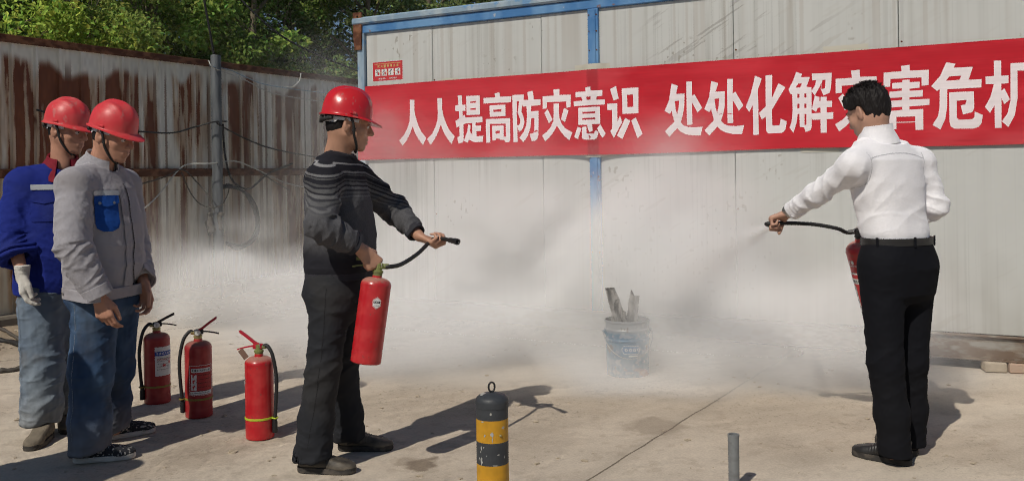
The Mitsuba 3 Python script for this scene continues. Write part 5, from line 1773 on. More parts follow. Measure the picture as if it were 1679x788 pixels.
leg_seam(J, 'r', tr, 'thread_dark', trk, shift=.01)
F = J['pel']
side = Polygon([(-.004, -.42), (.004, -.42), (.004, .30), (-.004, .30)])
shoe(middle, P_(487, 762, 4.14)[:2], P_(583, 762, 4.10)[:2], .285, 'leather_dusty', 'sole_dark')
shoe(middle, P_(553, 735, 4.46)[:2], P_(648, 735, 4.44)[:2], .285, 'leather_dusty', 'sole_dark')
J_MID = J

# ---------------------------------------------------------------- man in the white shirt (right), seen from behind
J = joints(
    neck=P_(1438, 226, 4.20), sl=P_(1400, 270, 4.07), sr=P_(1508, 266, 4.25), el=P_(1340, 318, 4.24), wl=P_(1293, 349, 4.42), er=P_(1535, 338, 4.23), wr=P_(1462, 384, 4.42),
    pelvis=P_(1471, 420, 4.15), hl=P_(1446, 440, 4.09), hr=P_(1499, 440, 4.20), kl=P_(1452, 590, 4.08), kr=P_(1493, 588, 4.20), al=P_(1470, 735, 4.09), ar=P_(1494, 722, 4.26),
    hem=P_(1470, 392, 4.15), torso=Frame(P_(1470, 392, 4.15), 116), pel=Frame(P_(1471, 420, 4.15), 112), toel=direction(142), toer=direction(120))
J['head'] = Frame(P_(1424, 184, 4.22), 119, 20, 0, .98)
white = thing('person', 'man in a white shirt and black trousers seen from behind spraying the hose', 'person', 'people watching and practising with extinguishers')


def hand_w_left(S):
    hand_solid(S, J['wl'], (-.80, .42, -.38), (-.15, -.1, -.95), -1, FIST, FIST_THUMB, s=1.0)


def hand_w_right(S):
    hand_solid(S, J['wr'], (-.86, .25, -.1), (-.1, .3, -.95), 1, FIST, FIST_THUMB, s=1.0)


human(J, 'skin_light', white, [hand_w_left, hand_w_right])
eyes_and_brows(white, J['head'])
hk = hair(white, J['head'], .012, low=-.066, spiky=.009, fringe=.006, seed=7, h=.0034)
tufts(hk, J['head'], 620, 3, .020)


def tuck(S, F):
    pass


top = upper(J, [(0, .156, .110, 0), (.07, .164, .118, .002), (.28, .160, .116, .005), (.55, .180, .120, -.004), (.78, .190, .110, -.018), (.93, .12, .08, -.02)],
            {'l': (.057, .049, .038, .82), 'r': (.057, .050, .040, .90)}, .044, folds=.0062, armk=.05, sleeve=.55, seed=31, yoke=.058)
sh = add('shirt', top, 'shirt_white', white, smooth=True, label='crisp white long sleeved shirt')
add('collar', collar_mesh(J, .064, .072, .046, 24, .10, .022, drop=.008), 'shirt_white', sh, smooth=40)
F = J['torso']
yk = []
for q in np.linspace(-.175, .175, 26):
    yk.append(q)
yk = np.array(yk)
seam = Polygon(np.vstack([np.column_stack([yk, .04 - .35 * yk ** 2 + .0022]), np.column_stack([yk, .04 - .35 * yk ** 2 - .0022])[::-1]]))
yq = np.linspace(-.165, .165, 22)
add('yoke_seam', patch(top, J['neck'] - [0, 0, .085] - F.f * .1, F.l * -1, UP, shapely.LineString(np.column_stack([yq, .012 - .9 * yq ** 2])).buffer(.0022), .0012, .02), 'thread_shade', sh, smooth=True)
for g in (-1, 1):
    add('armhole_seam', patch(top, J['neck'] - [0, 0, .20] - F.f * .1, F.l * -1, UP, shapely.LineString(spline([(g * .168, .13, 0), (g * .158, .03, 0), (g * .166, -.03, 0)], 12)[:, :2]).buffer(.0018), .0012, .02), 'thread_shade', sh, smooth=True)
d = unit(J['wl'] - J['el'])
c = J['el'] + (J['wl'] - J['el']) * .725
add('cuff', band_from_ring(slice_ring(top, c, d, c, .07, -.003), d, .055, .004), 'shirt_white', sh, smooth=40)
tr = lower(J, (P_(1471, 389, 4.15), .163, .116), .74, {'l': (.100, .073, .069, .045), 'r': (.098, .072, .066, .045)}, folds=.004, stack=.007, seed=41)
trk = add('trousers', tr, 'trousers_black', white, smooth=True)
rg = slice_ring(tr, P_(1471, 394, 4.15), UP, P_(1471, 394, 4.15), .3, .003)
bk = add('belt', band_from_ring(rg, UP, .034, .0035), 'leather_black', white, smooth=40)
for q in (2, 9, 16, 23, 30, 37):
    p = rg[q]
    out = unit((p - rg.mean(0)) * [1, 1, 0])
    m = rbox((.012, .006, .046), .002)
    m.apply_transform(frame_matrix(np.cross(out, UP) * -1, out, UP, p + out * .006))
    add('belt_loop', m, 'trousers_black', trk)
# phone pouch on the belt
shoe(white, P_(1497, 757, 4.07)[:2], P_(1403, 735, 4.26)[:2], .285, 'leather_black', 'sole_dark', lace=True)
shoe(white, P_(1502, 742, 4.20)[:2], P_(1452, 722, 4.42)[:2], .285, 'leather_black', 'sole_dark', lace=True)
for g in 'lr':
    pass
# wrist watch
c = J['wl'] + (J['el'] - J['wl']) * .075
d = unit(J['wl'] - J['el'])
e = unit(np.cross(d, [0.2, .2, 1]))
ring = np.array([c + .031 * math.cos(t) * e + .027 * math.sin(t) * np.cross(d, e) for t in np.linspace(0, 2 * np.pi, 28, endpoint=False)])
wk = add('wrist_watch', band_from_ring(ring, d, .017, .003), 'watch_steel', white, smooth=40)
out = unit(np.array([.15, -.85, .5]))
out = unit(out - d * (out @ d))
M = axis_frame(c + out * .028, out)
add('watch_case', moved(lathe([(0, .009), (.014, .009), (.0185, .006), (.0185, 0), (0, 0)], 22), M), 'watch_steel', wk, smooth=30)
add('watch_dial', moved(lathe([(0, .0098), (.0135, .0096)], 22), M), 'watch_face', wk)
J_WHITE = J

# ---------------------------------------------------------------- man in the grey jacket (left front)
J = joints(
    neck=P_(166, 270, 4.42), sr=P_(124, 302, 4.25), sl=P_(203, 304, 4.66), er=P_(119, 402, 4.16), wr=P_(163, 486, 4.20), el=P_(218, 400, 4.70), wl=P_(236, 464, 4.50),
    pelvis=P_(172, 478, 4.45), hr=P_(157, 498, 4.36), hl=P_(192, 494, 4.54), kr=P_(150, 610, 4.33), kl=P_(188, 603, 4.58), ar=P_(147, 735, 4.33), al=P_(183, 690, 4.68),
    hem=P_(166, 484, 4.45), torso=Frame(P_(166, 484, 4.45), -19), pel=Frame(P_(172, 478, 4.45), -17), toer=direction(8), toel=direction(12))
J['head'] = Frame(P_(187, 222, 4.40), -16, 16, 0, 1.0)
grey = thing('person', 'man in red helmet and light grey work jacket with a blue chest pocket watching', 'person', 'people watching and practising with extinguishers')


def hand_g_right(S):
    hand_solid(S, J['wr'], (.28, .02, -.96), (.10, .97, .10), 1, LOOSE, LOOSE_THUMB, s=1.06)


def hand_g_left(S):
    hand_solid(S, J['wl'], (.20, -.15, -.95), (-.3, -.9, -.1), -1, LOOSE, LOOSE_THUMB, s=1.0)


human(J, 'skin_brown', grey, [hand_g_right, hand_g_left])
eyes_and_brows(grey, J['head'])
hair(grey, J['head'], .007, spiky=.003, seed=9)
helmet(grey, J['head'], 'helmet_red_faded', 'faded dusty red safety helmet')
top = upper(J, [(0, .178, .146, .02), (.05, .184, .154, .02), (.25, .186, .158, .025), (.55, .186, .148, .02), (.82, .172, .120, 0), (.95, .11, .080, -.01)],
            {'r': (.078, .070, .054, .95), 'l': (.078, .070, .054, .94)}, .064, folds=.0075, seed=51)
jk = add('jacket', top, 'jacket_grey', grey, smooth=True, label='light grey work jacket')
add('collar', collar_mesh(J, .066, .078, .042, 20, .25, .028), 'jacket_grey', jk, smooth=40)
F = J['torso']
add('hem_band', band_from_ring(slice_ring(top, J['hem'] + [0, 0, .028], UP, J['hem'], .32, .001), UP, .052, .004), 'jacket_grey', jk, smooth=40)
rc = J['neck'] + F.f * .1 - F.l * .085
ex, ey = unit(F.l + F.f * .55), UP
pocket = Polygon([(-.058, -.06), (-.05, -.085), (-.02, -.10), (.02, -.10), (.05, -.085), (.058, -.06), (.058, .06), (-.058, .06)])
po = add('chest_pocket', patch(top, rc - [0, 0, .215], ex, ey, pocket, .005), 'patch_blue', jk, smooth=True, label='bright blue chest pocket')
add('pocket_flap', patch(top, rc - [0, 0, .172], ex, ey, Polygon([(-.062, .025), (-.062, -.012), (0, -.028), (.062, -.012), (.062, .025)]), .011), 'patch_blue', po, smooth=True)
for q in (-.035, .035):
    add('snap', patch(top, rc - [0, 0, .178], ex, ey, shapely.Point(q, -.003).buffer(.007), .0135, .004), 'button_metal', po, smooth=True)
add('chest_stripe', patch(top, rc - [0, 0, .135], ex, ey, shapely.box(-.064, -.012, .074, .012), .006), 'reflective_tape', jk, smooth=True)
zx = np.linspace(-.36, .13, 30)
fr = J['neck'] + F.f * .1 - [0, 0, .22]
zs = Polygon(np.vstack([np.column_stack([.012 + .006 * np.sin(zx * 30), zx]), np.column_stack([-.028 + .004 * np.sin(zx * 23), zx])[::-1]]))
add('front_placket', patch(top, fr + F.l * .004, F.l, UP, zs, .007), 'jacket_grey', jk, smooth=True)
zs = Polygon(np.vstack([np.column_stack([.028 + .006 * np.sin(zx * 30), zx]), np.column_stack([.022 + .006 * np.sin(zx * 30), zx])[::-1]]))
add('open_zip', patch(top, fr + F.l * .006, F.l, UP, zs, .004), 'dark_lining', jk, smooth=True)
for q in (-.10, -.06):
    p = patch(top, J['hem'] + [0, 0, .028] - F.l * .1 + F.f * q, F.f, UP, shapely.Point(0, 0).buffer(.008), .010, .004)
    add('hem_button', p, 'button_metal', jk, smooth=True)
for a, k in (('r', .90), ('l', .88)):
    d = unit(J['w' + a] - J['e' + a])
    c = J['e' + a] + (J['w' + a] - J['e' + a]) * k
    add('cuff', band_from_ring(slice_ring(top, c, d, c, .09, .001), d, .05, .004), 'jacket_grey', jk, smooth=40)
tr = lower(J, (P_(171, 470, 4.45), .172, .142), .70, {'r': (.108, .089, .086, .050), 'l': (.104, .084, .080, .052)}, folds=.009, stack=.013, seed=61)
trk = add('trousers', tr, 'denim_indigo', grey, smooth=True, label='dark blue worn jeans')
leg_seam(J, 'r', tr, 'thread_denim', trk, shift=-.02)
shoe(grey, on_ground(118, 757)[:2], on_ground(221, 748)[:2], .29, 'shoe_knit', 'sole_white', .024)
shoe(grey, on_ground(163, 722)[:2], on_ground(243, 707)[:2], .29, 'shoe_knit', 'sole_white', .024)
J_GREY = J

# ---------------------------------------------------------------- man in the blue jacket (far left)
J = joints(
    neck=P_(103, 270, 4.80), sr=P_(40, 302, 4.72), sl=P_(138, 300, 4.98), er=P_(20, 388, 4.66), wr=P_(37, 449, 4.58), el=P_(150, 400, 5.0), wl=P_(150, 470, 4.92),
    pelvis=P_(88, 478, 4.80), hr=P_(68, 500, 4.74), hl=P_(108, 500, 4.86), kr=P_(70, 602, 4.72), kl=P_(112, 600, 4.92), ar=P_(68, 704, 4.74), al=P_(110, 686, 5.0),
    hem=P_(88, 478, 4.80), torso=Frame(P_(88, 478, 4.8), -58), pel=Frame(P_(88, 478, 4.8), -62), toer=direction(-88), toel=direction(-55))
J['head'] = Frame(P_(112, 213, 4.78), -14, 10, 0, 1.0)
blue = thing('person', 'man in red helmet, blue work jacket with maroon collar and one white glove', 'person', 'people watching and practising with extinguishers')


def hand_b_right(S):
    hand_solid(S, J['wr'], (.12, -.15, -.97), (.75, .45, .1), 1, LOOSE, LOOSE_THUMB, s=1.0)


def hand_b_left(S):
    hand_solid(S, J['wl'], (.1, -.2, -.95), (-.8, .2, -.1), -1, LOOSE, LOOSE_THUMB, s=1.0)


human(J, 'skin_brown', blue, [hand_b_right, hand_b_left])
eyes_and_brows(blue, J['head'])
hair(blue, J['head'], .006, spiky=.002, seed=12)
helmet(blue, J['head'], 'helmet_red_faded', 'dull scuffed red safety helmet')
S = Solid()
hand_solid(S, J['wr'], (.12, -.15, -.97), (.75, .45, .1), 1, LOOSE, LOOSE_THUMB, s=1.03, grow=.0035)
S.add(cone(J['wr'] + [0, 0, .035], J['wr'] - [0, 0, .02], .036, .030), .01)
S.keep(half(J['wr'] + [0, 0, .045], UP))
m = S.mesh(J['wr'] - [.13, .13, .26], J['wr'] + [.13, .13, .1], .0034)
m = trimesh.Trimesh(np.array(m.vertices) + vertex_normals(m) * (.0022 * np.sin(np.array(m.vertices)[:, 2] * 900) * np.clip((np.array(m.vertices)[:, 2] - J['wr'][2] + .02) / .02, 0, 1))[:, None], m.faces, process=False)
add('glove', m, 'glove_cotton', blue, smooth=True, label='grubby white cotton glove')
top = upper(J, [(0, .186, .140, .0), (.06, .192, .146, .004), (.3, .194, .150, .010), (.6, .198, .140, .0), (.84, .186, .115, -.012), (.95, .11, .085, -.01)],
            {'r': (.084, .080, .070, .62), 'l': (.082, .074, .060, .9)}, .064, folds=.0065, seed=71)
jk = add('jacket', top, 'jacket_blue', blue, smooth=True, label='royal blue work jacket with rolled sleeve')
add('collar', collar_mesh(J, .066, .080, .044, 26, .28, .032), 'collar_maroon', jk, smooth=40, label='maroon collar')
F = J['torso']
d = unit(J['wr'] - J['er'])
c = J['er'] + (J['wr'] - J['er']) * .52
rg = slice_ring(top, c, d, c, .10, .004)
add('rolled_cuff', cat([ring_band(rg - d * .018, .013), ring_band(rg + d * .008 + [0.004, 0, 0], .014)]), 'jacket_blue', jk, smooth=True)
rc = J['neck'] + F.f * .1 - F.l * .095
ex = unit(F.l + F.f * .3)
add('chest_stripe', patch(top, rc - [0, 0, .115], ex, UP, shapely.box(-.065, -.014, .065, .014), .005), 'reflective_tape', jk, smooth=True)
po = add('chest_pocket', patch(top, rc - [0, 0, .215], ex, UP, shapely.box(-.06, -.075, .06, .065), .005), 'jacket_blue', jk, smooth=True)
add('pocket_flap', patch(top, rc - [0, 0, .172], ex, UP, Polygon([(-.064, .024), (-.064, -.014), (0, -.028), (.064, -.014), (.064, .024)]), .011), 'jacket_blue', po, smooth=True)
add('front_placket', patch(top, J['neck'] + F.f * .1 - [0, 0, .22], F.l, UP, shapely.box(-.022, -.34, .022, .13), .006), 'jacket_blue', jk, smooth=True)
tr = lower(J, (P_(88, 470, 4.80), .172, .140), .74, {'r': (.108, .094, .087, .082), 'l': (.104, .090, .084, .075)}, folds=.010, stack=.014, seed=81)
trk = add('trousers', tr, 'denim_washed', blue, smooth=True, label='pale washed blue jeans stained with earth')
leg_seam(J, 'r', tr, 'thread_denim', trk, out=unit(np.array([-.45, -.9, 0])), shift=-.03)
shoe(blue, on_ground(78, 716)[:2] + [0, .02], on_ground(46, 741)[:2], .28, 'shoe_suede', 'sole_dark')
shoe(blue, on_ground(106, 692)[:2], on_ground(112, 708)[:2], .28, 'shoe_suede', 'sole_dark')

# ---------------------------------------------------------------- two bystanders just outside the frame, whose shadows fall into it
def bystander(x, y, label, seed):
    o = np.array([x, y, 0])
    yaw = 50
    F = Frame(o, yaw)
    q = F.p
    J = joints(neck=q(-.02, 0, 1.47), sr=q(0, -.18, 1.40), sl=q(0, .18, 1.40), er=q(-.02, -.25, 1.12), el=q(-.02, .25, 1.12), wr=q(.04, -.26, .87), wl=q(.04, .26, .87),
               pelvis=q(0, 0, .92), hr=q(0, -.09, .88), hl=q(0, .09, .88), kr=q(.01, -.11, .48), kl=q(.01, .11, .48), ar=q(-.02, -.12, .09), al=q(-.02, .12, .09),
               hem=q(0, 0, .86), torso=F, pel=F, toer=F.f, toel=F.f)
    J['torso'] = Frame(q(0, 0, .86), yaw)
    J['head'] = Frame(q(.01, 0, 1.60), yaw, 8)
    t = thing('person', label, 'person', 'people watching and practising with extinguishers')
    human(J, 'skin_brown', t, [lambda S: hand_solid(S, J['wr'], (0.1, 0, -1), -F.l * -1, 1, LOOSE, LOOSE_THUMB), lambda S: hand_solid(S, J['wl'], (0.1, 0, -1), -F.l, -1, LOOSE, LOOSE_THUMB)], h=.009)
    helmet(t, J['head'], 'helmet_red_faded', None)
    top = upper(J, [(0, .18, .14, 0), (.3, .19, .15, .01), (.6, .195, .14, 0), (.84, .185, .115, -.01), (.95, .11, .085, -.01)], {'r': (.085, .075, .056, .95), 'l': (.085, .075, .056, .95)}, .064, h=.009, seed=seed)
    add('jacket', top, 'jacket_blue', t, smooth=True)
    tr = lower(J, (q(0, 0, .93), .17, .14), .76, {'r': (.105, .09, .085, .08), 'l': (.105, .09, .085, .08)}, h=.009, seed=seed)
    add('trousers', tr, 'denim_indigo', t, smooth=True)
    for g in (-1, 1):
        shoe(t, q(-.07, g * .12, 0)[:2], q(.20, g * .14, 0)[:2], .28, 'shoe_suede', 'sole_dark')


bystander(-2.72, 3.12, 'worker in blue jacket standing just outside the lower left edge', 5)
# ================================================================= extinguishers
def red_paint(p, n, uv):
    k = fbm(p.x * 20, p.y * 20, p.z * 20, 4)
    c = mix((0.42, 0.010, 0.016), (0.47, 0.028, 0.030), smoothstep(0.35, 0.7, k))
    chip = smoothstep(0.73, 0.77, fbm(p.x * 60, p.y * 60, p.z * 60, 3))
    c = mix(c, mi.Color3f(0.20, 0.06, 0.05), chip * 0.6)
    up = smoothstep(0.25, 0.95, n.z) * smoothstep(0.3, 0.55, fbm(p.x * 30, p.y * 30, p.z * 30, 3) + 0.15)
    return mix(c, mi.Color3f(0.36, 0.27, 0.21), up * 0.65)


def red_old(p, n, uv):
    k = fbm(p.x * 20, p.y * 20, p.z * 20, 4)
    c = mix((0.27, 0.014, 0.018), (0.33, 0.035, 0.034), smoothstep(0.35, 0.7, k))
    up = smoothstep(0.25, 0.95, n.z) * smoothstep(0.3, 0.55, fbm(p.x * 30, p.y * 30, p.z * 30, 3) + 0.1)
    return mix(c, mi.Color3f(0.25, 0.19, 0.15), up * 0.5)


plain('extinguisher_red', proc(red_paint), rough=0.28, spec=0.5, coat=0.25)
plain('extinguisher_red_old', proc(red_old), rough=0.38, spec=0.45)
plain('red_plastic', (0.42, 0.012, 0.030), rough=0.4)
plain('black_plastic', (0.016, 0.016, 0.017), rough=0.4)
plain('brass', proc(dirty((0.42, 0.36, 0.16), (0.22, 0.20, 0.10), 30)), rough=0.4, metallic=0.6)
plain('olive_paint', proc(dirty((0.17, 0.19, 0.06), (0.10, 0.10, 0.05), 30)), rough=0.6)
plain('chrome', (0.55, 0.55, 0.55), rough=0.25, metallic=0.9)
plain('gauge_white', (0.62, 0.62, 0.60), rough=0.3)
plain('band_lime', (0.42, 0.50, 0.035), rough=0.5)
plain('band_dull', (0.22, 0.17, 0.035), rough=0.6)
plain('label_white', proc(dirty((0.62, 0.62, 0.61), (0.46, 0.44, 0.41), 25)), rough=0.5)
plain('label_red', (0.36, 0.020, 0.024), rough=0.45)
plain('label_blue', (0.020, 0.055, 0.30), rough=0.45)
plain('label_black', (0.025, 0.024, 0.024), rough=0.5)
plain('label_gold', (0.52, 0.38, 0.14), rough=0.5)
plain('label_scarlet', (0.46, 0.03, 0.035), rough=0.5)
plain('tag_card', (0.17, 0.10, 0.075), rough=0.8)

# small stroke letters on a 10 x 10 grid
STROKES = {
    'shou': [((2, 9), (8, 9.6)), ((1.5, 7), (8.5, 7)), ((.5, 4.4), (9.5, 4.4)), ((5, 9), (5, .8)), ((5, .8), (3.4, 1.4))],
    'ti': [((2, 9.6), (2, .6)), ((.6, 7.4), (3.4, 7.4)), ((.5, 3.6), (3.6, 5)), ((4.6, 9.2), (8.8, 9.2), (8.8, 6), (4.6, 6), (4.6, 9.2)), ((4.6, 7.6), (8.8, 7.6)), ((4, 4.6), (9.5, 4.6)), ((6.8, 4.6), (6.8, 1)), ((5, 3.4), (4, .6)), ((5, 1.6), (9.6, .8)), ((6.8, 2.8), (9, 2.8))],
    'shi': [((.6, 7.6), (9.4, 7.6)), ((1, 4.8), (5, 4.8)), ((3, 4.8), (3, 1.6)), ((.8, 1), (5.2, 2)), ((6, 9.8), (7, 3.4), (9, .6), (9.4, 2)), ((7.6, 9.4), (8.8, 8.6))],
    'gan': [((1.6, 8.8), (8.4, 8.8)), ((.5, 5), (9.5, 5)), ((5, 8.8), (5, .4))],
    'fen': [((2.4, 9.6), (2.4, .5)), ((.5, 5.8), (4.4, 5.8)), ((.9, 8.6), (1.5, 6.8)), ((4, 8.6), (3.4, 6.8)), ((2.4, 5.4), (.6, 2)), ((2.4, 5.2), (4.2, 3)), ((6.2, 9.2), (4.8, 5.6)), ((7.8, 9.2), (9.6, 5.6)), ((5.4, 4.8), (8.6, 4.8), (8.2, .8), (7.4, 1.2)), ((6.8, 4.8), (5, .6))],
    'mie': [((1, 9.2), (9, 9.2)), ((5, 8.8), (5, 5), (1, .6)), ((5, 5), (9.2, .6)), ((2.4, 7), (1.6, 4.6)), ((8.2, 7), (7, 4.6))],
    'huo': [((5, 9.6), (5, 5), (1, .6)), ((5, 5), (9.2, .6)), ((2.2, 7), (1.4, 4.6)), ((8.4, 7), (7, 4.6))],
    'qi': [((1.2, 9.4), (4.2, 9.4), (4.2, 6.8), (1.2, 6.8), (1.2, 9.4)), ((5.8, 9.4), (8.8, 9.4), (8.8, 6.8), (5.8, 6.8), (5.8, 9.4)), ((.6, 5.4), (9.4, 5.4)), ((5, 6.4), (1, 3.4)), ((5, 5.4), (9, 3.4)), ((1.2, 3.2), (4.2, 3.2), (4.2, .5), (1.2, .5), (1.2, 3.2)), ((5.8, 3.2), (8.8, 3.2), (8.8, .5), (5.8, .5), (5.8, 3.2))],
    'shi2': [((2.4, 9.6), (.6, 5.6)), ((1.7, 7.2), (1.7, .5)), ((3.4, 8.2), (9.6, 8.2)), ((4, 6.6), (9, 6.6), (9, 4.4), (4, 4.4), (4, 6.6)), ((6.5, 9.6), (6.5, 4), (3.4, .6)), ((4.4, 3.2), (9.6, .6))],
    'yong': [((1.8, 9.2), (1.8, 3.4), (.6, .6)), ((1.8, 9.2), (8.6, 9.2), (8.6, .8), (7.4, 1)), ((1.8, 6.4), (8.6, 6.4)), ((1.8, 3.8), (8.6, 3.8)), ((5.2, 9.2), (5.2, .8))],
    'fang': [((5, 9.8), (5.4, 8.6)), ((.8, 7.6), (9.2, 7.6)), ((4, 7.6), (3.4, 3.4), (1, .5)), ((3.8, 5), (8.2, 5), (7.6, .8), (6.2, 1.2))],
    'fa': [((1, 9.2), (2.2, 8.2)), ((.6, 6.4), (1.8, 5.4)), ((.8, .8), (2.4, 4)), ((4, 7.8), (9, 7.8)), ((3.2, 5), (9.6, 5)), ((6.4, 9.6), (6.4, 5), (4.2, 1.2), (9, 1.6)), ((7.8, 3.4), (9.4, .6))],
}


def glyph_row(names, x, y, size, gap=1.12, pen=0.10):
    out = []
    for q, nme in enumerate(names):
        for st in STROKES[nme]:
            pts = [(x + q * size * gap + a * size / 10, y + b * size / 10) for a, b in st]
            out.append(shapely.LineString(pts).buffer(size * pen * 0.5, cap_style=2, join_style=2))
    return shapely.union_all(out)


def small_print(x0, x1, y, h, seed, pitch=None):
    """Lines of print too small to read: a row of tiny uneven marks."""
    r = np.random.default_rng(seed)
    out, x = [], x0
    while x < x1 - h * .5:
        out.append(shapely.box(x, y + r.uniform(0, .12) * h, x + h * .22, y + h))
        out.append(shapely.box(x, y + h * .38, x + h * .72, y + h * .6))
        if r.random() < .6:
            out.append(shapely.box(x + h * .5, y, x + h * .72, y + h * .9))
        x += h * 1.08
    return shapely.union_all(out)


def extinguisher(label, base, axis, face, R, Hc, paint, lever_side, lever_up, hose_side, style, held=None, hose_path=None, handle_mat='black_plastic', lever_mat='black_plastic', band=None, collar='brass', group='fire extinguishers', hang_tag=False, gauge=True):
    """base: centre of the foot; axis: up; face: the way the label faces. lever_side: +1 when the levers point to the label's right."""
    key = thing('fire_extinguisher', label, 'fire extinguisher', group)
    up = unit(axis)
    fy = unit(np.asarray(face, float) - up * (np.asarray(face, float) @ up))     # outwards through the label
    fx = np.cross(fy, up) * -1
    fx = np.cross(up, fy)
    M = frame_matrix(fx, np.cross(up, fx), up, base)                 # local: x to the label's right as seen by the viewer, -y towards the viewer
    M = frame_matrix(fx, -fy, up, base)
    if np.linalg.det(M[:3, :3]) < 0:
        fx = -fx
        M = frame_matrix(fx, -fy, up, base)
    sh = R * .62
    pr = [(0, .006), (R * .86, .006), (R * .90, 0), (R * .985, .004), (R, .012), (R, .050), (R * .985, .054), (R * .985, .058), (R * .997, .062), (R * .997, Hc - sh - .006),
          (R * 1.004, Hc - sh - .004), (R * 1.004, Hc - sh), (R * .995, Hc - sh + .003)]
    for t in np.linspace(.08, 1, 9):
        pr.append((R * (.32 + .675 * math.cos(t * math.pi / 2)), Hc - sh + (sh - .010) * math.sin(t * math.pi / 2)))
    pr += [(R * .30, Hc + .004), (0, Hc + .004)]
    add('cylinder', moved(lathe(pr, 44), M), paint, key, smooth=35)
    v0 = Hc - .002
    vm = cat([lathe([(.021, v0), (.021, v0 + .012), (.024, v0 + .013), (.024, v0 + .022), (.0165, v0 + .026), (.0165, v0 + .050), (.012, v0 + .054), (0, v0 + .054)], 20)])
    vk = add('valve', moved(vm, M), collar, key, smooth=35)
    z = v0 + .036
    L = lever_side
    body = rbox((.052, .024, .028), .005, (L * .004, 0, z + .006))
    add('valve_block', moved(body, M), handle_mat, vk)
    # carrying handle below, lever above
    hp = np.array([(L * .008, 0, z + .008), (L * .045, 0, z + .006), (L * .085, 0, z - .002), (L * .112, 0, z - .010)])

    def strip(path, w, t):
        p = spline(path, 14)
        prof = [(-w / 2, -t / 2), (w / 2, -t / 2), (w / 2, t / 2), (-w / 2, t / 2)]
        V = []
        tg = np.gradient(p, axis=0)
        for q in range(len(p)):
            n = unit(np.cross(tg[q], [0, 1, 0]))
            s = 1 - .25 * q / len(p)
            for a, b in prof:
                V.append(p[q] + np.array([0, a * s, 0]) + n * b)
        i, j = np.meshgrid(np.arange(len(p) - 1), np.arange(4), indexing='ij')
        k = np.stack([i * 4 + j, i * 4 + (j + 1) % 4, (i + 1) * 4 + (j + 1) % 4, (i + 1) * 4 + j], -1).reshape(-1, 4)
        e = (len(p) - 1) * 4
        F = np.vstack([k[:, [0, 1, 2]], k[:, [0, 2, 3]], [[0, 2, 1], [0, 3, 2], [e, e + 1, e + 2], [e, e + 2, e + 3]]])
        return trimesh.Trimesh(np.array(V), F, process=False)
    add('carrying_handle', moved(strip(hp, .022, .006), M), handle_mat, key)
    lp = np.array([(-L * .010, 0, z + .012), (L * .020, 0, z + .026), (L * .055, 0, z + .030 + lever_up * .45), (L * .100, 0, z + .034 + lever_up)])
    add('lever', moved(cat([strip(lp, .024, .007), strip(lp * [1, 1, 1] + [0, 0, -.006], .012, .008)]), M), lever_mat, key)
    if gauge:
        gm = lathe([(0, .020), (.0145, .020), (.0165, .017), (.0165, .004), (.007, .002), (.007, -.012)], 24)
        G = M @ frame_matrix([1, 0, 0], [0, 0, 1], [0, -1, 0], [-L * .002, -.012, z + .004])
        gk = add('pressure_gauge', moved(gm, G), 'chrome', key, smooth=30)
        add('gauge_dial', moved(lathe([(0, .0206), (.0128, .0204)], 24), G), 'gauge_white', gk)
        add('gauge_needle', moved(rbox((.0018, .011, .0008), .0002, (0, .002, .0212)), G), 'label_black', gk)
    pin = np.array([(-L * .004, .013, z + .022), (-L * .010, -.02, z + .022), (-L * .016, -.03, z + .014), (-L * .012, -.024, z + .004)])
    add('safety_pin', moved(tube(spline(pin, 12), .0016, 5), M), 'chrome', key, smooth=True)
    if hang_tag:
        add('hang_tag', moved(moved(rbox((.030, .002, .055), .0006), frame_matrix(unit([.8, 0, .6]), [0, 1, 0], unit([-.6, 0, .8]), [L * .075, -.018, z - .03])), M), 'tag_card', key)
    # hose
    hs = hose_side
    if hose_path is None:
        pth = np.array([(hs * .020, 0, z + .004), (hs * .045, -.004, z + .010), (hs * (R + .004), -.012, z - .035), (hs * (R + .024), -.016, Hc - .10), (hs * (R + .024), -.016, Hc * .55), (hs * (R + .014), -.014, Hc * .25), (hs * (R + .012), -.012, .085)])
        hose = spline(pth, 50)
        hose_w = (M @ np.c_[hose, np.ones(len(hose))].T).T[:, :3]
        add('hose', tube(hose_w, .0095, 10), 'black_rubber', key, smooth=True)
        nz = lathe([(0, 0), (.0125, 0), (.0135, .006), (.0135, .052), (.011, .060), (.011, .072), (0, .072)], 16)
        add('nozzle', moved(nz, M @ frame_matrix([1, 0, 0], [0, 1, 0], [0, 0, 1], pth[-1] + [0, 0, -.055])), 'black_plastic', key, smooth=30)
        fit = lathe([(0, 0), (.0125, 0), (.0125, .02), (0, .02)], 6)
        add('hose_nut', moved(fit, M @ axis_frame([hs * .018, 0, z + .003], [hs, 0, .12])), collar, key)
    else:
        start = (M @ np.array([hs * .018, 0, z + .006, 1]))[:3]
        s2 = (M @ np.array([hs * .055, 0, z + .010, 1]))[:3]
        hose = spline([start, s2] + [np.asarray(q, float) for q in hose_path], 60)
        add('hose', tube(hose, .0095, 10), 'black_rubber', key, smooth=True)
        d = unit(hose[-1] - hose[-3])
        nz = lathe([(0, -.02), (.0118, -.02), (.0128, -.012), (.0128, .030), (.0145, .034), (.0145, .060), (.011, .062), (.007, .058), (0, .05)], 16)
        add('nozzle', moved(nz, axis_frame(hose[-1], d)), 'black_plastic', key, smooth=30)
        fit = lathe([(0, 0), (.0135, 0), (.0135, .026), (0, .026)], 6)
        add('hose_nut', moved(fit, axis_frame(start, s2 - start)), collar, key)
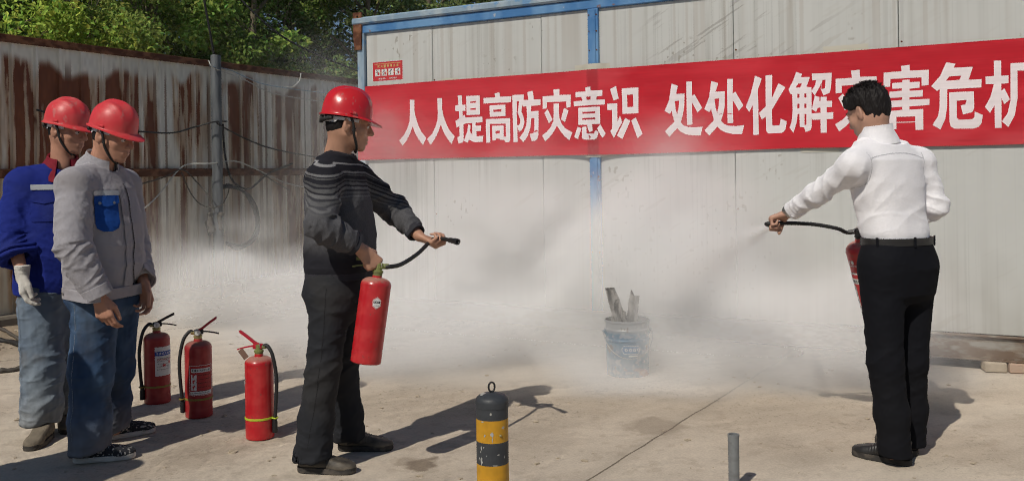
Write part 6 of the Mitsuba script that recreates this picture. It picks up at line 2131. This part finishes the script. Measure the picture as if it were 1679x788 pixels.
    if band:
        ring = lathe([(R + .0008, .100), (R + .003, .101), (R + .003, .110), (R + .0008, .111)], 44)
        sag = moved(ring, M)
        bkey = add('hose_band', sag, band, key, smooth=30)
        clip = np.array([(hs * (R + .000), -.020, .105), (hs * (R + .020), -.030, .105), (hs * (R + .028), -.014, .105), (hs * (R + .018), .004, .105), (hs * (R - .002), .004, .105)])
        add('hose_clip', moved(tube(spline(clip, 16), .004, 6), M), band, bkey, smooth=True)

    # printed labels wrap round the cylinder: x is the arc length from the middle of the label
    def wrap(a, b, lift, turn=0.0):
        t = a / R + turn
        p = np.stack([np.sin(t) * (R + lift), -np.cos(t) * (R + lift), b, np.ones(len(a))])
        return (M @ p).T[:, :3]

    def sticker(name, shape, m, lift, parent, turn=0.0, **kw):
        return add(name, thin_print(shape, lambda a, b, l: wrap(a, b, l, turn), lift, .008), m, parent, smooth=True, **kw)
    if style == 'blue':
        z0, z1 = Hc * .40, Hc * .80
        lk = sticker('label', shapely.box(-.062, z0, .078, z1), 'label_white', .0012, key, .55, label='white instruction label with a blue band')
        sticker('label_band', shapely.box(-.062, z1 - .052, .078, z1 - .026), 'label_blue', .0018, lk, .55)
        sticker('label_heading', glyph_row(['shou', 'ti', 'shi', 'gan', 'fen', 'mie', 'huo', 'qi'], -.056, z1 - .0455, .0135, 1.2, .13), 'label_white', .0023, lk, .55)
        tx = [small_print(-.05, .06, z1 - .078, .008, 3)] + [small_print(-.05, .03, z0 + .10 - .016 * q, .005, 5 + q) for q in range(5)]
        sticker('label_text', shapely.union_all(tx[1:]), 'label_black', .0018, lk, .55)
        sticker('label_mark', shapely.union_all([tx[0], shapely.box(-.02, z0 + .055, .0, z0 + .067), shapely.Point(.03, z0 + .075).buffer(.009)]), 'label_scarlet', .0019, lk, .55)
    elif style == 'red':
        z0, z1 = Hc * .30, Hc * .69
        frame = shapely.box(-.066, z0, .066, z1)
        lk = sticker('label', frame, 'label_red', .0012, key, .25, label='red instruction label in a white frame')
        sticker('label_border', frame.buffer(-.001).difference(frame.buffer(-.0035)), 'label_white', .0018, lk, .25)
        sticker('label_title', shapely.box(-.056, z1 - .040, .056, z1 - .018), 'label_white', .0018, lk, .25)
        sticker('label_heading', glyph_row(['shou', 'ti', 'shi', 'gan', 'fen', 'mie', 'huo', 'qi'], -.052, z1 - .035, .0118, 1.1, .15), 'label_black', .0023, lk, .25)
        col = shapely.box(-.056, z0 + .030, -.026, z1 - .052)
        sticker('label_steps', col, 'label_white', .0018, lk, .25)
        fig = shapely.union_all([shapely.box(-.048, z0 + .036 + .032 * q, -.040, z0 + .054 + .032 * q).union(shapely.Point(-.038, z0 + .052 + .032 * q).buffer(.005)) for q in range(3)])
        sticker('label_figure', fig, 'label_scarlet', .0023, lk, .25)
        sticker('label_text', shapely.union_all([small_print(-.018, .056, z1 - .058 - .022 * q, .006, q) for q in range(5)] + [small_print(-.054, .05, z0 + .012, .006, 31), shapely.box(-.018, z1 - .054 - .044, .03, z1 - .052 - .044)]), 'label_black', .0018, lk, .25)
        sticker('label_foot', shapely.box(-.060, z0 + .006, .060, z0 + .024), 'label_white', .0016, lk, .25)
    elif style in ('badge', 'badge_left'):
        turn = -1.12 if style == 'badge_left' else .28
        zc = Hc * .70
        hexa = lambda r: Polygon([(r * .87 * math.sin(t), zc + r * 1.12 * math.cos(t)) for t in np.arange(6) * math.pi / 3])
        lk = sticker('badge', hexa(.0235), 'label_white', .0014, key, turn, label='white hexagonal test badge')
        sticker('badge_ring', hexa(.0215).difference(hexa(.0200)), 'label_scarlet', .0019, lk, turn)
        sticker('badge_text', shapely.union_all([shapely.box(-.014, zc - .001, .014, zc + .008), small_print(-.010, .011, zc - .013, .004, 8)]), 'label_black', .0019, lk, turn)
        sticker('badge_letters', glyph_row(['gan', 'fen', 'huo'], -.0118, zc + .0006, .0064, 1.2, .13), 'label_white', .0024, lk, turn)
    elif style == 'side':
        z1 = Hc * .80
        lk = sticker('label', shapely.box(-.10, z1 - .26, .06, z1 - .012), 'label_scarlet', .0012, key, -.25)
        sticker('label_border', shapely.box(-.10, z1 - .012, .06, z1 - .004), 'label_white', .0018, lk, -.25)
        sticker('label_title', shapely.box(-.095, z1 - .062, .05, z1 - .034), 'label_white', .0018, lk, -.25)
        sticker('label_heading', glyph_row(['shou', 'ti', 'shi', 'gan', 'fen', 'mie', 'huo', 'qi'], -.090, z1 - .056, .0155, 1.08, .15), 'label_black', .0023, lk, -.25)
        sticker('label_steps', shapely.box(-.095, z1 - .24, -.065, z1 - .075), 'label_white', .0018, lk, -.25)
        sticker('label_figure', shapely.union_all([shapely.box(-.088 + .004 * (q % 2), z1 - .23 + .033 * q, -.074, z1 - .212 + .033 * q) for q in range(5)]), 'label_black', .0023, lk, -.25)
        sticker('label_mark', shapely.union_all([shapely.box(-.07, z1 + .030, .0, z1 + .034), shapely.box(-.064, z1 + .040, -.058, z1 + .060), shapely.Point(-.040, z1 + .050).buffer(.010)]), 'label_white', .0018, key, -.25)
    return key, M, z


GROUP = None
view = np.array([0, -1.0, 0])
b = on_ground(259, 659)
extinguisher('old red extinguisher with a blue banded white label, farthest left of the three', b, UP, [.55, -1, 0], .0745, .425, 'extinguisher_red_old', 1, .030, -1, 'blue', band='band_dull', handle_mat='black_plastic', collar='brass')
b = on_ground(327, 681)
extinguisher('red extinguisher with a red framed label, middle of the three on the ground', b, UP, [.30, -1, 0], .0735, .43, 'extinguisher_red_old', 1, .050, -1, 'red', band='band_dull', handle_mat='black_plastic', lever_mat='red_plastic', collar='brass')
b = on_ground(427, 716)
extinguisher('bright red extinguisher with a lime hose band and dusty top, right of the three', b, UP, [-.10, -1, 0], .0715, .425, 'extinguisher_red', -1, .052, 1, 'badge_left', band='band_lime', handle_mat='red_plastic', lever_mat='red_plastic', collar='olive_paint', hang_tag=True, gauge=False)
# held by the man in the sweater
top_, bot = P_(619, 452, 4.00), P_(600, 594, 3.98)
ax_ = unit(top_ - bot)
hand = J_MID['wl'] + unit(np.array([.85, -.30, -.42])) * .082 + unit(np.array([.30, .30, .90])) * .026
extinguisher('glossy red extinguisher with a white badge held by the man in the sweater', bot, ax_, [.05, -1, 0], .0665, float(np.linalg.norm(top_ - bot)) + .004, 'extinguisher_red', -1, -.004, 1, 'badge', handle_mat='olive_paint', lever_mat='olive_paint', collar='olive_paint', gauge=False,
             hose_path=[P_(660, 432, 4.08), P_(686, 415, 4.20), hand - [.018, 0, .008], hand + [.022, -.006, .001], P_(741, 394, 4.24)])
# held by the man in the white shirt
top_, bot = P_(1411, 391, 4.50), P_(1474, 618, 4.56)
ax_ = unit(top_ - bot)
hw = J_WHITE['wl'] + unit(np.array([-.80, .42, -.38])) * .078 + unit(np.array([-.15, -.1, -.95])) * .022
extinguisher('tall labelled red extinguisher held at the hip by the man in the white shirt', bot, ax_, [-.55, -1, 0], .083, float(np.linalg.norm(top_ - bot)), 'extinguisher_red', 1, .012, -1, 'side', handle_mat='black_plastic', lever_mat='black_plastic', collar='black_plastic',
             hose_path=[P_(1372, 374, 4.50), P_(1330, 367, 4.50), hw + [.03, -.004, .002], hw + [-.03, .004, -.001], P_(1268, 371, 4.53)], band='band_lime', gauge=False)

# ================================================================= bucket with charred wood
def bucket_paint(p, n, uv):
    k = fbm(p.x * 14, p.y * 14, p.z * 20, 4)
    z = p.z
    c = mix((0.065, 0.135, 0.22), (0.14, 0.21, 0.28), smoothstep(0.3, 0.65, k))
    c = mix(c, mi.Color3f(0.30, 0.31, 0.32), smoothstep(0.27, 0.31, z))
    c = mix(c, mi.Color3f(0.44, 0.20, 0.12), smoothstep(0.50, 0.62, fbm(p.x * 7 + 3, p.y * 7, p.z * 9, 3)) * (1 - smoothstep(0.13, 0.20, z)) * 0.8)
    c = mix(c, mi.Color3f(0.46, 0.445, 0.42), smoothstep(0.55, 0.7, fbm(p.x * 30, p.y * 30, p.z * 30, 3)) * 0.35)
    return mix(c, mi.Color3f(0.14, 0.09, 0.06), smoothstep(0.66, 0.74, fbm(p.x * 26 + 9, p.y * 26, p.z * 16, 3)) * 0.7)


plain('bucket_steel', proc(bucket_paint), rough=0.45, metallic=0.2)
plain('bucket_inside', proc(dirty((0.10, 0.095, 0.09), (0.035, 0.03, 0.028), 20)), rough=0.8)
plain('bucket_print_blue', (0.075, 0.15, 0.27), rough=0.5)
plain('bucket_print_pale', (0.50, 0.49, 0.47), rough=0.5)
plain('galvanised_wire', (0.32, 0.32, 0.31), rough=0.4, metallic=0.7)
bx = on_ground(1030, 612)
BM = frame_matrix([1, 0, 0], [0, 1, 0], [0, 0, 1], bx)
bucket = thing('bucket', 'blue grey metal paint bucket standing in the smoke with charred wood', 'bucket')
BR = .143
pr = [(0, .004), (BR * .93, .004), (BR * .95, 0), (BR * .965, .010), (BR * .955, .016), (BR * .97, .10), (BR * .985, .225), (BR * 1.012, .231), (BR * 1.012, .238), (BR * .985, .244), (BR * .99, .290), (BR * 1.015, .296), (BR * 1.015, .304), (BR * .99, .310),
      (BR * .995, .345), (BR * 1.03, .349), (BR * 1.045, .356), (BR * 1.035, .364), (BR * 1.0, .362)]
add('shell', moved(lathe(pr, 56), BM), 'bucket_steel', bucket, smooth=30)
add('inner_wall', moved(lathe([(BR * 1.0, .362), (BR * .98, .34), (BR * .95, .02), (0, .02)], 56), BM), 'bucket_inside', bucket, smooth=30)
for g in (-1, 1):
    ear = cat([rbox((.010, .036, .036), .003, (g * (BR + .003), 0, .285)), moved(lathe([(0, .016), (.006, .016), (.008, 0)], 10), frame_matrix([0, 0, 1], [0, g, 0], [g, 0, 0], [g * (BR + .004), 0, .285]))])
    add('handle_ear', moved(ear, BM), 'bucket_steel', bucket)
th = np.linspace(0, math.pi, 30)
arc = np.stack([np.cos(th) * (BR + .018), -.04 - .165 * np.sin(th) * .75, .285 - .155 * np.sin(th)], -1)
add('wire_handle', moved(tube(np.vstack([[BR + .012, 0, .285], arc, [-BR - .012, 0, .285]]), .0025, 6), BM), 'galvanised_wire', bucket, smooth=True)


def bwrap(a, b, lift):
    r = BR * (.955 + .03 * np.clip(b / .225, 0, 1)) + lift
    t = a / BR
    return (BM @ np.stack([np.sin(t) * r, -np.cos(t) * r, b, np.ones(len(a))])).T[:, :3]


hexo = Polygon([(-.055, .185), (-.04, .205), (.055, .205), (.07, .185), (.055, .158), (-.04, .158)])
lk = add('printed_panel', thin_print(hexo, bwrap, .0012, .02), 'bucket_print_blue', bucket, smooth=True)
add('printed_outline', thin_print(hexo.buffer(.003).difference(hexo), bwrap, .0016, .02), 'bucket_print_pale', lk, smooth=True)
add('printed_marks', thin_print(shapely.union_all([shapely.Point(-.025 + .027 * q, .182).buffer(.010).difference(shapely.Point(-.025 + .027 * q, .182).buffer(.005)) for q in range(4)]), bwrap, .0018, .02), 'bucket_print_pale', lk, smooth=True)
add('printed_bar', thin_print(shapely.box(-.01, .138, .05, .147), bwrap, .0014, .02), 'bucket_print_pale', bucket, smooth=True)
add('printed_shield', thin_print(Polygon([(-.03, .13), (.055, .13), (.055, .075), (.03, .05), (-.0, .05), (-.03, .07)]), bwrap, .0012, .02), 'bucket_inside', bucket, smooth=True) if False else None


def char_colour(p, n, uv):
    k = fbm(p.x * 30, p.y * 30, p.z * 9, 4)
    return mix((0.06, 0.055, 0.05), (0.28, 0.265, 0.245), smoothstep(0.3, 0.65, k))


bumped('charred_wood', proc(char_colour), lambda p, n, uv: fbm(p.x * 70, p.y * 70, p.z * 16, 4), 0.010, rough=0.9, spec=0.15)


def plank(a, b, w, t, seed):
    r = np.random.default_rng(seed)
    a, b = np.asarray(a, float), np.asarray(b, float)
    M = axis_frame(a, b - a, [.2, 1, .1])
    L = np.linalg.norm(b - a)
    n = 14
    V = []
    for q in range(n):
        z = L * q / (n - 1)
        s = 1 - .25 * (q / (n - 1)) ** 3
        for x, y in ((-1, -1), (0, -1.08), (1, -1), (1, 1), (0, 1.05), (-1, 1)):
            V.append([x * w / 2 * s + r.normal(0, .002), y * t / 2 * s + r.normal(0, .002), z + (r.normal(0, .018) if q == n - 1 else 0)])
    V = np.array(V)
    i, j = np.meshgrid(np.arange(n - 1), np.arange(6), indexing='ij')
    k = np.stack([i * 6 + j, i * 6 + (j + 1) % 6, (i + 1) * 6 + (j + 1) % 6, (i + 1) * 6 + j], -1).reshape(-1, 4)
    e = (n - 1) * 6
    F = np.vstack([k[:, [0, 1, 2]], k[:, [0, 2, 3]], [[e, e + 1, e + 2], [e, e + 2, e + 3], [e, e + 3, e + 4], [e, e + 4, e + 5]], [[0, 2, 1], [0, 3, 2], [0, 4, 3], [0, 5, 4]]])
    return trimesh.Trimesh((M @ np.c_[V, np.ones(len(V))].T).T[:, :3], F, process=False)


def in_bucket(x, y, z):
    return bx + [x, y, z]


for a, b, w, t, lab in ((in_bucket(.03, .02, .06), in_bucket(-.105, .03, .555), .080, .036, 'leftmost burnt grey board leaning out of the bucket'),
                        (in_bucket(.05, .0, .06), in_bucket(-.070, -.01, .470), .060, .034, 'burnt grey board right beside the leftmost one in the bucket'),
                        (in_bucket(-.01, .01, .06), in_bucket(.050, .0, .500), .080, .040, 'burnt board leaning out of the right side of the bucket'),
                        (in_bucket(-.02, -.03, .05), in_bucket(-.030, -.05, .400), .044, .022, 'short burnt board ending just above the bucket rim'),
                        (in_bucket(.04, .05, .05), in_bucket(-.10, -.05, .370), .030, .022, 'burnt offcut lying inside the left rim of the bucket')):
    add('charred_board', plank(a, b, w, t, int(abs(a[0] * 1000))), 'charred_wood', None, label=lab, category='wood', group='charred boards in the bucket')

# ================================================================= bollard and pipe stub
def scuffed(c):
    def fn(p, n, uv):
        k = fbm(p.x * 40, p.y * 40, p.z * 30, 3)
        ch = smoothstep(0.72, 0.74, fbm(p.x * 26 + 5, p.y * 26, p.z * 20, 3))
        return mix(mi.Color3f(c) * (0.85 + 0.3 * k), mi.Color3f(0.40, 0.39, 0.36), ch * 0.8) * (0.92 + 0.16 * noise(p.x * 9, p.y * 9, p.z * 60))
    return proc(fn)


plain('bollard_yellow', scuffed((0.50, 0.255, 0.018)), rough=0.45)
plain('bollard_black', scuffed((0.040, 0.044, 0.050)), rough=0.5)
plain('bare_scuff', (0.36, 0.36, 0.34), rough=0.7)
bd = at(807, 660, 3.2)
bo = np.array([bd[0], bd[1], 0.0])
M = frame_matrix([1, 0, 0], [0, 1, 0], [0, 0, 1], bo)
R = .0562
zt = EYE - (655 - 287) / FOCAL * 3.2 + .003
bollard = thing('bollard', 'yellow and black banded steel bollard with a ring on its cap', 'bollard')
zs = [0, zt - .375, zt - .295, zt - .217, zt - .139, zt - .062, zt - .024]
for q, (a, b) in enumerate(zip(zs[:-1], zs[1:])):
    m = 'bollard_yellow' if q % 2 == 0 else 'bollard_black'
    add('yellow_band' if q % 2 == 0 else 'black_band', moved(lathe([(R, a), (R, b)], 40), M), m, bollard, smooth=True)
cap = [(R, zt - .024), (R + .0022, zt - .023), (R + .0025, zt - .004), (R + .001, zt)]
for t in np.linspace(.1, 1, 8):
    cap.append(((R + .001) * math.cos(t * math.pi / 2), zt + .026 * math.sin(t * math.pi / 2)))
ck = add('cap', moved(lathe(cap, 40), M), 'bollard_black', bollard, smooth=40)
th = np.linspace(0, 2 * np.pi, 28, endpoint=False)
ring = np.stack([.0105 * np.cos(th), .004 * np.cos(th), zt + .044 + .0165 * np.sin(th)], -1)
add('ring', moved(ring_band(ring, .0034, 8), M), 'rusty_dark', ck, smooth=True) if 'rusty_dark' in scene else add('ring', moved(ring_band(ring, .0034, 8), M), 'black_plastic', ck, smooth=True)


def bowrap(a, b, lift):
    t = a / R
    return (M @ np.stack([np.sin(t) * (R + lift), -np.cos(t) * (R + lift), b, np.ones(len(a))])).T[:, :3]


rr = np.random.default_rng(4)
sc_ = []
for x, z, w, h in ((-.026, zt - .112, .006, .007), (.0, zt - .106, .010, .013), (.001, zt - .124, .003, .018), (-.04, zt - .158, .004, .013), (-.030, zt - .153, .004, .005), (-.043, zt - .170, .003, .005), (-.040, zt - .198, .007, .015), (-.041, zt - .208, .004, .012), (.022, zt - .178, .008, .003), (-.052, zt - .195, .003, .009), (.045, zt - .190, .003, .007), (-.02, zt - .180, .003, .003), (-.035, zt - .066, .010, .003), (.01, zt - .214, .012, .003)):
    sc_.append(Polygon([(x + w * .6 * (1 + .35 * rr.normal()) * math.cos(t), z + h * .6 * (1 + .3 * rr.normal()) * math.sin(t)) for t in np.linspace(0, 2 * np.pi, 9, endpoint=False)]).buffer(0))
add('bare_patch', thin_print(shapely.union_all(sc_), bowrap, .0009, .01), 'bare_scuff', bollard, smooth=True)
bt = lathe([(0, .005), (.003, .005), (.0045, .003), (.0045, -.002)], 10)
tb = .030 / R
add('bolt', moved(bt, M @ frame_matrix([math.cos(tb), math.sin(tb), 0], [0, 0, 1], [math.sin(tb), -math.cos(tb), 0], [math.sin(tb) * R, -math.cos(tb) * R, zt - .113])), 'brass', bollard)

ps = at(1203, 712, 3.8)
M = frame_matrix([1, 0, 0], [0, 1, 0], [0, 0, 1], [ps[0], ps[1], 0])
zt2 = ps[2] + .004
pl = [(.0225, 0), (.0225, zt2 - .012), (.0240, zt2 - .011), (.0242, zt2 - .001), (.0215, zt2), (.0178, zt2 - .002), (.0175, zt2 - .08), (0, zt2 - .08)]
stub = lathe(pl, 28)
plain('pipe_grey', proc(dirty((0.21, 0.22, 0.225), (0.14, 0.14, 0.14), 30)), rough=0.5, metallic=0.2)
add('pipe_stub', moved(stub, M), 'pipe_grey', None, smooth=35, label='short grey steel pipe standing in the ground at the lower right', category='pipe')

# ================================================================= small things on the ground
def brick_colour(p, n, uv):
    k = fbm(p.x * 25, p.y * 25, p.z * 25, 4)
    return mix((0.40, 0.33, 0.25), (0.46, 0.29, 0.22), k)


def brick_plain_colour(p, n, uv):
    k = fbm(p.x * 25, p.y * 25, p.z * 25, 4)
    return mix((0.44, 0.375, 0.29), (0.34, 0.28, 0.21), k)


bumped('brick_pink', proc(brick_colour), lambda p, n, uv: fbm(p.x * 80, p.y * 80, p.z * 80, 3), 0.006, rough=0.9, spec=0.1)
bumped('brick_grey', proc(brick_plain_colour), lambda p, n, uv: fbm(p.x * 80, p.y * 80, p.z * 80, 3), 0.006, rough=0.9, spec=0.1)
for u0, u1, v, m, lab in ((1613, 1651, 612, 'brick_grey', 'pale brick under the hut base near the right edge, the left of two'), (1653, 1710, 614, 'brick_pink', 'pinkish brick at the right edge of the picture under the hut')):
    g0 = on_ground((u0 + u1) / 2, v)
    w = (on_ground(u1, v) - on_ground(u0, v))[0]
    bm = rbox((w * .90, .12, .062), .006)
    ang = -.22
    bm.apply_transform(frame_matrix([math.cos(ang), math.sin(ang), 0], [-math.sin(ang), math.cos(ang), 0], [0, 0, 1], g0 + [.03, .07, .034]))
    add('brick', bm, m, None, label=lab, category='brick', group='bricks under the hut base')
g0 = on_ground(1262, 573)
bm = rbox((.24, .115, .055), .006)
bm.apply_transform(frame_matrix([math.cos(-.3), math.sin(-.3), 0], [math.sin(.3), math.cos(.3), 0], [0, 0, 1], g0 + [0, .05, .03]))
add('brick', bm, 'brick_grey', None, label='lone pale brick lying by the hut wall right of the bucket', category='brick')
# broken concrete block at the fence foot behind the grey jacket
g0 = on_ground(252, 512)
bm = trimesh.creation.box((.30, .26, .26)).subdivide().subdivide().subdivide()
V = np.array(bm.vertices)
V *= (1 + .10 * (meshkit.fbm(V * 9, 3, 4)[:, None] - .5) * 2)
V = V / np.maximum(1, (np.abs(V / [.15, .13, .13]) ** 6).sum(1) ** (1 / 6))[:, None]
bm = trimesh.Trimesh(V, bm.faces, process=False)
bm.apply_transform(frame_matrix(FENCE_X, [-FENCE_X[1], FENCE_X[0], 0], [0, 0, 1], g0 + [.02, .14, .12]))
add('concrete_lump', bm, 'plinth_concrete', None, smooth=30, label='rounded grey concrete lump at the fence foot beside the grey jacketed man', category='concrete block')

r = np.random.default_rng(11)


def pebbles(spots, n, size, seed, spread):
    r = np.random.default_rng(seed)
    base = trimesh.creation.icosphere(1, 1.0)
    ms = []
    for q in range(n):
        c = spots[r.integers(0, len(spots))]
        x, y = c[0] + r.normal(0, spread), c[1] + r.normal(0, spread)
        s = size * r.lognormal(0, .5)
        V = np.array(base.vertices) * (1 + .35 * r.normal(size=(len(base.vertices), 1)).clip(-1, 1)) * [s * r.uniform(.8, 1.6), s * r.uniform(.8, 1.3), s * .55]
        a = r.uniform(0, 6.28)
        ca, sa = math.cos(a), math.sin(a)
        V = np.stack([V[:, 0] * ca - V[:, 1] * sa, V[:, 0] * sa + V[:, 1] * ca, V[:, 2]], -1)
        z = float(ground_height(np.array([x]), np.array([y]))[0])
        ms.append(trimesh.Trimesh(V + [x, y, z + s * .25], base.faces, process=False))
    return cat(ms)


plain('stone_tan', proc(brick_plain_colour), rough=0.95, spec=0.1)
plain('paint_flake', (0.55, 0.54, 0.50), rough=0.8)
yard = [np.array([r.uniform(-3, 3), r.uniform(3.3, 7.5)]) for q in range(60)]
add('gravel', pebbles(yard, 320, .0055, 3, .35), 'stone_tan', None, label='scattered small stones lying on the dusty concrete yard', category='gravel', kind='stuff')
edge = [(FENCE @ np.array([s, -.35 - .4 * r.random(), 0, 1]))[:2] for s in np.linspace(-2.2, 1.8, 30)]
add('rubble', pebbles(edge, 150, .010, 5, .12), 'stone_tan', None, label='loose rubble and earth clods along the fence foot', category='rubble', kind='stuff')
fl = []
for q in range(26):
    p = on_ground(450 + r.normal(0, 16), 516 + r.normal(0, 6))
    p[2] = ground_height(np.array([p[0]]), np.array([p[1]]))[0] + .006
    m = rbox((r.uniform(.02, .06), r.uniform(.015, .035), .003), .0008)
    a = r.uniform(0, 3.14)
    m.apply_transform(frame_matrix([math.cos(a), math.sin(a), .1], [-math.sin(a), math.cos(a), 0], [-.1, 0, 1], p))
    fl.append(m)
add('paint_flakes', cat(fl), 'paint_flake', None, label='white paint flakes scattered on the ground before the fence', category='flakes', kind='stuff')
# cables and branches lying at the left edge
for q, (pts, rad, lab) in enumerate((
        ([(-30, 572, 7.0), (20, 575, 6.9), (60, 582, 6.8), (110, 580, 6.9)], .020, 'thick black hose lying on the earth behind the man in blue, upper one'),
        ([(-30, 612, 6.2), (0, 611, 6.2), (30, 607, 6.25), (70, 600, 6.3)], .018, 'dark branch lying on the earth at the left edge, nearer than the hose'),
        ([(-20, 563, 7.2), (15, 566, 7.1), (50, 573, 7.0)], .014, 'thin dark stick lying beside the black hose at the left edge'))):
    gp = [on_ground(u, v) for u, v, d in pts]
    p = spline(gp, 30)
    p[:, 2] = ground_height(p[:, 0], p[:, 1]) + rad * .9 + .004 * np.sin(np.arange(30) * .7)
    add('fallen_branch' if q else 'ground_hose', tube(p, rad * (1 + .15 * np.sin(np.arange(30) * 1.3)), 8), 'dusty_cable' if q else 'black_rubber', None, smooth=True, label=lab, category='branch' if q else 'hose', group='branches and hose on the earth')

# ================================================================= the little fire notice on the hut
nk = None


def notice_points(a, b, lift):
    return HUT_A + (NOT_S + a)[:, None] * HUT_X + (NOT_Z + b)[:, None] * UP + np.full(len(a), .0022 + lift)[:, None] * HUT_N


def wall_at(u, v):
    a = at(u, v, 1.0)
    s = (a[0] * HUT_A[1] - HUT_A[0]) / (HUT_X[0] - a[0] * HUT_X[1])
    y = HUT_A[1] + HUT_X[1] * s
    return s, at(u, v, y)[2]


s0, z1 = wall_at(612, 103)
s1, z0 = wall_at(661, 130)
NOT_S, NOT_Z = s0, z0
Wn, Hn = s1 - s0, z1 - z0


def frac(x0, y0, x1, y1):
    return shapely.box(Wn * x0, Hn * y0, Wn * x1, Hn * y1)


nk = add('fire_notice', thin_print(frac(0, 0, 1, 1), notice_points, 0), 'label_scarlet', None, label='small red fire instruction notice with four picture panels on the hut', category='notice')
add('notice_border', thin_print(frac(-.012, -.018, 1.012, 1.018).difference(frac(0, 0, 1, 1)), notice_points, 0), 'label_white', nk)
add('notice_line', thin_print(frac(.06, .885, .94, .91), notice_points, .001), 'label_gold', nk)
add('notice_heading', thin_print(glyph_row(['mie', 'huo', 'qi', 'shi2', 'yong', 'fang', 'fa'], Wn * .16, Hn * .70, Hn * .14, Wn * .106 / (Hn * .14), .17), notice_points, .001), 'label_gold', nk)
for q in range(4):
    x = .075 + .225 * q
    pk = add('picture', thin_print(frac(x, .26, x + .175, .61), notice_points, .001), 'label_white', nk)
    man = shapely.union_all([shapely.Point(Wn * (x + .09 + .02 * (q - 1.5)), Hn * .55).buffer(Hn * .035), shapely.LineString([(Wn * (x + .09), Hn * .52), (Wn * (x + .08), Hn * .38), (Wn * (x + .06), Hn * .29)]).buffer(Hn * .018),
                             shapely.LineString([(Wn * (x + .09), Hn * .50), (Wn * (x + .03), Hn * .42 + Hn * .02 * q)]).buffer(Hn * .014)])
    add('figure', thin_print(man, notice_points, .0018), 'label_black', pk)
    can = shapely.box(Wn * (x + .10), Hn * .31, Wn * (x + .145), Hn * .46)
    if q != 2:
        add('figure_bottle', thin_print(can, notice_points, .0018), 'label_scarlet', pk)
    if q < 3:
        add('arrow', thin_print(frac(x + .185, .41, x + .215, .46), notice_points, .001), 'label_gold', nk)
add('notice_text', thin_print(shapely.union_all([small_print(Wn * .2, Wn * .45, Hn * .07, Hn * .09, 2), small_print(Wn * .56, Wn * .82, Hn * .07, Hn * .09, 3)]), notice_points, .001), 'label_white', nk)
